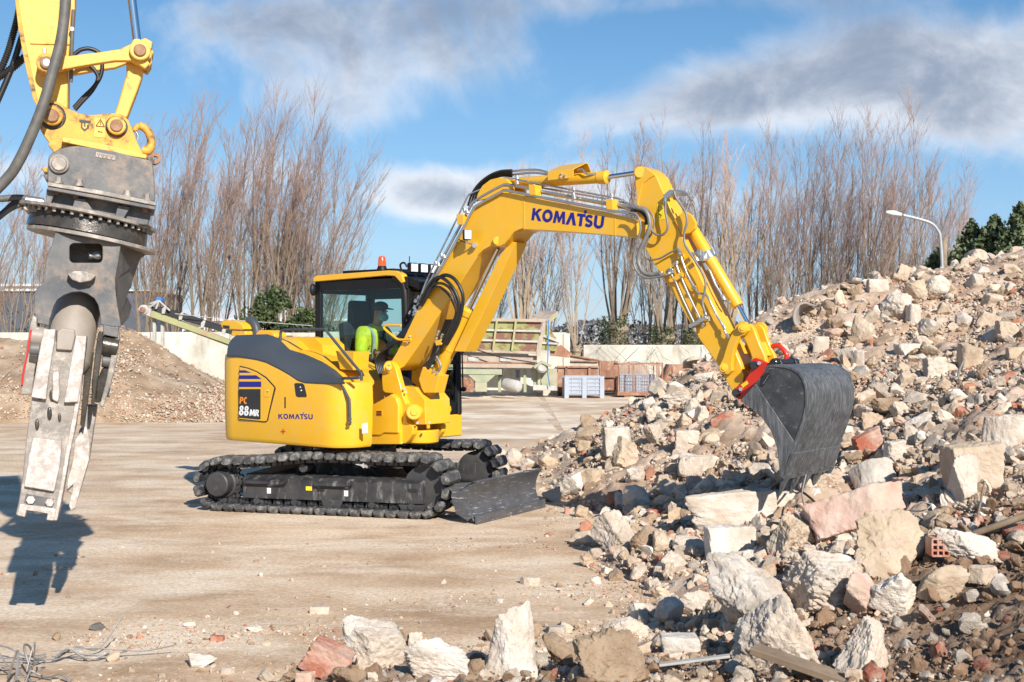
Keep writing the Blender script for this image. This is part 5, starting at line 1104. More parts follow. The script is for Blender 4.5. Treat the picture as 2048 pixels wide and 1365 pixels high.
mb = MB(); mb.grid([[U(q[0], b, q[1]) for q in ozs] for b in (b0k - .008, b1k + .008)]); mb.build('bucket_shell', 'bucket', bkt, solid=.02, bevel=.003, ang=50)
for bb in (b0k - .012, b1k + .004):   # thick side cutters and the stiffening rib
    prb('side_cutter', 'bucket', [(1481, 802), (1503, 817), (1526, 837), (1544, 864), (1555, 896), (1560, 940), (1562, 955), (1566, 955), (1578, 913), (1590, 885), (1588, 882), (1512, 768)], b0k, bb, bb + .012, bkt, bevel=.003)
lip = [U(a, b, z) for b in (b0k - .01, b1k + .01) for a, z in (trp(1566, 955, b0k), trp(1573, 905, b0k))]
az0 = trp(1564, 957, b0k); az1 = trp(1583, 905, b0k); mb = MB(); dv = (U(az1[0], 0, az1[1]) - U(az0[0], 0, az0[1])); ndir = np.cross(dv, nvec); ndir /= np.linalg.norm(ndir)
if np.dot(ndir, uvec) < 0: ndir = -ndir
mb.prism([U(az0[0], b0k - .012, az0[1]), U(az1[0], b0k - .012, az1[1]), U(az1[0], b1k + .012, az1[1]), U(az0[0], b1k + .012, az0[1])], [U(az0[0], b0k - .012, az0[1]) + ndir * .03, U(az1[0], b0k - .012, az1[1]) + ndir * .026, U(az1[0], b1k + .012, az1[1]) + ndir * .026, U(az0[0], b1k + .012, az0[1]) + ndir * .03])
mb.build('cutting_edge', 'bucket', bkt, bevel=.004)
for i in range(5):
    b = b0k + .04 + i * (b1k - b0k - .08) / 4; p0 = U(az0[0], b, az0[1]) + ndir * .012; dt = -dv / np.linalg.norm(dv)
    w = .034
    mb = MB(); mb.prism([p0 - nvec * w - ndir * .03 - dt * .05, p0 + nvec * w - ndir * .03 - dt * .05, p0 + nvec * w + ndir * .032 - dt * .05, p0 - nvec * w + ndir * .032 - dt * .05],
                        [p0 - nvec * w * .55 - ndir * .006 + dt * .165, p0 + nvec * w * .55 - ndir * .006 + dt * .165, p0 + nvec * w * .55 + ndir * .006 + dt * .165, p0 - nvec * w * .55 + ndir * .006 + dt * .165]); mb.build('tooth', 'bucket', bkt, bevel=.006)
for bb in (-.36, -.06):
    prb('bucket_ear', 'black', [(1532, 742), (1536, 728), (1543, 718), (1552, 716), (1560, 720), (1566, 732), (1566, 742)], -.36, bb, bb + .03, bkt, bevel=.006)
mb = MB(); q = trp(1552, 726, -.36); mb.cyl(U(q[0], -.42, q[1]), U(q[0], .05, q[1]), .035, 16, ch=.004); mb.build('ear_pin', 'black', bkt)
prb('maker_plate', 'black', [(1524, 752), (1539, 744), (1542, 750), (1526, 774), (1521, 770)], b0k, b0k - .008, b0k, bkt, bevel=.002)
mb = MB()
for i in range(5): f = i / 4; mb.cyl(P(1526 + 9 * f, 767 - 14 * f, b0k - .011), P(1526 + 9 * f + 3, 767 - 14 * f - 1.5, b0k - .011), .004, 5)
mb.build('plate_print', 'zinc', bkt)

# ---------- cab
cab = sub_empty('cab', ex)
CA, CB0, CB1 = -.80, .12, 1.08; CF = .70; ZR = 2.70; ZS = 1.02
MB().box(U((CA + CF) / 2, (CB0 + CB1) / 2, (Z0 + ZS) / 2), ((CF - CA) / 2 + .03, (CB1 - CB0) / 2 + .02, (ZS - Z0) / 2), (uvec, nvec, zvec)).build('cab_base', 'yellow', ex, bevel=.02)
# roof with yellow rim
mb = MB(); rp = [(CA - .02, ZR - .075), (CA - .01, ZR - .02), (CA + .05, ZR), (.45, ZR + .02), (.58, ZR + .01), (.66, ZR - .03), (.70, ZR - .12), (.66, ZR - .14), (.55, ZR - .05), (.42, ZR - .04), (CA + .05, ZR - .075)]
mb.prism([U(a, CB0 - .025, z) for a, z in rp], [U(a, CB0 + .07, z) for a, z in rp]); mb.build('roof_rim', 'yellow', cab, bevel=.010)
mb = MB(); mb.prism([U(a, CB0 + .07, z) for a, z in rp[:7] + rp[8:]], [U(a, CB1 + .02, z) for a, z in rp[:7] + rp[8:]]); mb.build('roof', 'cabblack', cab, bevel=.01)
MB().box(U(-.05, .6, ZR + .035), (.42, .34, .018), (uvec, nvec, zvec)).build('roof_hatch', 'cabblack', cab, bevel=.008)
def post(name, pts3, r=.045, m='cabblack', n=8):
    mb = MB(); mb.tube(spl(pts3, 4), r, n); return mb.build(name, m, cab, ang=50)
for b in (CB0 + .03, CB1 - .03):
    sgn = -1 if b < .5 else 1
    # near and far side walls: outer frame cut from one pressed sheet, window openings left free
    def W(a0, a1, z0_, z1_, nm='side_frame'): return MB().box(U((a0 + a1) / 2, b, (z0_ + z1_) / 2), ((a1 - a0) / 2, .028, (z1_ - z0_) / 2), (uvec, nvec, zvec)).build(nm, 'cabblack', cab, bevel=.008)
    W(CA, CA + .085, ZS, ZR - .08, 'rear_post'); W(CA, CF - .05, ZR - (.19 if b < .5 else .27), ZR - .07, 'roof_rail'); W(CA, CF + .0, ZS, ZS + .10, 'sill')
    if b > .5: W(CA + .05, -.05, ZS, 1.90, 'door_panel'); W(.0, CF - .1, ZS, 1.55, 'door_panel')
    post('front_post', [U(.50, b, ZR - .07), U(.60, b, ZR - .10), U(.655, b, ZR - .2), U(.675, b, ZR - .45), U(.68, b, 1.9), U(.70, b, ZS)], .048, n=10)
    if b > .5: W(-.10, .12, ZS, ZR - .1, 'door_post'); W(.40, .50, 1.75, ZR - .1, 'door_post')
    MB().box(U((CA + CF) / 2, b + sgn * .018, (ZS + ZR) / 2 - .04), ((CF - CA) / 2 - .07, .004, (ZR - ZS) / 2 - .12), (uvec, nvec, zvec)).build('side_window', 'glass', cab)
# rear wall frame and window, front frame
for (b0_, b1_, z0_, z1_) in ((CB0, CB0 + .09, ZS, ZR - .08), (CB1 - .09, CB1, ZS, ZR - .08), (CB0, CB1, ZS, ZS + .35), (CB0, CB1, ZR - .22, ZR - .08)):
    MB().box(U(CA + .02, (b0_ + b1_) / 2, (z0_ + z1_) / 2), (.025, (b1_ - b0_) / 2, (z1_ - z0_) / 2), (uvec, nvec, zvec)).build('rear_frame', 'cabblack', cab, bevel=.006)
MB().box(U(CA + .01, .6, 2.0), (.004, .40, .55), (uvec, nvec, zvec)).build('rear_window', 'glass', cab)
for (b0_, b1_, z0_, z1_, nm) in ((CB1 - .10, CB1, ZS, ZR - .12, 'front_frame'), (CB0 + .02, CB0 + .08, ZS, ZR - .12, 'front_frame'), (CB0, CB1, ZS, ZS + .15, 'front_sill'), (CB0, CB1, ZR - .20, ZR - .06, 'front_header'), (CB0, CB1, 1.62, 1.67, 'front_divider')):
    MB().box(U(CF + .0, (b0_ + b1_) / 2, (z0_ + z1_) / 2), (.026, (b1_ - b0_) / 2, (z1_ - z0_) / 2), (uvec, nvec, zvec)).build(nm, 'cabblack', cab, bevel=.007)
MB().box(U(CF + .005, .6, 1.85), (.004, .44, .78), (uvec, nvec, zvec)).build('windscreen', 'glass', cab)
mb = MB(); mb.prism([U(.66, CB0 + .02, ZR - .05), U(.92, CB0 + .02, ZR - .12), U(.92, CB0 + .02, ZR - .22), U(.66, CB0 + .02, ZR - .15)], [U(.66, CB1, ZR - .05), U(.92, CB1, ZR - .12), U(.92, CB1, ZR - .22), U(.66, CB1, ZR - .15)]); mb.build('visor', 'cabblack', cab, bevel=.015)
# lamps on the roof front
for i in range(3):
    c = U(.72, CB0 + .10 + i * .17, ZR + .045); l_ = MB().box(c, (.03, .068, .058), (uvec, nvec, zvec)).build('roof_lamp', 'cabblack', cab, bevel=.016); MB().box(c + uvec * .03, (.006, .056, .046), (uvec, nvec, zvec)).build('lamp_lens', 'lens', l_, bevel=.008)
mb = MB(); mb.tube(spl([U(.62, .14, ZR + .01), U(.62, .12, ZR + .08), U(.68, .12, ZR + .10), U(.71, .14, ZR + .05)], 4), .012, 8); mb.build('lamp_bracket', 'cabblack', cab)
c = P(764, 541, .18); mb = MB(); mb.lathe(c, zvec, [(0, .062), (.02, .06), (.045, .048), (.05, .046)], 20); be = mb.build('beacon_base', 'cabblack', cab)
mb = MB(); mb.lathe(c + zvec * .05, zvec, [(0, .050), (.02, .050), (.095, .042), (.112, .034), (.118, .012)], 20); mb.build('beacon_lens', 'beacon', be)
mb = MB(); q = P(818, 549, .6); mb.cyl(q, P(819, 513, .6), .006, 6); mb.build('antenna', 'cabblack', cab)
mb = MB(); q = P(626, 580, CB0 - .03); mb.ell(q, (.035, .05, .075), 12, 8, (uvec, nvec, zvec)); mb.build('rear_mirror', 'cabblack', cab)
mb = MB(); mb.cyl(P(924, 700, 1.12), P(926, 782, 1.12), .009, 8); mb.tube(spl([P(938, 660, 1.14), P(930, 700, 1.14), P(924, 706, 1.12)], 3), .008, 6); mb.build('mirror_stay', 'cabblack', cab)
mb = MB(); mb.ell(P(941, 680, 1.14), (.03, .045, .11), 12, 8, (uvec, nvec, zvec)); mb.ell(P(927, 779, 1.10), (.03, .05, .03), 10, 6, (uvec, nvec, zvec)); mb.build('side_mirror', 'cabblack', cab)
# inside
mb = MB(); mb.box(U(-.32, .60, 1.42), (.27, .26, .07), (uvec, nvec, zvec)); se = mb.build('seat', 'seat', cab, bevel=.03)
mb = MB(); mb.prism([U(-.56, .33, 1.45), U(-.44, .33, 1.47), U(-.53, .35, 2.14), U(-.66, .35, 2.12)], [U(-.56, .87, 1.45), U(-.44, .87, 1.47), U(-.53, .85, 2.14), U(-.66, .85, 2.12)]); mb.build('backrest', 'seat', se, bevel=.04, seg=3)
mb = MB(); mb.prism([U(-.60, .44, 2.10), U(-.47, .44, 2.10), U(-.49, .46, 2.40), U(-.60, .46, 2.40)], [U(-.60, .76, 2.10), U(-.47, .76, 2.10), U(-.49, .74, 2.40), U(-.60, .74, 2.40)]); mb.build('headrest', 'seat', se, bevel=.04, seg=3)
MB().box(U(-.33, .60, 1.18), (.33, .30, .17), (uvec, nvec, zvec)).build('seat_base', 'cabblack', cab, bevel=.02)
for b in (.26, .94): MB().box(U(-.15, b, 1.52), (.26, .07, .06), (uvec, nvec, zvec)).build('console', 'seat', cab, bevel=.02)
mb = MB()
for b in (.26, .94): mb.cyl(U(.05, b, 1.56), U(.08, b, 1.74), .02, 8); mb.ell(U(.08, b, 1.76), (.03, .03, .05), 8, 6)
mb.cyl(U(.35, .55, 1.05), U(.42, .55, 1.72), .015, 8); mb.cyl(U(.35, .68, 1.05), U(.42, .68, 1.72), .015, 8); mb.build('control_lever', 'cabblack', cab)
MB().box(U(0, .6, 1.03), (.68, .44, .015), (uvec, nvec, zvec)).build('cab_floor', 'cabblack', cab)
MB().box(U(-.1, .60, ZR - .10), (.58, .42, .02), (uvec, nvec, zvec)).build('head_lining', 'seat', cab)

# ================================================================== operator
pe = empty('person', tuple(U(-.28, .60, 1.49)), 'operator in yellow hi-vis jacket, dark cap and blue face mask sitting in the cab', 'person')
def skin(name, J, E, m, parent, lv=1):
    me = bpy.data.meshes.new(name); org = ORG[parent.name]; ks_ = list(J); ix = {k: i for i, k in enumerate(ks_)}
    me.from_pydata([tuple(J[k][0] - org) for k in ks_], [(ix[a], ix[b]) for a, b in E], []); me.materials.append(M[m])
    o = bpy.data.objects.new(name, me); COL.objects.link(o); o.parent = parent; ORG[o.name] = org
    o.modifiers.new('skin', 'SKIN'); sv = me.skin_vertices[0].data
    for i, k in enumerate(ks_): sv[i].radius = J[k][1] if hasattr(J[k][1], '__len__') else (J[k][1], J[k][1]); sv[i].use_root = i == 0
    q = o.modifiers.new('sub', 'SUBSURF'); q.levels = lv; q.render_levels = lv + 1
    if lv: o.modifiers['skin'].use_smooth_shade = True
    return o
hd = U(-.16, .60, 2.235)
def body(s):   # s: extra radius of the clothing over the body
    J = {'pel': (U(-.33, .60, 1.56), (.13 + s, .12 + s)), 'wai': (U(-.33, .60, 1.72), (.125 + s, .11 + s)), 'che': (U(-.29, .60, 1.92), (.145 + s, .12 + s)), 'nek0': (U(-.25, .60, 2.04), (.09 + s, .09 + s)),
         'sR': (U(-.27, .40, 2.0), .066 + s), 'eR': (U(-.20, .30, 1.74), .05 + s), 'wR': (U(.02, .28, 1.68), .032 + s), 'sL': (U(-.27, .80, 2.0), .066 + s), 'eL': (U(-.20, .90, 1.74), .05 + s), 'wL': (U(.02, .92, 1.68), .032 + s)}
    E = [('pel', 'wai'), ('wai', 'che'), ('che', 'nek0'), ('che', 'sR'), ('sR', 'eR'), ('eR', 'wR'), ('che', 'sL'), ('sL', 'eL'), ('eL', 'wL')]
    return J, E
J, E = body(0)
J['nek'] = (U(-.22, .60, 2.10), .052); J['head'] = (hd - zvec * .01, (.078, .088)); J['crown'] = (hd + zvec * .09 - uvec * .01, (.07, .075)); E += [('nek0', 'nek'), ('nek', 'head'), ('head', 'crown')]
for s_, b in (('R', .50), ('L', .70)):
    J['h' + s_] = (U(-.28, b, 1.55), .085); J['k' + s_] = (U(.12, b, 1.56), .062); J['a' + s_] = (U(.20, b, 1.16), .042); J['t' + s_] = (U(.34, b, 1.09), .038); E += [('pel', 'h' + s_), ('h' + s_, 'k' + s_), ('k' + s_, 'a' + s_), ('a' + s_, 't' + s_)]
    hb_ = .28 if s_ == 'R' else .92; J['p' + s_] = (U(.07, hb_, 1.70), .034); E += [('w' + s_, 'p' + s_)]
    for f_ in range(4): J[f's{s_}{f_}'] = (U(.09, hb_ - .025 + f_ * .017, 1.735), .009); J[f'f{s_}{f_}'] = (U(.11 + .005 * (f_ % 2), hb_ - .027 + f_ * .018, 1.775), .008); E += [('p' + s_, f's{s_}{f_}'), (f's{s_}{f_}', f'f{s_}{f_}')]
    J['m' + s_] = (U(.05, hb_ + (.045 if s_ == 'L' else -.045), 1.74), .010); E += [('p' + s_, 'm' + s_)]
skin('body', J, E, 'skin', pe)
J, E = body(.032); J['col'] = (U(-.225, .60, 2.115), .082); E += [('nek0', 'col')]; skin('jacket', J, E, 'hivis', pe)
J = {'pel': (U(-.33, .60, 1.56), (.150, .14))}; E = []
for s_, b in (('R', .50), ('L', .70)): J['h' + s_] = (U(-.26, b, 1.555), .100); J['k' + s_] = (U(.12, b, 1.565), .076); J['a' + s_] = (U(.20, b, 1.20), .056); E += [('pel', 'h' + s_), ('h' + s_, 'k' + s_), ('k' + s_, 'a' + s_)]
skin('trousers', J, E, 'navy', pe)
mb = MB(); mb.ell(hd + zvec * .085, (.100, .092, .066), 16, 10, (uvec, nvec, zvec)); mb.prism([hd + uvec * .07 + nvec * b + zvec * .07 for b in (-.07, .07)] + [hd + uvec * .17 + nvec * b + zvec * .055 for b in (.055, -.055)], [hd + uvec * .07 + nvec * b + zvec * .055 for b in (-.07, .07)] + [hd + uvec * .17 + nvec * b + zvec * .045 for b in (.055, -.055)]); mb.build('cap', 'navy', pe)
mb = MB(); mb.ell(hd + uvec * .055 - zvec * .045, (.052, .066, .052), 14, 10, (uvec, nvec, zvec)); mb.build('face_mask', 'mask', pe)
mb = MB(); mb.ell(hd + uvec * .088 + zvec * .015, (.016, .012, .02), 8, 6, (uvec, nvec, zvec)); 
for b in (-.088, .088): mb.ell(hd + nvec * b - uvec * .0, (.018, .01, .03), 8, 6, (uvec, nvec, zvec))
mb.build('nose_and_ears', 'skin', pe)
mb = MB(); 
for b in (-.034, .034): mb.ell(hd + uvec * .078 + nvec * b + zvec * .028, (.010, .013, .009), 8, 6, (uvec, nvec, zvec))
mb.build('eye', 'black', pe)
mb = MB()
for b in (.34, .86): q = U(-.14, b - (.03 if b < .5 else -.03), 1.695); mb.cyl(q, q + uvec * .055, .082, 14)
mb.build('reflective_band', 'reflect', pe)
mb = MB(); mb.lathe(U(-.33, .60, 1.735), zvec, [(0, .168), (.045, .168)], 24); mb.build('waist_band', 'reflect', pe)
mb = MB()
for b in (.46, .74): mb.tube(spl([U(-.14, b, 1.74), U(-.125, b, 1.88), U(-.15, b, 1.99), U(-.25, b, 2.06), U(-.37, b, 2.0), U(-.42, b, 1.86)], 4), .022, 6)
mb.build('shoulder_tape', 'reflect', pe)
mb = MB(); mb.tube([U(-.13, .6, 1.62), U(-.115, .6, 1.85), U(-.14, .6, 2.02)], [.05, .055, .045], 10); mb.build('dark_shirt_front', 'navy', pe)
mb = MB()
for b in (.29, .91): mb.cyl(U(-.03, b, 1.69), U(.035, b, 1.685), .062, 14, ch=.01)
mb.build('sleeve_cuff', 'navy', pe)
# ================================================================== foreground demolition machine: arm end, coupler, pulveriser
GY = 8.3
at_world = at
GE = vv((-.31, 1, 0)); GE /= np.linalg.norm(GE); GR = vv((GE[1], -GE[0], 0)); G0 = vv((-2.75, 8.3, 0))     # the tool hangs square to this direction
def at(px, py, Y):
    k = (px - CX) / F; p = G0 + GE * (Y - GY); t = (p[0] * GE[0] + p[1] * GE[1]) / (k * GE[0] + GE[1]); return vv((k * t, t, EYE - (py - CY) / F * t))
de = empty('demolition_excavator', (-3.1, GY, 0), 'foreground worn yellow excavator arm with a rusty grey concrete pulveriser hanging from it', 'excavator')
def gp_(mb, pts_, y0, y1, Y=GY): return mb.prism([at(x, y, Y) + GE * (y0 - Y) for x, y in pts_], [at(x, y, Y) + GE * (y1 - Y) for x, y in pts_])
def gb(name, m, pts_, d0, d1, parent=None, bevel=.006, **k):
    """traced on the plane at depth GY + d0 and built as thick as d1 - d0"""
    Y = GY + d0; return gp_(MB(), pts_, Y, GY + d1, Y).build(name, m, parent or de, bevel=bevel, **k)
def gc(px, py, d0, d1, r, ch=.006, n=26): 
    c = at(px, py, GY + d0); mb = MB(); mb.cyl(c, c + GE * (d1 - d0), r, n, ch=ch); return mb
def gt(pts_, r, m, name, parent=None, k=6, n=10, rings=0):
    Q = spl([at(p[0], p[1], GY + (p[2] if len(p) > 2 else 0)) for p in pts_], k)
    R = r
    if rings:
        Q = np.array(Q); s = np.r_[0, np.cumsum(np.linalg.norm(np.diff(Q, axis=0), axis=1))]; m_ = int(s[-1] / .008); q = np.linspace(0, s[-1], m_); Q = [vv([np.interp(t, s, Q[:, i]) for i in range(3)]) for t in q]; R = [r * (1 + .12 * (1 if i % 2 else -1)) for i in range(m_)]
    mb = MB(); mb.tube(Q, R, n); return mb.build(name, m, parent or de, ang=60)
armg = gb('arm', 'yellow_old', [(22, -60), (150, -60), (149, 0), (137, 120), (135, 215), (133, 240), (100, 250), (80, 222), (72, 205), (60, 170), (48, 110), (39, 60), (31, 0)], -.16, .16, bevel=.01)
gb('arm_edge', 'yellow_grimy', [(26, -60), (34, -60), (37, 0), (46, 60), (56, 110), (68, 165), (76, 205), (74, 212), (66, 198), (50, 130), (37, 60), (30, 0)], -.172, -.15, armg, bevel=.003)
gb('arm_rib', 'yellow_old', [(60, 84), (140, 86), (139, 90), (60, 88)], -.170, -.15, armg, bevel=.004)
gb('arm_strip', 'yellow_old', [(143, -60), (150, -60), (149, 40), (146, 55), (141, 55)], -.19, -.15, armg, bevel=.003)
gt([(147, 20, -.2), (145, 60, -.2), (143, 110, -.2), (142, 165, -.18)], .012, 'greyhose', 'grease_line', armg)
gc(144, 58, -.215, -.18, .018, n=8).build('line_fitting', 'zinc', armg)
gb('arm_lower', 'yellow_old', [(100, 120), (137, 118), (136, 230), (92, 225)], -.13, .13, armg)
# pin boss at the arm
gc(93, 126, -.30, .30, .062).build('pin_boss', 'yellow_grimy', de); gc(93, 125, -.32, -.28, .040).build('pin', 'rustpin', de); gc(93, 125, -.325, -.30, .028).build('pin_face', 'zinc', de)
mb = MB(); q = at(89, 107, GY - .25); mb.cyl(q, q + zvec * .03, .012, 8); mb.build('grease_nipple', 'zinc', de)
# long link (near and far) and H link
ll = [(118, 116), (124, 110), (140, 112), (170, 108), (205, 104), (240, 98), (262, 88), (280, 80), (291, 76), (305, 84), (303, 98), (296, 100), (304, 106), (303, 116), (295, 120), (300, 128), (290, 138), (278, 130), (262, 122), (230, 122), (190, 128), (150, 135), (118, 142), (104, 142), (98, 128)]
gb('tipping_link', 'yellow_old', ll, -.29, -.23, bevel=.008); gb('tipping_link', 'yellow_old', [(x, y + 14) if x < 262 else (x - 6, y + 4) for x, y in ll if x < 290], .17, .23, bevel=.008)
gc(280, 100, -.33, .06, .066).build('link_boss', 'yellow_old', de); gc(280, 100, -.345, -.32, .040).build('pin', 'rustpin', de)
gb('end_stop', 'yellow_grimy', [(288, 78), (306, 84), (302, 98), (308, 104), (304, 112), (304, 126), (296, 138), (286, 132), (292, 112)], -.24, -.02, bevel=.006)
gb('tipping_bar', 'yellow_old', [(252, 122), (288, 128), (286, 148), (276, 178), (262, 214), (254, 236), (226, 236), (236, 208), (246, 172), (254, 146)], -.20, .0, bevel=.012)
# hydraulic rod
mb = MB(); mb.cyl(at(274, 84, GY - .05), at(255, -70, GY - .05), .030, 24); mb.build('cylinder_rod', 'chrome', de)
gb('rod_eye', 'yellow_old', [(264, 84), (268, 78), (280, 78), (284, 88), (280, 96), (266, 96)], -.12, .02)
# coupler: yellow side plates
cpn = [(82, 216), (91, 206), (107, 202), (122, 208), (133, 216), (158, 227), (176, 230), (190, 230), (210, 228), (225, 227), (238, 227), (248, 232), (257, 241), (266, 262), (274, 283), (284, 304), (291, 314), (270, 314), (124, 296), (108, 306), (106, 302), (96, 290), (98, 285), (88, 272), (82, 262), (77, 250), (75, 238)]
cw_ = gb('coupler_plate', 'yellow_grimy', cpn, -.26, -.20, bevel=.007); gb('coupler_plate', 'yellow_grimy', cpn, .02, .08, bevel=.007)
gb('coupler_body', 'yellow_grimy', [(100, 262), (270, 280), (284, 308), (110, 300)], -.20, .02)
gb('coupler_flange', 'yellow_old', [(124, 275), (134, 276), (200, 287), (294, 310), (292, 318), (270, 314), (180, 296), (124, 284)], -.33, .0, bevel=.005)
gc(104, 230, -.31, .10, .064).build('pin_boss', 'yellow_grimy', de); gc(104, 231, -.33, -.30, .042).build('pin', 'rustpin', de)
gc(233, 251, -.31, .10, .058).build('pin_boss', 'yellow_old', de); gc(233, 251, -.325, -.30, .040).build('pin', 'rustpin', de)
gc(104, 233, -.268, -.255, .085).build('grease_ring', 'grease', de); gc(233, 254, -.268, -.255, .070).build('grease_ring', 'grease', de)
gb('maker_emblem', 'blackd', [(159, 240), (182, 242), (181, 246), (178, 246), (178, 256), (169, 263), (162, 255), (162, 245), (159, 244)], -.265, -.26, bevel=0)
gb('emblem_letter', 'yellow_old', [(165, 247), (168, 247), (168, 254), (171, 255), (171, 247), (177, 248), (176.5, 250), (174, 250), (173.5, 256), (169, 259), (165, 255)], -.268, -.264, bevel=0)
gb('warning_label', 'yellow_old', [(190, 236), (211, 238), (210, 276), (188, 274)], -.264, -.259, bevel=0)
mb = MB()
for a_, b_ in (((192, 252.5), (201, 239)), ((201, 239), (209, 254)), ((209, 254), (192, 252.5)), ((201, 243), (200.8, 250)), ((196, 263), (205, 265))): mb.tube([at(*a_, GY - .267), at(*b_, GY - .267)], .0022, 4)
mb.build('warning_print', 'blackd', de)
hk = [(272, 263), (270, 262), (272, 256), (280, 253), (290, 257), (298, 267), (302, 280), (301, 294), (294, 303), (284, 300)]
mb = MB(); mb.tube(spl([at(x, y, GY - .05) for x, y in hk], 5), [.012] * 5 + [.02] * 10 + [.027] * 20 + [.03] * 11, 12); mb.build('lifting_hook', 'yellow_grimy', de, ang=60)
gt([(271, 262, -.05), (276, 272, -.05), (275, 281, -.05)], .006, 'zinc', 'hook_latch')
# grey rotator housing
hb2 = gb('rotator_housing', 'old_steel', [(97, 314), (104, 306), (122, 297), (140, 293), (155, 292), (190, 297), (228, 303), (262, 312), (300, 321), (305, 325), (309, 360), (310, 404), (95, 365), (95, 345)], -.36, .0, bevel=.008)
gc(118, 327, -.40, .02, .047).build('housing_pin', 'old_steel_lo', hb2); gc(118, 327, -.385, -.355, .062).build('pin_ring', 'old_steel_lo', hb2)
mb = MB(); q = at(310, 318, GY - .1); 
for i in range(14):
    w0_, w1_ = 2 * pi * i / 14, 2 * pi * (i + 1) / 14
    mb.prism([q + GR * cos(w) * r - GE * .03 + zvec * sin(w) * r for r, w in ((.038, w0_), (.038, w1_), (.016, w1_), (.016, w0_))], [q + GR * cos(w) * r + GE * .03 + zvec * sin(w) * r for r, w in ((.038, w0_), (.038, w1_), (.016, w1_), (.016, w0_))])
mb.build('lifting_eye', 'rustpin', hb2); gb('eye_base', 'old_steel', [(293, 314), (308, 312), (312, 330), (300, 326)], -.13, -.07, hb2)
gb('name_bar', 'old_steel_lo', [(192, 304), (231, 311), (230, 321), (191, 314)], -.364, -.358, hb2, bevel=.001)
mb = MB()
for i, x in enumerate((195, 203, 211, 220)): 
    y = 306.5 + (x - 192) * .18; mb.tube([at(x, y, GY - .366), at(x + 2.5, y + 7, GY - .366), at(x + 5, y + .8, GY - .366)], .0022, 4)
mb.build('raised_letters', 'rustpin', hb2)
gb('side_lug', 'yellow_grimy', [(83, 336), (95, 334), (96, 347), (88, 345)], -.1, .1); gb('side_lug', 'old_steel', [(86, 350), (96, 348), (96, 362), (90, 358)], -.1, .1)
fl = gb('flange_plate', 'old_steel_lo', [(95, 364), (200, 381), (312, 404), (312, 412), (200, 390), (95, 372)], -.42, .02, bevel=.005)
gb('flange_plate', 'old_steel', [(95, 373.5), (200, 391.5), (312, 413.5), (310, 420), (200, 399), (95, 380)], -.41, .02, bevel=.004)
for x, y in ((116, 361), (158, 366), (254, 387), (293, 395)):
    c = at(x, y + 4, GY - .39); mb = MB(); mb.cyl(c, c + zvec * .034, .023, 6, ch=.003); mb.cyl(c - zvec * .01, c + zvec * .005, .032, 12); mb.build('bolt', 'old_steel_lo', fl)
for x, y in ((112, 386), (152, 394), (250, 414), (290, 421)):
    c = at(x, y - 2, GY - .33); mb = MB(); mb.cyl(c - zvec * .02, c + zvec * .01, .018, 6); mb.build('bolt', 'rustpin', fl)
# drum between the flanges with gussets
gb('slew_base', 'old_steel', [(98, 378), (306, 416), (296, 452), (90, 426)], -.30, .05, bevel=.01)
for pts_ in ([(93, 378), (112, 382), (100, 412), (90, 424)], [(150, 396), (170, 398), (186, 420), (160, 436), (140, 430)], [(236, 410), (262, 414), (246, 440), (226, 446)]): gb('gusset', 'old_steel', pts_, -.355, -.28, bevel=.006)
gb('data_plate', 'zinc', [(218, 430), (240, 434), (243, 444), (222, 440)], -.32, -.295, bevel=.001)
def disc(cx_, cy_, tilt, prof, m, name, rx=None, parent=None):
    c = at(cx_, cy_, GY); ax = GR * sin(rad(tilt)) + zvec * cos(rad(tilt)); mb = MB(); mb.lathe(c, -ax, prof, 48); return mb.build(name, m, parent or de, bevel=.003)
TL_ = 10.5
disc(176, 432, TL_, [(0, .425), (.0, .44), (.022, .44), (.024, .43)], 'old_steel_lo', 'slew_flange')
gb('hose_lug', 'old_steel_lo', [(46, 414), (60, 411), (90, 420), (92, 428), (60, 422), (48, 420)], -.20, .1)
disc(180, 444, TL_, [(0, .33), (.0, .375), (.10, .385), (.10, .30)], 'grease', 'slew_ring')
disc(185, 478, TL_, [(0, .40), (.0, .41), (.024, .41), (.024, .38)], 'old_steel_lo', 'slew_flange')
mb = MB()
for i in range(22):
    w = pi + pi * (i + .5) / 22 ; 
    c = at(176, 436, GY) + GR * .405 * cos(w) * cos(rad(TL_)) + GE * .405 * sin(w) - zvec * .405 * cos(w) * sin(rad(TL_)); MB().cyl(c - zvec * .035, c + zvec * .01, .012, 6).build('ring_bolt', 'old_steel_lo', de)
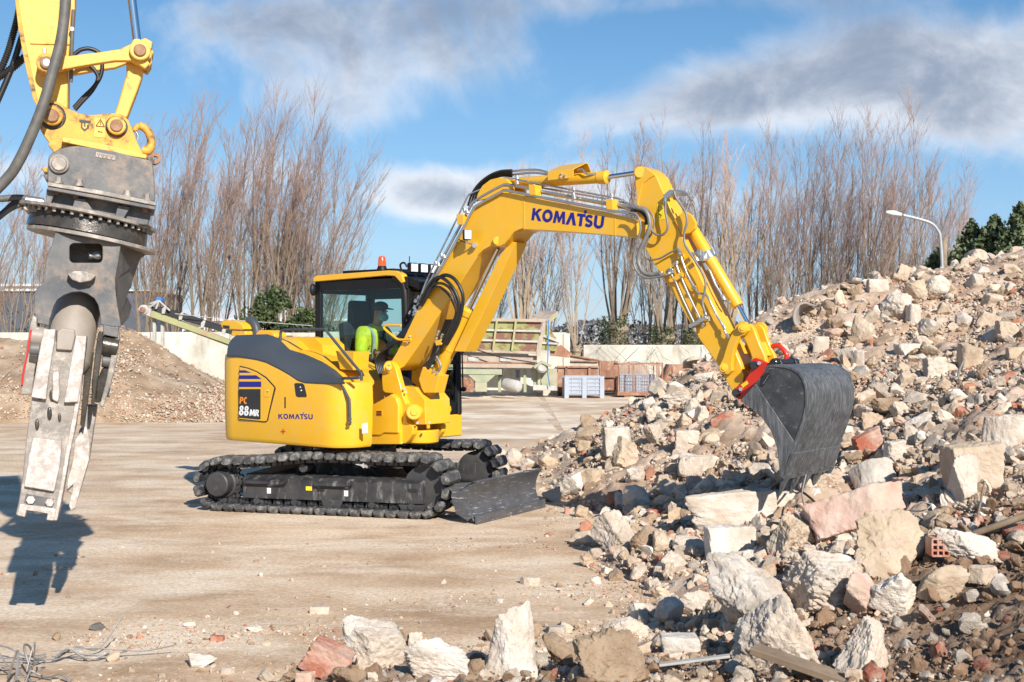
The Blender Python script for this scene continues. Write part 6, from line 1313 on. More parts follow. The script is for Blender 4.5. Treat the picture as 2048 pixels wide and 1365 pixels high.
# pulveriser body: front cheek plate with window and arch, side cheeks behind it
def holed(name, m, outer_, holes, d0, d1, parent=None, bevel=.005):
    # plate with openings, triangulated from its outline
    bm = bmesh.new(); Y = GY + d0
    def lp(pts_):
        vs = [bm.verts.new(at(x, y, Y)) for x, y in pts_]; return [bm.edges.new((vs[i], vs[(i + 1) % len(vs)])) for i in range(len(vs))]
    ed = lp(outer_)
    for h_ in holes: ed += lp(h_)
    bmesh.ops.triangle_fill(bm, edges=ed, use_beauty=True, normal=tuple(-GE))
    r_ = bmesh.ops.extrude_face_region(bm, geom=bm.faces[:]); bmesh.ops.translate(bm, vec=tuple(GE * (d1 - d0)), verts=[g_ for g_ in r_['geom'] if isinstance(g_, bmesh.types.BMVert)])
    bmesh.ops.recalc_face_normals(bm, faces=bm.faces[:]); bmesh.ops.translate(bm, vec=tuple(-ORG[(parent or de).name]), verts=bm.verts[:])
    me = bpy.data.meshes.new(name); bm.to_mesh(me); bm.free(); me.shade_smooth(); me.set_sharp_from_angle(angle=rad(30)); me.materials.append(M[m]); o = bpy.data.objects.new(name, me); COL.objects.link(o); o.parent = parent or de; ORG[o.name] = ORG[(parent or de).name]
    if bevel: q = o.modifiers.new('bevel', 'BEVEL'); q.width = bevel; q.segments = 2; q.limit_method = 'ANGLE'; q.angle_limit = rad(50); q.harden_normals = True
    return o
def rrect(x0, y0, x1, y1, r, sk=0): return arc(x1 - r, y1 - r, r, 0, 90, 4) + arc(x0 + r, y1 - r, r, 90, 180, 4) + arc(x0 + r, y0 + r, r, 180, 270, 4) + arc(x1 - r, y0 + r, r, 270, 360, 4)
bodyo = [(110, 466), (150, 472), (200, 477), (243, 482), (236, 530), (230, 560), (232, 590), (240, 640), (243, 655), (222, 653), (202, 650), (200, 628), (196, 610), (188, 597), (175, 588), (160, 584), (144, 585), (128, 591), (115, 600), (108, 612), (100, 638), (84, 636), (67, 627), (68, 600), (70, 582), (82, 570), (89, 556), (93, 515), (104, 490)]
bo_ = holed('pulveriser_body', 'old_steel', bodyo, [rrect(139, 487, 205, 526, 9)], -.34, -.29)
gb('body_core', 'grease', [(108, 478), (244, 484), (238, 560), (236, 640), (210, 640), (150, 590), (96, 590), (92, 560), (98, 510)], -.02, .26, bevel=.01)
gb('lower_rib', 'old_steel_lo', [(134, 548), (150, 542), (172, 543), (192, 552), (182, 562), (160, 566), (144, 560)], -.42, -.335, bo_, bevel=.006)
rs_ = [(242, 481), (300, 500), (306, 508), (283, 518), (272, 535), (268, 560), (266, 590), (256, 606), (262, 622), (258, 640), (243, 660), (238, 640), (231, 590), (230, 560)]
mb = MB()   # right cheek seen turned to the side
cheek = [(242, 481, -.31), (298, 505, .20), (281, 519, .18), (269, 540, .16), (263, 575, .12), (252, 590, .0), (264, 612, .08), (258, 636, .04), (244, 652, -.20), (238, 640, -.31), (231, 590, -.31), (231, 560, -.31)]
nr = [at(x, y, GY + d) for x, y, d in cheek]; mb.prism(nr, [p + vv((-.03, .012, 0)) for p in nr]); mb.build('side_cheek', 'old_steel', bo_, bevel=.003, ang=20)
mb = MB(); mb.cyl(at(178, 512, GY - .22), at(205, 510, GY - .2), .022, 10); mb.ell(at(196, 511, GY - .22), (.035, .03, .03)); mb.build('hydraulic_fitting', 'zinc', bo_)
mb = MB(); A = at(152, 628, GY - .06); B_ = at(132, 728, GY - .20); d = (B_ - A) / np.linalg.norm(B_ - A); mb.lathe(A, d, [(-.12, .10), (-.08, .135), (-.02, .148), (np.linalg.norm(B_ - A), .150), (np.linalg.norm(B_ - A) + .05, .12)], 36); mb.build('jaw_cylinder', 'cyl_dust', de, ang=30)
# front jaw
jaw_l, jaw_r = [(87, 659), (79, 700), (72, 739), (63, 800), (59, 830), (50, 900), (46, 950), (38, 1000), (32, 1028)], [(115, 1040), (122, 1010), (131, 960), (140, 900), (150, 860), (158, 800), (166, 740), (171, 700), (173, 673)]
fj = gb('front_jaw', 'old_steel_lo', jaw_l + [(34, 1032), (50, 1035), (53, 1022), (94, 1029), (92, 1041), (112, 1043)] + jaw_r + [(150, 671), (148, 690), (112, 684), (112, 660)], -.50, -.24, bevel=.01)
gb('jaw_rail', 'scraped', [(87, 659), (111, 659), (108, 690), (98, 750), (92, 800), (62, 795), (72, 739), (79, 700)], -.545, -.49, fj, bevel=.008)
gb('jaw_rail', 'scraped', [(152, 671), (173, 673), (171, 701), (166, 744), (156, 805), (128, 806), (134, 770), (146, 700)], -.545, -.49, fj, bevel=.008)
gb('jaw_block', 'cyl_dust', [(114, 664), (122, 656), (150, 660), (150, 676), (144, 702), (112, 700)], -.53, -.49, fj, bevel=.01)
gb('jaw_rib', 'scraped', [(104, 745), (118, 742), (120, 790), (116, 806), (104, 800)], -.53, -.49, fj, bevel=.01)
gb('wear_plate', 'scraped', [(66, 875), (124, 882), (120, 930), (108, 984), (48, 974), (56, 920)], -.535, -.49, fj, bevel=.008)
gb('jaw_edge', 'scraped', [(166, 744), (160, 800), (150, 860), (140, 905), (126, 985), (114, 1042), (106, 1041), (120, 975), (132, 900), (146, 830), (156, 770)], -.52, -.47, fj, bevel=.006)
gb('bolt_recess', 'old_steel', [(52, 988), (108, 998), (104, 1014), (48, 1006)], -.505, -.495, fj, bevel=.001)
gb('jaw_nose', 'scraped', [(40, 1008), (112, 1018), (108, 1042), (93, 1041), (95, 1028), (53, 1021), (50, 1035), (34, 1031)], -.53, -.40, fj, bevel=.006)
for x, y in ((61, 1001), (99, 1006)):
    mb = MB(); c = at(x, y, GY - .53); mb.cyl(c, c + GE * .04, .027, 6, ch=.004); mb.build('bolt', 'scraped', fj)
for (x, y, w_, h_) in ((80, 789, 4.5, 11), (104, 792, 5, 12), (99, 828, 4.5, 13), (74, 850, 4, 11), (119, 836, 3, 9)):
    q = at(x, y, GY - .50); mb = MB(); mb.ell(q, (w_ / 300, .008, h_ / 300), 12, 8, (GR, GE, zvec)); mb.build('slot_hole', 'grease', fj)
# left linkage plate
lp_ = gb('left_link', 'old_steel_lo', [(60, 648), (66, 630), (74, 636), (74, 655), (86, 660), (78, 700), (70, 740), (64, 790), (41, 790), (43, 750), (52, 700)], -.46, -.18, bevel=.008)
gb('link_slot', 'grease', [(59, 710), (76, 712), (73, 728), (57, 724)], -.465, -.455, lp_, bevel=.001)
mb = MB(); mb.cyl(at(62, 672, GY - .42), at(92, 676, GY - .42), .062, 20, ch=.006); mb.build('link_pin', 'cyl_dust', lp_)
mb = MB(); mb.cyl(at(60, 698, GY - .44), at(80, 700, GY - .44), .042, 16, ch=.005); mb.build('link_pin', 'old_steel', lp_)
gb('left_hinge', 'old_steel', [(70, 628), (100, 636), (98, 652), (70, 646)], -.40, -.2)
mb = MB(); mb.tube([at(62, 660, GY - .475), at(56, 700, GY - .475), (at(47, 745, GY - .475)), at(44, 770, GY - .475)], .006, 6); mb.build('paint_streak', 'red', lp_)
# right linkage plates and pins
gb('right_hinge', 'old_steel', [(206, 650), (238, 656), (236, 676), (206, 670)], -.36, -.1)
rl = gb('right_link', 'grease', [(196, 668), (200, 661), (206, 664), (206, 690), (196, 760), (188, 812), (182, 812), (184, 760), (191, 700)], -.40, -.30, bevel=.008)
gb('right_link', 'old_steel_lo', [(232, 664), (238, 660), (240, 672), (234, 720), (222, 770), (206, 816), (199, 812), (212, 762), (224, 700)], -.34, -.05, bevel=.008)
gb('link_body', 'grease', [(206, 735), (220, 735), (212, 780), (200, 806), (190, 806), (194, 760)], -.28, -.05, bevel=.01)
mb = MB(); mb.cyl(at(203, 690, GY - .30), at(236, 696, GY - .30), .066, 24, ch=.006); mb.build('link_pin', 'grease', rl)
mb = MB(); mb.cyl(at(204, 722, GY - .28), at(226, 724, GY - .28), .042, 18, ch=.005); mb.build('link_pin', 'old_steel', rl)
mb = MB(); mb.cyl(at(214, 785, GY - .2), at(222, 787, GY - .2), .03, 12, ch=.004); mb.build('link_bolt', 'cyl_dust', rl)
gb('inner_plate', 'grease', [(172, 700), (188, 702), (180, 770), (168, 860), (160, 850), (166, 780)], -.20, -.05)
# rear jaw
rj = gb('rear_jaw', 'old_steel_lo', [(172, 812), (195, 811), (186, 870), (179, 920), (168, 960), (150, 1018), (141, 1022), (137, 1016), (144, 990), (134, 984), (140, 940), (152, 900), (158, 862), (166, 850)], -.10, .12, bevel=.01)
gb('rear_tip', 'scraped', [(150, 880), (172, 850), (180, 880), (178, 920), (166, 962), (151, 1016), (142, 1022), (138, 1012), (146, 970), (135, 980), (134, 968), (146, 920)], -.13, -.09, rj, bevel=.006)
# hoses
gt([(137, -60, -.35), (131, 0, -.38), (128, 40, -.40), (120, 90, -.42), (105, 145, -.44), (88, 205, -.45), (66, 262, -.45), (38, 322, -.44), (12, 360, -.42), (-50, 420, -.4)], .033, 'greyhose', 'hydraulic_hose', n=16)
gt([(50, -60, .3), (40, 10, .3), (26, 70, .3), (8, 125, .3), (-30, 200, .3)], .022, 'blackm', 'hydraulic_hose', rings=1)
gt([(60, 20, .3), (40, 85, .3), (22, 140, .3), (-10, 215, .3)], .02, 'blackm', 'hydraulic_hose')
gt([(70, 100, .3), (48, 116, .3), (20, 140, .3), (-40, 178, .3)], .025, 'blackm', 'hydraulic_hose', rings=1)
gt([(148, 110, .0), (162, 100, .0), (180, 98, .0), (197, 106, .0), (204, 124, -.0), (202, 150, .0), (188, 174, .0), (166, 196, .0), (148, 216, .0)], .014, 'blackm', 'hydraulic_hose')
gt([(178, 130, .0), (190, 142, .0), (196, 158, .0), (184, 182, .0), (164, 204, .0), (150, 220, .0)], .014, 'blackm', 'hydraulic_hose')
gt([(-60, 398, -.1), (0, 398, -.1), (40, 396, -.1), (80, 402, -.1)], .022, 'greyhose', 'hydraulic_hose'); gt([(-60, 470, -.1), (0, 430, -.1), (35, 403, -.1), (84, 405, -.1)], .017, 'blackm', 'hydraulic_hose'); gt([(-50, 480, -.1), (0, 434, -.1), (30, 414, -.1), (60, 406, -.1), (84, 407, -.1)], .017, 'greyhose', 'hydraulic_hose')
mb = MB(); mb.cyl(at(50, 400, GY - .12), at(88, 405, GY - .12), .026, 10, ch=.004); mb.build('hose_fitting', 'zinc', de)
# the rest of the arm goes on above the frame, so it carries on from other viewpoints
gb('arm_upper', 'yellow_old', [(20, -58), (151, -58), (160, -520), (-120, -520)], -.155, .155, bevel=.01)

at = at_world
# ================================================================== background: walls, buildings
M['wallc'] = mat('concrete_wall', (.56, .53, .45), (.42, .39, .32), 1.1, .92, detail=10, bump=.004, bscale=9, stops=[(.32, (.40, .37, .30)), (.5, (.56, .53, .45)), (.66, (.66, .63, .56))], hi=((.30, .27, .20), 1.0, .55, .72, (2.2, 2.2, .35)))
def panelwall(name, label, x0, x1, y, h, pw, th=.22, y1=None):
    y1 = y if y1 is None else y1; w = empty(name, (x0, y, 0), label, 'wall'); n = int((x1 - x0) / pw); r = random.Random(int(h * 100))
    for i in range(n):
        a, b = x0 + pw * i + .015, x0 + pw * (i + 1) - .015; ya = y + (y1 - y) * i / n; yb = y + (y1 - y) * (i + 1) / n; hh = h + r.uniform(-.02, .03)
        mb = MB(); mb.prism([(a, ya, 0), (b, yb, 0), (b, yb, hh), (a, ya, hh)], [(a, ya + th, 0), (b, yb + th, 0), (b, yb + th, hh), (a, ya + th, hh)]); mb.build('wall_panel', 'wallc', w, bevel=.02)
        mb = MB(); mb.prism([(b - .10, yb - .05, 0), (b + .13, yb - .05, 0), (b + .13, yb - .05, hh - .03), (b - .10, yb - .05, hh - .03)], [(b - .10, yb, 0), (b + .13, yb, 0), (b + .13, yb, hh - .03), (b - .10, yb, hh - .03)])
        if i % 2 == 0: mb.build('pilaster', 'wallc', w, bevel=.01)
    return w
panelwall('concrete_wall', 'pale concrete panel wall behind the left gravel heap and the conveyor', -30, 2.6, 43.5, 2.2, 2.9)
panelwall('concrete_wall', 'lower pale concrete wall behind the bins and rusty buckets', 2.7, 40, 47.5, 1.75, 4.6)
M['dblue'] = mat('dark_cladding', (.085, .093, .12), (.075, .083, .10), 2, .6)
M['wroof'] = mat('white_roofing', (.70, .70, .70), (.6, .6, .6), 2, .6); M['dglass'] = mat('window_glass', (.03, .04, .05), (.05, .06, .07), 2, .1)
db = empty('warehouse', (-36, 80, 0), 'dark slate industrial hall behind the wall at the left', 'building')
MB().box((-37.8, 84, 2.55), (14.6, 4, 2.55)).build('wall', 'dblue', db, bevel=.03)
for i in range(17):
    x = -52.2 + i * 1.8; MB().box((x, 79.96, 2.55), (.03, .045, 2.5)).build('cladding_rib', 'dblue', db)
MB().box((-37.8, 84, 5.13), (14.8, 4.2, .04)).build('roof_edge', 'wroof', db)
for x in (-31.5, -29.9, -24.6): 
    wn = MB().box((x, 79.93, 1.95), (.65, .04, .55)).build('window', 'blackd', db); MB().box((x, 79.88, 1.95), (.58, .02, .48)).build('pane', 'dglass', wn)
wb = empty('white_hall', (-22, 118, 0), 'white roofed hall far behind the conveyor', 'building')
MB().box((-25, 122, 1.9), (11.5, 4, 1.9)).build('wall', 'wroof', wb, bevel=.03); mb = MB(); mb.prism([(-37, 117, 3.8), (-13, 117, 3.8), (-13, 126, 4.9), (-37, 126, 4.9)], [(-37, 117, 4.0), (-13, 117, 4.0), (-13, 126, 5.1), (-37, 126, 5.1)]); mb.build('roof', 'wroof', wb)
for i in range(9): MB().box((-35.5 + i * 2.6, 117.95, 2.4), (.7, .03, .5)).build('window', 'dglass', wb)
wb2 = empty('white_house', (-46, 120, 0), 'small white building showing between the trees at the far left', 'building')
MB().box((-46.5, 124, 3.6), (2.6, 3, 3.6)).build('wall', 'wroof', wb2, bevel=.03); MB().box((-46.5, 124, 7.3), (3.0, 3.4, .1)).build('roof', 'wroof', wb2)
for x in (-47.6, -45.6): MB().box((x, 120.95, 5.6), (.4, .04, .5)).build('window', 'dglass', wb2)

# ================================================================== bare trees
M['bark'] = mat('tree_bark', (.34, .27, .185), (.20, .155, .11), 5, .9, detail=8, bump=.01, bscale=12)
M['limb'] = mat('bare_limbs', (.37, .29, .205), (.25, .195, .14), 3, .9)
M['twig'] = mat('reddish_twigs', (.46, .32, .25), (.35, .235, .185), 1.2, .9)
def twigtube(V, Fc, P_, r0, r1):
    P_ = np.array(P_); k = len(V); m = len(P_); T = P_[-1] - P_[0]; T = T / (np.linalg.norm(T) + 1e-9); a = np.cross(T, (.3, .9, .1)); a /= np.linalg.norm(a) + 1e-9; b = np.cross(T, a)
    for i in range(m):
        r = r0 + (r1 - r0) * i / (m - 1)
        for w in (0, 2.094, 4.189): V.append(P_[i] + (a * cos(w) + b * sin(w)) * r)
    for i in range(m - 1):
        for j in range(3): Fc.append((k + i * 3 + j, k + i * 3 + (j + 1) % 3, k + i * 3 + 3 + (j + 1) % 3, k + i * 3 + 3 + j))
def bare_tree(seed, H, nshoot, spread, lean, th, tr, dens=1.0, ivy=0):
    r = random.Random(seed); LV, LF, TV, TF = [], [], [], []; trunk = MB()
    top = vv((lean * th * .3, 0, th)); trunk.tube([(0, 0, -.1), (0.03, 0, th * .4), tuple(top * .75), tuple(top)], [tr * 1.25, tr, tr * .95, tr * 1.1], 9); trunk.ell(top, (tr * 1.3, tr * 1.3, tr * .9), 9, 6)
    for s in range(nshoot):
        w = r.uniform(0, 2 * pi); sp_ = spread * r.uniform(.1, 1) ** .8; L_ = (H - th) * r.uniform(.62, 1.02) * (1 - .22 * sp_ / max(spread, .01)); d = vv((cos(w) * sp_ , sin(w) * sp_ * .8, 1.0)); d /= np.linalg.norm(d)
        p = top + vv((cos(w), sin(w), 0)) * tr * .7; P_ = [p]; n = 9
        for i in range(n):
            t = (i + 1) / n; d = d + vv((r.uniform(-.09, .09) + lean * .10 * t, r.uniform(-.09, .09), .07)); d /= np.linalg.norm(d); P_.append(P_[-1] + d * L_ / n)
        r0 = tr * r.uniform(.15, .27); twigtube(LV, LF, P_, r0, .008)
        m = int(25 * dens * L_ / 8)
        for q in range(m):
            t = r.uniform(.12, .97) ** .8; i = min(int(t * n), n - 1); f = t * n - i; b = P_[i] * (1 - f) + P_[i + 1] * f; dd = P_[i + 1] - P_[i]; dd /= np.linalg.norm(dd)
            a = r.uniform(0, 2 * pi); o = vv((cos(a), sin(a), 0)) * r.uniform(.25, .75); e = dd + o; e /= np.linalg.norm(e); l_ = L_ * r.uniform(.08, .26) * (1.2 - .6 * t)
            e2 = e + vv((lean * .15, 0, .30)); e2 /= np.linalg.norm(e2); Q = [b, b + e * l_ * .45, b + e * l_ * .45 + e2 * l_ * .55]
            big = t < .55; twigtube(LV if big else TV, LF if big else TF, Q, .013 if big else .009, .004)
            for z in range(r.randint(4, 7)):
                g_ = r.uniform(.25, .95); bb = Q[0] * (1 - g_) + Q[2] * g_; a = r.uniform(0, 2 * pi); e3 = e2 + vv((cos(a), sin(a), .15)) * r.uniform(.3, .6); e3 /= np.linalg.norm(e3); l3 = l_ * r.uniform(.25, .55)
                twigtube(TV, TF, [bb, bb + e3 * l3 * .5, bb + (e3 + vv((0, 0, .12))) * l3], .0055, .0025)
    return trunk, (np.array(LV), np.array(LF)), (np.array(TV), np.array(TF)), top
def leafcloud(n, fn, size, seed):
    r = np.random.default_rng(seed); C_ = fn(r, n); n = len(C_); d = r.normal(size=(n, 3)); d /= np.linalg.norm(d, axis=1, keepdims=True); e = np.cross(d, r.normal(size=(n, 3))); e /= np.linalg.norm(e, axis=1, keepdims=True); s = size * r.uniform(.6, 1.4, n)[:, None]
    V = np.stack([C_ - d * s, C_ + e * s * .55, C_ + d * s, C_ - e * s * .55], 1).reshape(-1, 3); return V, np.arange(len(V)).reshape(-1, 4)
M['ivy'] = mat('ivy_leaves', (.055, .075, .025), (.035, .055, .018), 1.5, .65, stops=[(.35, (.02, .035, .012)), (.5, (.055, .08, .025)), (.68, (.12, .14, .05))])
M['ever'] = mat('conifer_needles', (.045, .075, .03), (.03, .05, .02), 1.2, .75, stops=[(.35, (.04, .055, .025)), (.5, (.09, .12, .05)), (.68, (.17, .20, .09))])
TREES = []
for i, (H_, ns, sp_, ln, th_, tr_) in enumerate([(12.0, 12, .20, .5, .9, .24), (12.3, 10, .16, .45, 1.3, .26), (11.4, 14, .36, .8, .8, .26), (12.4, 16, .30, .25, 2.4, .40), (12.6, 14, .26, .3, 2.1, .36), (12.2, 9, .24, .3, 1.0, .18), (10.6, 8, .34, .2, 1.4, .18)]):
    trunk, Lm, Tm, top = bare_tree(50 + i, H_, ns, sp_, ln, th_, tr_, 1.15 if i < 3 else .95)
    TREES.append((trunk, Lm, Tm, th_, tr_, {}))
def put_tree(k, px, Y, label, s=1.0, rz=0, ivy=False, grp='bare poplar trees along the far boundary'):
    trunk, Lm, Tm, th_, tr_, cache = TREES[k]; x = (px - CX) / F * Y
    s = s * (1.07 if px < 700 else 1.0); e = empty('bare_tree', (x, Y, 0), label, 'tree', grp); e.scale = (s, s, s); e.rotation_euler = (0, 0, rz)
    if not cache:
        o = trunk.build('trunk', 'bark', None); cache['trunk'] = o.data; bpy.data.objects.remove(o)
        for nm, (V, Fc), m in (('limbs', Lm, 'limb'), ('twigs', Tm, 'twig')): o = np_mesh(nm, V, Fc, m, smooth=False); cache[nm] = o.data; bpy.data.objects.remove(o)
    for nm in ('trunk', 'limbs', 'twigs'):
        o = bpy.data.objects.new(nm, cache[nm]); COL.objects.link(o); o.parent = e
        if nm != 'trunk': o['kind'] = 'stuff'
    if ivy:
        if 'ivy' not in cache:
            def fn(r, n): z = r.uniform(.1, th_ * 1.25, n); a = r.uniform(0, 2 * pi, n); q = tr_ * (1 + r.gamma(2, .12, n)) * (1.2 - .15 * z / th_); return np.stack([q * np.cos(a), q * np.sin(a), z], 1)
            V, Fc = leafcloud(3200, fn, .05, k + 3); o = np_mesh('ivy', V, Fc, 'ivy', smooth=False); cache['ivy'] = o.data; bpy.data.objects.remove(o)
        o = bpy.data.objects.new('ivy', cache['ivy']); COL.objects.link(o); o.parent = e; o['kind'] = 'stuff'
    return e
TG = [(2, -60, 56, 'bare tree at the very left edge of the frame', .95, 0, 0), (6, 22, 50, 'low bare tree between the hoses and the frame edge', .86, .4, 0), (6, 78, 51, 'low bare tree just left of the pulveriser', .80, 2, 0), (5, 120, 58, 'bare tree hidden behind the pulveriser jaws', .8, 1, 0),
      (0, 285, 55, 'bare poplar rising just right of the pulveriser', .98, .1, 0), (1, 335, 56, 'slender bare poplar above the conveyor head', 1.0, -.1, 0), (0, 395, 54, 'thick stemmed bare poplar above the middle of the conveyor', 1.04, .15, 0), (5, 430, 57, 'thin bare poplar left of the ivy bush', 1.05, .5, 0), (1, 485, 55, 'bare poplar at the left side of the ivy bush', 1.02, .1, 0),
      (0, 530, 56, 'tallest bare poplar above the ivy bush', 1.08, .05, 0), (1, 560, 55, 'bare poplar with the reddest top behind the cab rear', 1.02, -.1, 0), (2, 600, 56, 'bare poplar spreading to the right above the cab', 1.0, .0, 0), (2, 635, 55, 'rightmost leaning poplar of the left row, behind the cab', .90, .1, 0),
      (5, 975, 57, 'bare tree seen under the boom bend', .86, .3, 1), (3, 1040, 55, 'ivy covered pollard behind the feeder hopper', .85, 1, 1), (5, 1085, 56, 'slim bare tree behind the raised hopper flap', .92, .2, 0), (6, 1150, 54, 'bare forked tree right of the hopper flap', 1.05, .7, 0), (3, 1228, 55, 'large ivy clad pollard behind the grey pallet box', 1.0, .2, 1), (5, 1290, 58, 'thin bare tree between two pollards', .98, 1.2, 0), (4, 1325, 55, 'large pollard behind the cage box', .96, .4, 1),
      (5, 1365, 58, 'thin bare tree behind the arm', 1.0, 2.2, 0), (4, 1388, 54, 'pollard beside the arm cylinders', .92, 2.0, 1), (3, 1448, 56, 'pollard right behind the bucket cylinder', .98, .9, 0), (1, 1505, 57, 'bare poplar above the bucket linkage', .98, .2, 0), (0, 1545, 56, 'bare poplar at the left foot of the big heap', .97, .2, 0), (5, 1580, 58, 'thin bare poplar over the left shoulder of the heap', 1.1, .2, 0),
      (1, 1625, 56, 'bare poplar over the heap left of the skyline clod', 1.0, -.2, 0), (0, 1665, 56, 'bare poplar over the skyline clod', 1.0, .1, 0), (1, 1705, 57, 'bare poplar over the white skyline block', 1.03, .15, 0), (0, 1745, 55, 'tall bare poplar left of the street lamp head', 1.06, .1, 0), (1, 1790, 57, 'tallest bare poplar beside the street lamp head', 1.1, .2, 0), (2, 1820, 57, 'bare poplar between the lamp head and its pole', .93, .1, 0), (5, 1875, 58, 'bare poplar behind the lamp pole', .96, .4, 0), (6, 1910, 60, 'low bare tree right of the lamp pole', 1.0, .1, 0)]
for k, px, Y, lab, s, rz, iv in TG: put_tree(k, px, Y, lab, s, rz, bool(iv))
# ivy bush
def fbush(r, n):
    c = [(-.9, 0, 1.9, 1.3, 1.2, 1.5), (.6, 0, 1.6, 1.5, 1.2, 1.4), (1.7, .1, 1.4, 1.0, 1.0, 1.2), (-.3, 0, 3.1, .8, .8, 1.1), (-1.9, 0, .9, .8, .8, .9), (.3, 0, .7, 2.2, 1, .8), (1.0, 0, 2.6, .8, .7, .7)]
    i = r.integers(0, len(c), n); C_ = np.array(c)[i]; d = r.normal(size=(n, 3)); d /= np.linalg.norm(d, axis=1, keepdims=True); q = r.uniform(.55, 1.05, n)[:, None]; P_ = C_[:, :3] + d * C_[:, 3:] * q
    k = fbm(P_ * 1.7, 2, 4) > -.28; return P_[k & (P_[:, 2] > .05)]
e = empty('ivy_bush', ((560 - CX) / F * 52, 52, 0), 'dark green ivy bush behind the hood, left of the cab', 'bush')
V, Fc = leafcloud(26000, fbush, .085, 5); o = np_mesh('foliage', V, Fc, 'ivy', 'stuff', smooth=False); o.parent = e
mb = MB()
for i in range(9): mb.tube([(-1.8 + i * .45, 0, 0), (-1.9 + i * .48, .1, 1.2), (-2.0 + i * .55, 0, 2.8)], [.07, .05, .02], 6)
mb.build('stem', 'bark', None).parent = e
# conifers
def conif(H_, R_, seed):
    def fn(r, n):
        z = H_ * (1 - r.random(n) ** .55 * .96); a = r.uniform(0, 2 * pi, n); lump = 1 + .28 * np.sin(a * 5 + z * 3.1) + .18 * np.sin(a * 9 - z * 5); q = R_ * (1 - z / H_) ** .75 * lump * r.uniform(.55, 1.05, n); return np.stack([q * np.cos(a), q * np.sin(a), z + .15 * q], 1)
    return leafcloud(15000, fn, .10, seed)
for i, (px, Y, H_, R_, lab) in enumerate([(1880, 49, 5.6, 2.3, 'dark conifer behind the lamp pole'), (1945, 47, 6.5, 2.0, 'second conifer right of the lamp pole'), (1990, 46, 6.6, 1.9, 'conifer left of the frame edge conifer'), (2040, 45, 6.9, 2.0, 'tallest conifer at the right edge'), (2110, 46, 6.8, 2, 'conifer beyond the right edge')]):
    e = empty('conifer', ((px - CX) / F * Y, Y, 0), lab, 'tree', 'dark conifers behind the heap'); V, Fc = conif(H_, R_, i); o = np_mesh('foliage', V, Fc, 'ever', 'stuff', smooth=False); o.parent = e; mb = MB(); mb.cyl((0, 0, 0), (0, 0, H_ * .85), .13, 8, r1=.03); mb.build('trunk', 'bark', None).parent = e
# low scrub at the foot of the trees
def fscr(r, n): x = r.uniform(-30, 26, n); k = fbm(np.stack([x * .4, x * 0, x * 0], 1), 3, 2); z = r.random(n) ** 1.5 * (1.9 + 1.3 * k); y = r.uniform(54, 59, n); return np.stack([x, y, z.clip(.02)], 1)
V, Fc = leafcloud(9000, fscr, .11, 8); M['scrub'] = mat('dry_scrub', (.14, .115, .07), (.08, .07, .04), .8, .9); o = np_mesh('scrub', V, Fc, 'scrub', 'stuff', smooth=False, label='brown brambles and scrub at the foot of the far trees')
M['farwood'] = mat('far_wood', (.16, .15, .15), (.11, .11, .115), .15, .95)
def ffar(r, n): x = r.uniform(-90, 90, n); k = fbm(np.stack([x * .08, x * 0, x * 0], 1), 3, 6); z = r.random(n) ** .8 * (3.2 + 1.6 * k); y = r.uniform(180, 190, n); return np.stack([x, y, z.clip(.02)], 1)
V, Fc = leafcloud(22000, ffar, .33, 9); o = np_mesh('distant_wood', V, Fc, 'farwood', 'stuff', smooth=False, label='low grey far-off wood on the horizon')

# ================================================================== street lamp and pole
M['galv'] = mat('galvanised_steel', (.42, .43, .43), (.34, .35, .35), 4, .5, metal=.4)
YL = 34.0
sl = empty('street_lamp', tuple(at(1884, 682, YL) * vv((1, 1, 0))), 'curved grey street lamp rising behind the heap', 'street lamp')
p0 = at(1886, 600, YL); mb = MB(); mb.tube(spl([vv((p0[0], YL, 0)), vv((p0[0], YL, 1)), at(1885, 560, YL), at(1881, 480, YL), at(1876, 462, YL), at(1862, 447, YL), at(1835, 438, YL), at(1806, 431, YL)], 6), .045, 10); mb.build('pole', 'galv', sl, ang=60)
mb = MB(); mb.prism([at(1806, 427, YL - .12), at(1790, 421, YL - .12), at(1772, 421, YL - .12), at(1770, 427, YL - .12), at(1784, 431, YL - .12), at(1804, 434, YL - .12)], [at(1806, 427, YL + .12), at(1790, 421, YL + .12), at(1772, 421, YL + .12), at(1770, 427, YL + .12), at(1784, 431, YL + .12), at(1804, 434, YL + .12)]); mb.build('lamp_head', 'galv', sl, bevel=.03)
tp = empty('timber_post', tuple(vv((at(1887, 682, 36)[0], 36, 0))), 'weathered timber post directly beside the street lamp pole', 'post'); x = at(1888, 0, 36)[0]
MB().cyl((x, 36, 0), (x, 36, EYE + (682 - 476) / F * 36), .10, 10, r1=.085).build('post', 'bark', tp)

# ================================================================== conveyor at the left
M['lime'] = mat('faded_green_paint', (.38, .38, .17), (.32, .31, .15), 2.2, .6, hi=((.42, .24, .16), 2.5, .52, .62)); M['mint'] = mat('pale_green_paint', (.27, .31, .19), (.36, .38, .26), 2.5, .7, hi=((.46, .36, .27), 2.2, .48, .66))
M['belt'] = mat('rubber_belt', (.02, .02, .022), (.035, .033, .03), 3, .7); M['lightst'] = mat('pale_steel', (.50, .49, .45), (.38, .36, .32), 4, .6, bump=.001)
M['rust'] = mat('rusty_sheet', (.30, .14, .08), (.20, .09, .05), 2.4, .8, stops=[(.3, (.17, .075, .045)), (.5, (.30, .15, .09)), (.68, (.42, .26, .18))], hi=((.50, .32, .22), 1.6, .56, .68), bump=.003, bscale=20)
M['dusty'] = mat('dust_covered_steel', (.46, .38, .30), (.36, .28, .22), 2, .85, hi=((.30, .15, .10), 2.5, .58, .70)); M['greybox'] = mat('grey_plastic', (.38, .42, .48), (.33, .36, .41), 3, .6)
YC = 38
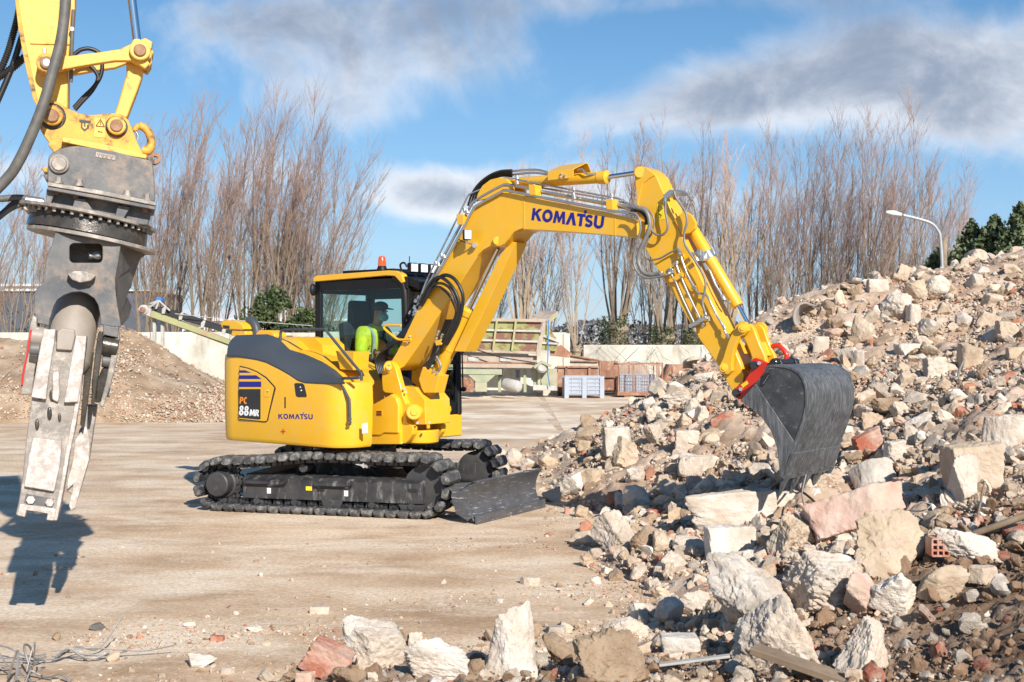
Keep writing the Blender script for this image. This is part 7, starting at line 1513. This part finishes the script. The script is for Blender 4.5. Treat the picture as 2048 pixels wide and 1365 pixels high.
cv = empty('conveyor', tuple(at(400, 682, YC) * vv((1, 1, 0))), 'faded green belt conveyor slanting down behind the hood', 'conveyor')
def cb_(name, m, pts_, y0, y1, parent, bevel=.01, Yt=None):
    Yt = y0 if Yt is None else Yt; return MB().prism([at(x, y, Yt) * vv((1, 0, 1)) + vv((0, y0, 0)) for x, y in pts_], [at(x, y, Yt) * vv((1, 0, 1)) + vv((0, y1, 0)) for x, y in pts_]).build(name, m, parent, bevel=bevel)
cb_('frame_beam', 'lime', [(298, 623), (305, 622), (470, 684), (560, 717), (560, 731), (470, 694), (300, 634)], YC, YC + .12, cv); cb_('frame_beam', 'lime', [(298, 623), (305, 622), (560, 717), (560, 731), (300, 634)], YC + .9, YC + 1.0, cv)
cb_('belt', 'belt', [(300, 613), (318, 614), (475, 664), (560, 694), (560, 704), (470, 672), (300, 622)], YC + .1, YC + .9, cv, .02)
cb_('head_plate', 'lightst', [(275, 618), (285, 612), (302, 618), (300, 634), (290, 630), (276, 624)], YC - .05, YC + .05, cv)
mb = MB(); c = at(288, 620, YC); mb.cyl(c - vv((0, .1, 0)), c + vv((0, 1.0, 0)), .15, 20, ch=.02); mb.build('head_drum', 'lightst', cv); mb = MB(); mb.cyl(c - vv((0, .16, 0)), c - vv((0, .08, 0)), .09, 16); mb.build('drum_hub', 'rust', cv)
mb = MB(); c = at(318, 601, YC + .3); mb.cyl(c - vv((0, .1, 0)), c + vv((0, .3, 0)), .10, 18, ch=.02); M['bluem'] = mat('blue_paint', (.05, .20, .55), (.04, .16, .45), 3, .5); mb.build('drive_motor', 'bluem', cv)
mb = MB()
for a_, b_ in (((298, 616), (318, 602)), ((318, 602), (340, 622)), ((318, 602), (312, 618)), ((300, 608), (318, 602))): mb.tube([at(*a_, YC), at(*b_, YC)], .03, 6)
mb.build('motor_stay', 'lightst', cv)
for x, y in ((326, 622), (360, 634), (404, 650), (446, 664), (490, 680)): cb_('belt_bracket', 'lightst', [(x - 2, y - 4), (x + 3, y - 9), (x + 7, y - 8), (x + 3, y + 6), (x - 3, y + 6)], YC - .06, YC, cv, .004)
for x in (305, 321): cb_('support_leg', 'lightst', [(x, 635), (x + 6, 637), (x + 6, 800), (x, 800)], YC + .2, YC + .32, cv)
mb = MB(); mb.tube([at(350, 628, YC - .1), at(460, 640, YC - .1), at(625, 652, YC + 3)], .012, 5); mb.build('stay_cable', 'lightst', cv)
# tree-root debris below the conveyor stands as scrub; feeder hopper
YH = 42.0
fh = empty('feeder_hopper', tuple(at(1030, 682, YH) * vv((1, 1, 0))), 'old green and rusty feeder hopper on legs in the middle background', 'hopper')
M['hopg'] = mat('rusty_green_sheet', (.30, .32, .11), (.25, .26, .10), 1.4, .7, detail=10, hi=((.19, .085, .06), 1.5, .46, .55, (1, 1, 1.6)))
hop = cb_('hopper_side', 'hopg', [(905, 640), (1084, 643), (1078, 672), (1072, 706), (905, 703)], YH, YH + .06, fh, .005); cb_('hopper_back', 'dusty', [(905, 640), (1084, 643), (1074, 706), (905, 703)], YH + 2.2, YH + 2.26, fh, .005, Yt=YH)
cb_('top_rail', 'dusty', [(903, 635), (1090, 639), (1092, 645), (903, 642)], YH - .12, YH + .05, fh, .01)
for y0, y1 in (((657, 661), (664, 668)), ((677, 682), (684, 689))):
    cb_('side_rail', 'lightst', [(903, y0[0]), (1082, y0[1]), (1082, y0[1] + 4), (903, y0[0] + 4)], YH - .10, YH, fh, .006)
cb_('bottom_rail', 'dusty', [(903, 698), (1076, 704), (1076, 709), (903, 703)], YH - .10, YH, fh, .006)
for x in (912, 950, 988, 1026): cb_('rib', 'lime', [(x + 4, 641), (x + 8, 641), (x, 702), (x - 4, 702)], YH - .14, YH - .01, fh, .004)
cb_('end_post', 'dusty', [(1086, 645), (1092, 645), (1080, 712), (1072, 712)], YH - .14, YH - .01, fh, .006)
cb_('end_wing', 'hopg', [(1090, 646), (1118, 684), (1112, 703), (1078, 700)], YH - .04, YH + .02, fh, .005); cb_('wing_rail', 'lightst', [(1084, 668), (1118, 680), (1118, 686), (1083, 673)], YH - .12, YH - .03, fh, .005)
cb_('wing_rail', 'lightst', [(1080, 684), (1116, 686), (1115, 690), (1080, 688)], YH - .12, YH - .03, fh, .005)
mb = MB(); A_ = [at(1060, 640, YH + .1), at(1095, 642, YH), at(1116, 626, YH + .6), at(1082, 625, YH + 1.4)]; mb.prism(A_, [p + zvec * .06 for p in A_]); mb.build('hinged_flap', 'dusty', fh); cb_('flap_edge', 'lime', [(1094, 643), (1116, 626), (1116, 632), (1097, 649)], YH - .03, YH + .03, fh, .004)
cb_('conveyor_wing', 'rust', [(1100, 700), (1122, 690), (1144, 708), (1138, 716), (1100, 712)], YH + .1, YH + .2, fh, .005)
cb_('screen_panel', 'dusty', [(900, 706), (1074, 712), (1074, 728), (900, 726)], YH + .1, YH + .2, fh, .01)
for x in (946, 1010): cb_('panel_plate', 'lightst', [(x - 10, 714), (x + 12, 715), (x + 12, 724), (x - 10, 723)], YH + .05, YH + .1, fh, .004)
cb_('chassis_beam', 'dusty', [(880, 726), (1072, 728), (1072, 737), (880, 735)], YH - .2, YH - .02, fh, .01); cb_('chassis_beam', 'dusty', [(880, 726), (1072, 728), (1072, 737), (880, 735)], YH + 1.9, YH + 2.1, fh, .01, Yt=YH)
cb_('red_beam', 'rust', [(905, 723.5), (1070, 726), (1070, 728), (905, 726)], YH - .22, YH - .1, fh, .003)
cb_('cross_panel', 'mint', [(880, 738), (1004, 739), (1004, 750), (880, 748)], YH - .15, YH, fh, .01)
cb_('leg_gusset', 'mint', [(936, 750), (992, 750), (975, 765), (952, 765)], YH - .12, YH, fh, .01); cb_('leg', 'mint', [(950, 765), (974, 765), (974, 784), (950, 784)], YH - .12, YH + .3, fh, .01)
for x in (999, 1050, 1078): cb_('leg', 'mint', [(x - 3, 738), (x + 3, 738), (x + 3, 785), (x - 3, 785)], YH + .2, YH + .35, fh, .01)
for x, y in ((1001, 742), (1035, 744)): cb_('spring', 'black', [(x - 4, y - 4), (x + 5, y - 4), (x + 4, y + 12), (x - 3, y + 12)], YH - .1, YH + .1, fh, .01)
cb_('stand', 'mint', [(1062, 738), (1114, 738), (1114, 778), (1068, 778)], YH + .3, YH + .5, fh, .01); cb_('stand_beam', 'lightst', [(1066, 770), (1116, 772), (1116, 782), (1066, 781)], YH - .05, YH + .1, fh, .01)
mb = MB(); c = at(1084, 735, YH - .25); mb.cyl(c, c + vv((0, .5, 0)), .19, 22, ch=.03); mb.cyl(c - vv((0, .04, 0)), c, .13, 20); mb.build('electric_motor', 'lightst', fh)
cb_('motor_hood', 'mint', [(1066, 733), (1084, 722), (1103, 730), (1101, 736), (1084, 727), (1070, 738)], YH - .35, YH + .2, fh, .004)
mb = MB(); mb.tube([at(945, 697, YH - .3), at(1000, 715, YH - .3), at(1075, 727, YH - .3)], .02, 5); mb.build('hose', 'blackm', fh)
mb = MB(); mb.tube([at(1097, 640, YH - .2), at(1096, 700, YH - .2), at(1095, 745, YH - .2), at(1100, 774, YH - .2)], .018, 5); mb.build('blue_rope', 'bluem', fh)
tk = empty('gas_cylinder', tuple(at(1030, 682, 41.0) * vv((1, 1, 0))), 'grey tank lying on the ground under the hopper', 'tank'); mb = MB(); a_, b_ = at(1010, 768, 41.3), at(1046, 776, 40.8); mb.lathe(a_, b_ - a_, [(-.08, .08), (-.02, .17), (.04, .20), (.55, .20), (.62, .16), (.66, .06)], 20); mb.build('tank_body', 'lightst', tk)
dr_ = empty('engine_block', tuple(at(930, 682, 40.6) * vv((1, 1, 0))), 'dusty engine part on the ground left of the hopper legs', 'scrap'); mb = MB(); mb.cyl(at(925, 766, 40.6), at(938, 768, 41.2), .20, 12, ch=.03); mb.box(at(933, 776, 40.8), (.25, .2, .14)); mb.build('casting', 'rust', dr_, bevel=.02)

# ---- bins
def bin_open(name, label, cat, px0, px1, pt, pb, Y, dep, m, th=.04, slats=0, skew=0, Wm=None):
    s = F / Y; zb = 0; zt = EYE - (pt - CY) / s; x0 = (px0 - CX) / s; x1 = (px1 - CX) / s; e = empty(name, ((x0 + x1) / 2, Y, 0), label, cat)
    for nm, c, h in (('front_wall', ((x0 + x1) / 2, Y, zt / 2 + .05), ((x1 - x0) / 2, th / 2, zt / 2 - .05)), ('back_wall', ((x0 + x1) / 2, Y + dep, zt / 2 + .05), ((x1 - x0) / 2, th / 2, zt / 2 - .05)), ('side_wall', (x0 + th / 2, Y + dep / 2, zt / 2 + .05), (th / 2, dep / 2, zt / 2 - .05)), ('side_wall', (x1 - th / 2, Y + dep / 2, zt / 2 + .05), (th / 2, dep / 2, zt / 2 - .05)), ('floor', ((x0 + x1) / 2, Y + dep / 2, .12), ((x1 - x0) / 2 - th, dep / 2, .03))):
        MB().box(c, h).build(nm, m, e, bevel=.01)
    return e, x0, x1, zt
def pallet_box(name, label, px0, px1, pt, Y, dep):
    e, x0, x1, zt = bin_open(name, label, 'pallet box', px0, px1, pt, 0, Y, dep, 'greybox')
    for x in (x0 + .07, (x0 + x1) / 2, x1 - .07): MB().box((x, Y - .045, zt / 2 - .0), (.075, .025, zt / 2)).build('corner_post', 'greybox', e, bevel=.01)
    for k in range(5):
        for q in range(2): MB().box((x0 + (x1 - x0) * (.27 + .46 * q), Y - .03, zt * (.22 + .17 * k)), ((x1 - x0) * .17, .015, .018)).build('rib', 'greybox', e)
    for q in range(4): MB().box((x0 + (x1 - x0) * (.19 + .2 * q), Y - .028, zt * .55), (.012, .012, zt * .36)).build('rib', 'greybox', e)
    for k in range(3): MB().box((x0 - .02, Y + dep * (.2 + .3 * k), zt / 2), (.02, .05, zt / 2 - .02)).build('side_rib', 'greybox', e)
    MB().box(((x0 + x1) / 2, Y - .03, zt - .03), ((x1 - x0) / 2, .035, .03)).build('rim', 'greybox', e, bevel=.006); return e
pallet_box('pallet_box', 'pale grey plastic pallet box in front of the rusty skip', 1129, 1208, 753, 41.5, 1.0)
pallet_box('pallet_box', 'grey plastic pallet box standing inside the rusty cage', 1240, 1312, 750, 42.6, .9)
e, x0, x1, zt = bin_open('rusty_skip', 'rusty steel skip behind the pale grey pallet box', 'skip', 1115, 1196, 734, 0, 43.2, 2.0, 'rust')
MB().box(((x0 + x1) / 2, 43.15, zt), ((x1 - x0) / 2 + .03, .05, .03)).build('rim', 'rust', e); 
for x in (x0 + .3, x1 - .3): MB().box((x, 43.14, zt / 2), (.04, .04, zt / 2)).build('stiffener', 'rust', e)
MB().box((x0 - .03, 44.1, zt / 2), (.03, 1.0, zt / 2)).build('side_frame', 'dusty', e)
e, x0, x1, zt = bin_open('rusty_skip', 'dark rusty box between the skip and the cage', 'skip', 1202, 1236, 723, 0, 44.5, 1.2, 'rust')
cg = empty('wire_cage', tuple(at(1280, 682, 42) * vv((1, 1, 0))), 'rusty tubular cage round a grey plastic box', 'cage'); s_ = F / 42; X0, X1 = (1237 - CX) / s_, (1325 - CX) / s_; ZT = EYE - (729 - CY) / s_; mb = MB()
for y in (42.0, 43.6):
    for x in (X0, X0 + .5, X1 - .12, X1): MB().box((x, y, ZT / 2 + .06), (.022, .022, ZT / 2)).build('upright', 'rust', cg)
    for z in (.18, ZT): MB().box(((X0 + X1) / 2, y, z), ((X1 - X0) / 2, .02, .022)).build('cross_bar', 'rust', cg)
for x in (X0, X1):
    for z in (.18, ZT): MB().box((x, 42.8, z), (.02, .8, .022)).build('side_bar', 'rust', cg)
wn = MB()
for i in range(18): wn.box((X0 + (X1 - X0) * (i + .5) / 18, 42.0, ZT / 2 + .05), (.004, .004, ZT / 2 - .05))
for i in range(9): wn.box(((X0 + X1) / 2, 42.0, .2 + (ZT - .2) * (i + .5) / 9), ((X1 - X0) / 2, .004, .004))
wn.build('wire_mesh', 'rust', cg, kind='stuff'); MB().box(((X0 + X1) / 2, 42.8, .12), ((X1 - X0) / 2 + .04, .85, .05)).build('base_frame', 'rust', cg)
for x in (X0 + .3, X1 - .3): MB().box((x, 42.1, .04), (.1, .1, .045)).build('foot', 'rust', cg)
vt = empty('round_tank', tuple(at(1262, 682, 45) * vv((1, 1, 0))), 'pale round steel drum end behind the cage', 'tank'); mb = MB(); c = at(1262, 754, 45.2); mb.lathe(c, vv((.25, 1, 0)), [(0, .3), (.0, .52), (.03, .56), (.9, .56), (.93, .5)], 30); mb.build('drum', 'dusty', vt); MB().box((c[0], c[1] + .4, c[2] / 2 - .2), (.45, .3, max(c[2] / 2 - .2, .1))).build('cradle', 'rust', vt)
sc_ = empty('scrap_frame', tuple(at(1180, 682, 44.2) * vv((1, 1, 0))), 'long rusty frame with a sloping side leaning above the skips', 'frame')
cb_('sloping_side', 'wallc', [(1090, 703), (1200, 722), (1200, 736), (1090, 733)], 43.95, 44.0, sc_, .004); 
for a_, b_ in (((1090, 702), (1200, 722)), ((1088, 702), (1088, 745)), ((1112, 706), (1112, 745)), ((1200, 721), (1200, 752)), ((1100, 722), (1196, 724))): mb = MB(); mb.tube([at(*a_, 43.9), at(*b_, 43.9)], .035, 5); mb.build('frame_tube', 'rust', sc_)
def big_bucket(label, px0, px1, pt, pb, Y, flip=1):
    s = F / Y; x0, x1 = (px0 - CX) / s, (px1 - CX) / s; zt = EYE - (pt - CY) / s; e = empty('excavator_bucket', ((x0 + x1) / 2, Y, 0), label, 'bucket'); w = x1 - x0
    prof_ = [(0, zt), (-.25, zt * .75), (-.38, zt * .45), (-.25, .12), (.0, .0), (.5, .0), (.95, .15), (1.0, .2)]
    def X(q, y): return (x0 + .28 + q * .0, Y + y, 0)
    sidep_ = [(0.30, zt), (.10, zt * .62), (0.0, zt * .38), (.10, .1), (.3, .0), (w * .6, .0), (w, zt * .98)]
    for yy in (Y, Y + 1.4): MB().prism([(x0 + a, yy, z) for a, z in sidep_], [(x0 + a, yy + .04, z) for a, z in sidep_]).build('side_plate', 'rust', e, bevel=.005)
    mb = MB(); mb.grid([[(x0 + a, yy, z) for a, z in sidep_] for yy in (Y, Y + 1.44)]); mb.build('shell', 'rust', e, solid=.03); MB().box((x0 + w * .35, Y - .02, zt * .6), (.02, .03, zt * .35)).build('wear_rib', 'rust', e); return e
big_bucket('large rusty spare bucket right of the cage', 1325, 1384, 730, 795, 42.4); big_bucket('second rusty spare bucket half hidden by the heap', 1380, 1442, 731, 790, 43.2)
lg = empty('timber_baulk', tuple(at(1406, 682, 45) * vv((1, 1, 0))), 'brown timber baulk leaning on the wall above the rusty buckets', 'timber'); mb = MB(); mb.tube([at(1370, 748, 45), at(1402, 725, 45.2), at(1424, 712, 45.4)], .10, 6); mb.build('baulk', 'rust', lg)
# dangling brambles on the right wall
mb = MB(); r = random.Random(4)
for i in range(12):
    x = r.uniform(1135, 1420); q = [at(x, 694, 47.3)]; 
    for k in range(3): q.append(q[-1] + vv((r.uniform(-.5, .5), -.05, -r.uniform(.15, .45))))
    mb.tube(q, .006, 4)
mb.build('hanging_brambles', 'scrub', None, kind='stuff', label='dry bramble stems hanging over the right concrete wall')

# ================================================================== small things on the heap and the yard
M['rebar'] = mat('grey_wire', (.30, .29, .28), (.22, .20, .18), 20, .55, metal=.3); M['wood'] = mat('old_wood', (.30, .215, .14), (.20, .14, .09), 6, .85, stretch=(1, 1, 1), bump=.002, bscale=30); M['darkwood'] = mat('wet_dark_wood', (.10, .07, .045), (.16, .12, .08), 9, .8, bump=.003)
M['ceramic'] = mat('grey_ceramic', (.34, .30, .27), (.28, .24, .21), 6, .6)
def thin(name, m, label, cat, pts_, r, n=8, grp=None):
    Q = [at(x, y, Y) for x, y, Y in pts_]; c = Q[0]; mb = MB(); mb.tube(spl(Q, 5), r, n); return tag(mb.build(name, m, None, origin=c, ang=60), label, cat, grp)
def hY(px, py, d=0): p = hit(px, py); return (px, py, (p[1] if p is not None else 10) - .12 - d)
thin('steel_bar', 'rebar', 'light grey bar leaning on the slope right of the bucket', 'bar', [hY(1712, 822), hY(1728, 790), hY(1752, 757)], .016)
thin('steel_bar', 'rebar', 'thin grey bar below the dusty brick lump', 'bar', [hY(1762, 842), hY(1764, 870), hY(1768, 905)], .012)
thin('wooden_pole', 'wood', 'round wooden pole sticking out at the right edge', 'pole', [hY(1948, 1068), hY(2000, 1050, .15), hY(2070, 1024, .3)], .022)
thin('thin_stick', 'wood', 'thin stick standing in the brown clay', 'stick', [hY(1955, 1035, .2), (1962, 1000, hY(1955, 1035)[2] - .2), (1970, 962, hY(1955, 1035)[2] - .2)], .008)
thin('steel_bar', 'rebar', 'rusty bar upright on the upper slope', 'bar', [hY(1916, 752), (1920, 738, hY(1916, 752)[2]), (1927, 722, hY(1916, 752)[2])], .015)
thin('cable', 'blackm', 'black cable lying across the concrete beam', 'cable', [hY(1585, 976, .6), hY(1610, 988, .6), hY(1645, 1018, .5)], .010)
thin('wire', 'rebar', 'thin bent wire rising in front of the bucket teeth', 'wire', [hY(1628, 1045, .6), (1612, 1020, 10.1), (1604, 990, 10.1), (1612, 950, 10.15)], .006)
thin('wire', 'rebar', 'looped pale wire right of the tilted slab', 'wire', [hY(1815, 1022, .3), hY(1845, 1022, .4), (1862, 1010, hY(1845, 1022)[2] - .4), (1840, 1005, hY(1845, 1022)[2] - .4), (1826, 1018, hY(1845, 1022)[2] - .4)], .005)
thin('wire', 'rebar', 'hanging pale wire above the dark flat slab', 'wire', [hY(1790, 925, .1), hY(1772, 900, .1), hY(1766, 865, .1), hY(1760, 845, .1)], .008)
def plank(name, m, label, p0, p1, w, t, cat='plank'):
    A_, B_ = at(*p0), at(*p1); d = B_ - A_; L_ = np.linalg.norm(d); d /= L_; s = np.cross(d, zvec); s /= np.linalg.norm(s); u_ = np.cross(s, d); mb = MB(); mb.box((A_ + B_) / 2, (L_ / 2, w / 2, t / 2), (d, s, u_)); return tag(mb.build(name, m, None, origin=A_, bevel=.004), label, cat)
Yp = hY(1600, 1335)[2]
plank('plank', 'wood', 'muddy dark plank under the smooth pale boulder', (1508, 1298, Yp - .1), (1760, 1385, Yp - .45), .13, .035)
Yq = hY(1380, 1330)[2]
plank('metal_strip', 'lightst', 'bent white strip at the bottom right of the berm', (1318, 1330, Yq), (1460, 1312, Yq - .05), .05, .015, 'strip'); 
# hollow brick, half pipe tile
hbk = hit(1885, 1098); 
if hbk is not None:
    Y = hbk[1] - .25; e = empty('hollow_brick', tuple(at(1884, 1085, Y)), 'broken red hollow brick left of the white lump', 'brick'); c = at(1882, 1096, Y); wq, hq = .052, .052; mb = MB()
    for i in range(4): mb.box(c + vv((-wq + i * wq * 2 / 3, .06, 0)), (.006, .06, hq))
    for k in range(4): mb.box(c + vv((0, .06, -hq + k * hq * 2 / 3)), (wq, .0595, .006))
    o = mb.build('brick_webs', 'r_brick', e, bevel=.002)
Y = hit(1632, 640); Y = Y[1] - .15 if Y is not None else 17; c = at(1626, 634, Y); mb = MB(); rows = []
for t in np.linspace(0, 1, 4): rows.append([c + vv((.16 * cos(w) - .06 + .18 * (t - .5), t * .35 - .1, .20 * sin(w) - .03 * t)) for w in np.linspace(rad(60), rad(250), 12)])
mb.grid(rows); tag(mb.build('half_pipe', 'ceramic', None, origin=c, solid=.03, ang=50), 'broken grey half pipe high on the left of the heap', 'pipe')
# wire tangle bottom left
r = random.Random(9); wt = empty('wire_tangle', tuple(at(60, 1330, 7.2) * vv((1, 1, 0))), 'tangle of bent rusty rebar wire at the bottom left', 'wire')
for i in range(16):
    a = r.uniform(0, 2 * pi); L_ = r.uniform(.25, .75); c = vv((-2.72 + r.uniform(-.1, .1), 7.15 + r.uniform(-.2, .2), .03)); q = [c + vv((0, 0, r.uniform(0, .05)))]
    for k in range(4): a += r.uniform(-.7, .7); q.append(q[-1] + vv((cos(a) * L_ / 4, sin(a) * L_ / 5, 0))); q[-1][2] = .02 + abs(r.gauss(0, .08))
    mb = MB(); mb.tube(spl(q, 4), r.uniform(.004, .007), 5); mb.build('wire_strand', 'rebar', wt, ang=60)
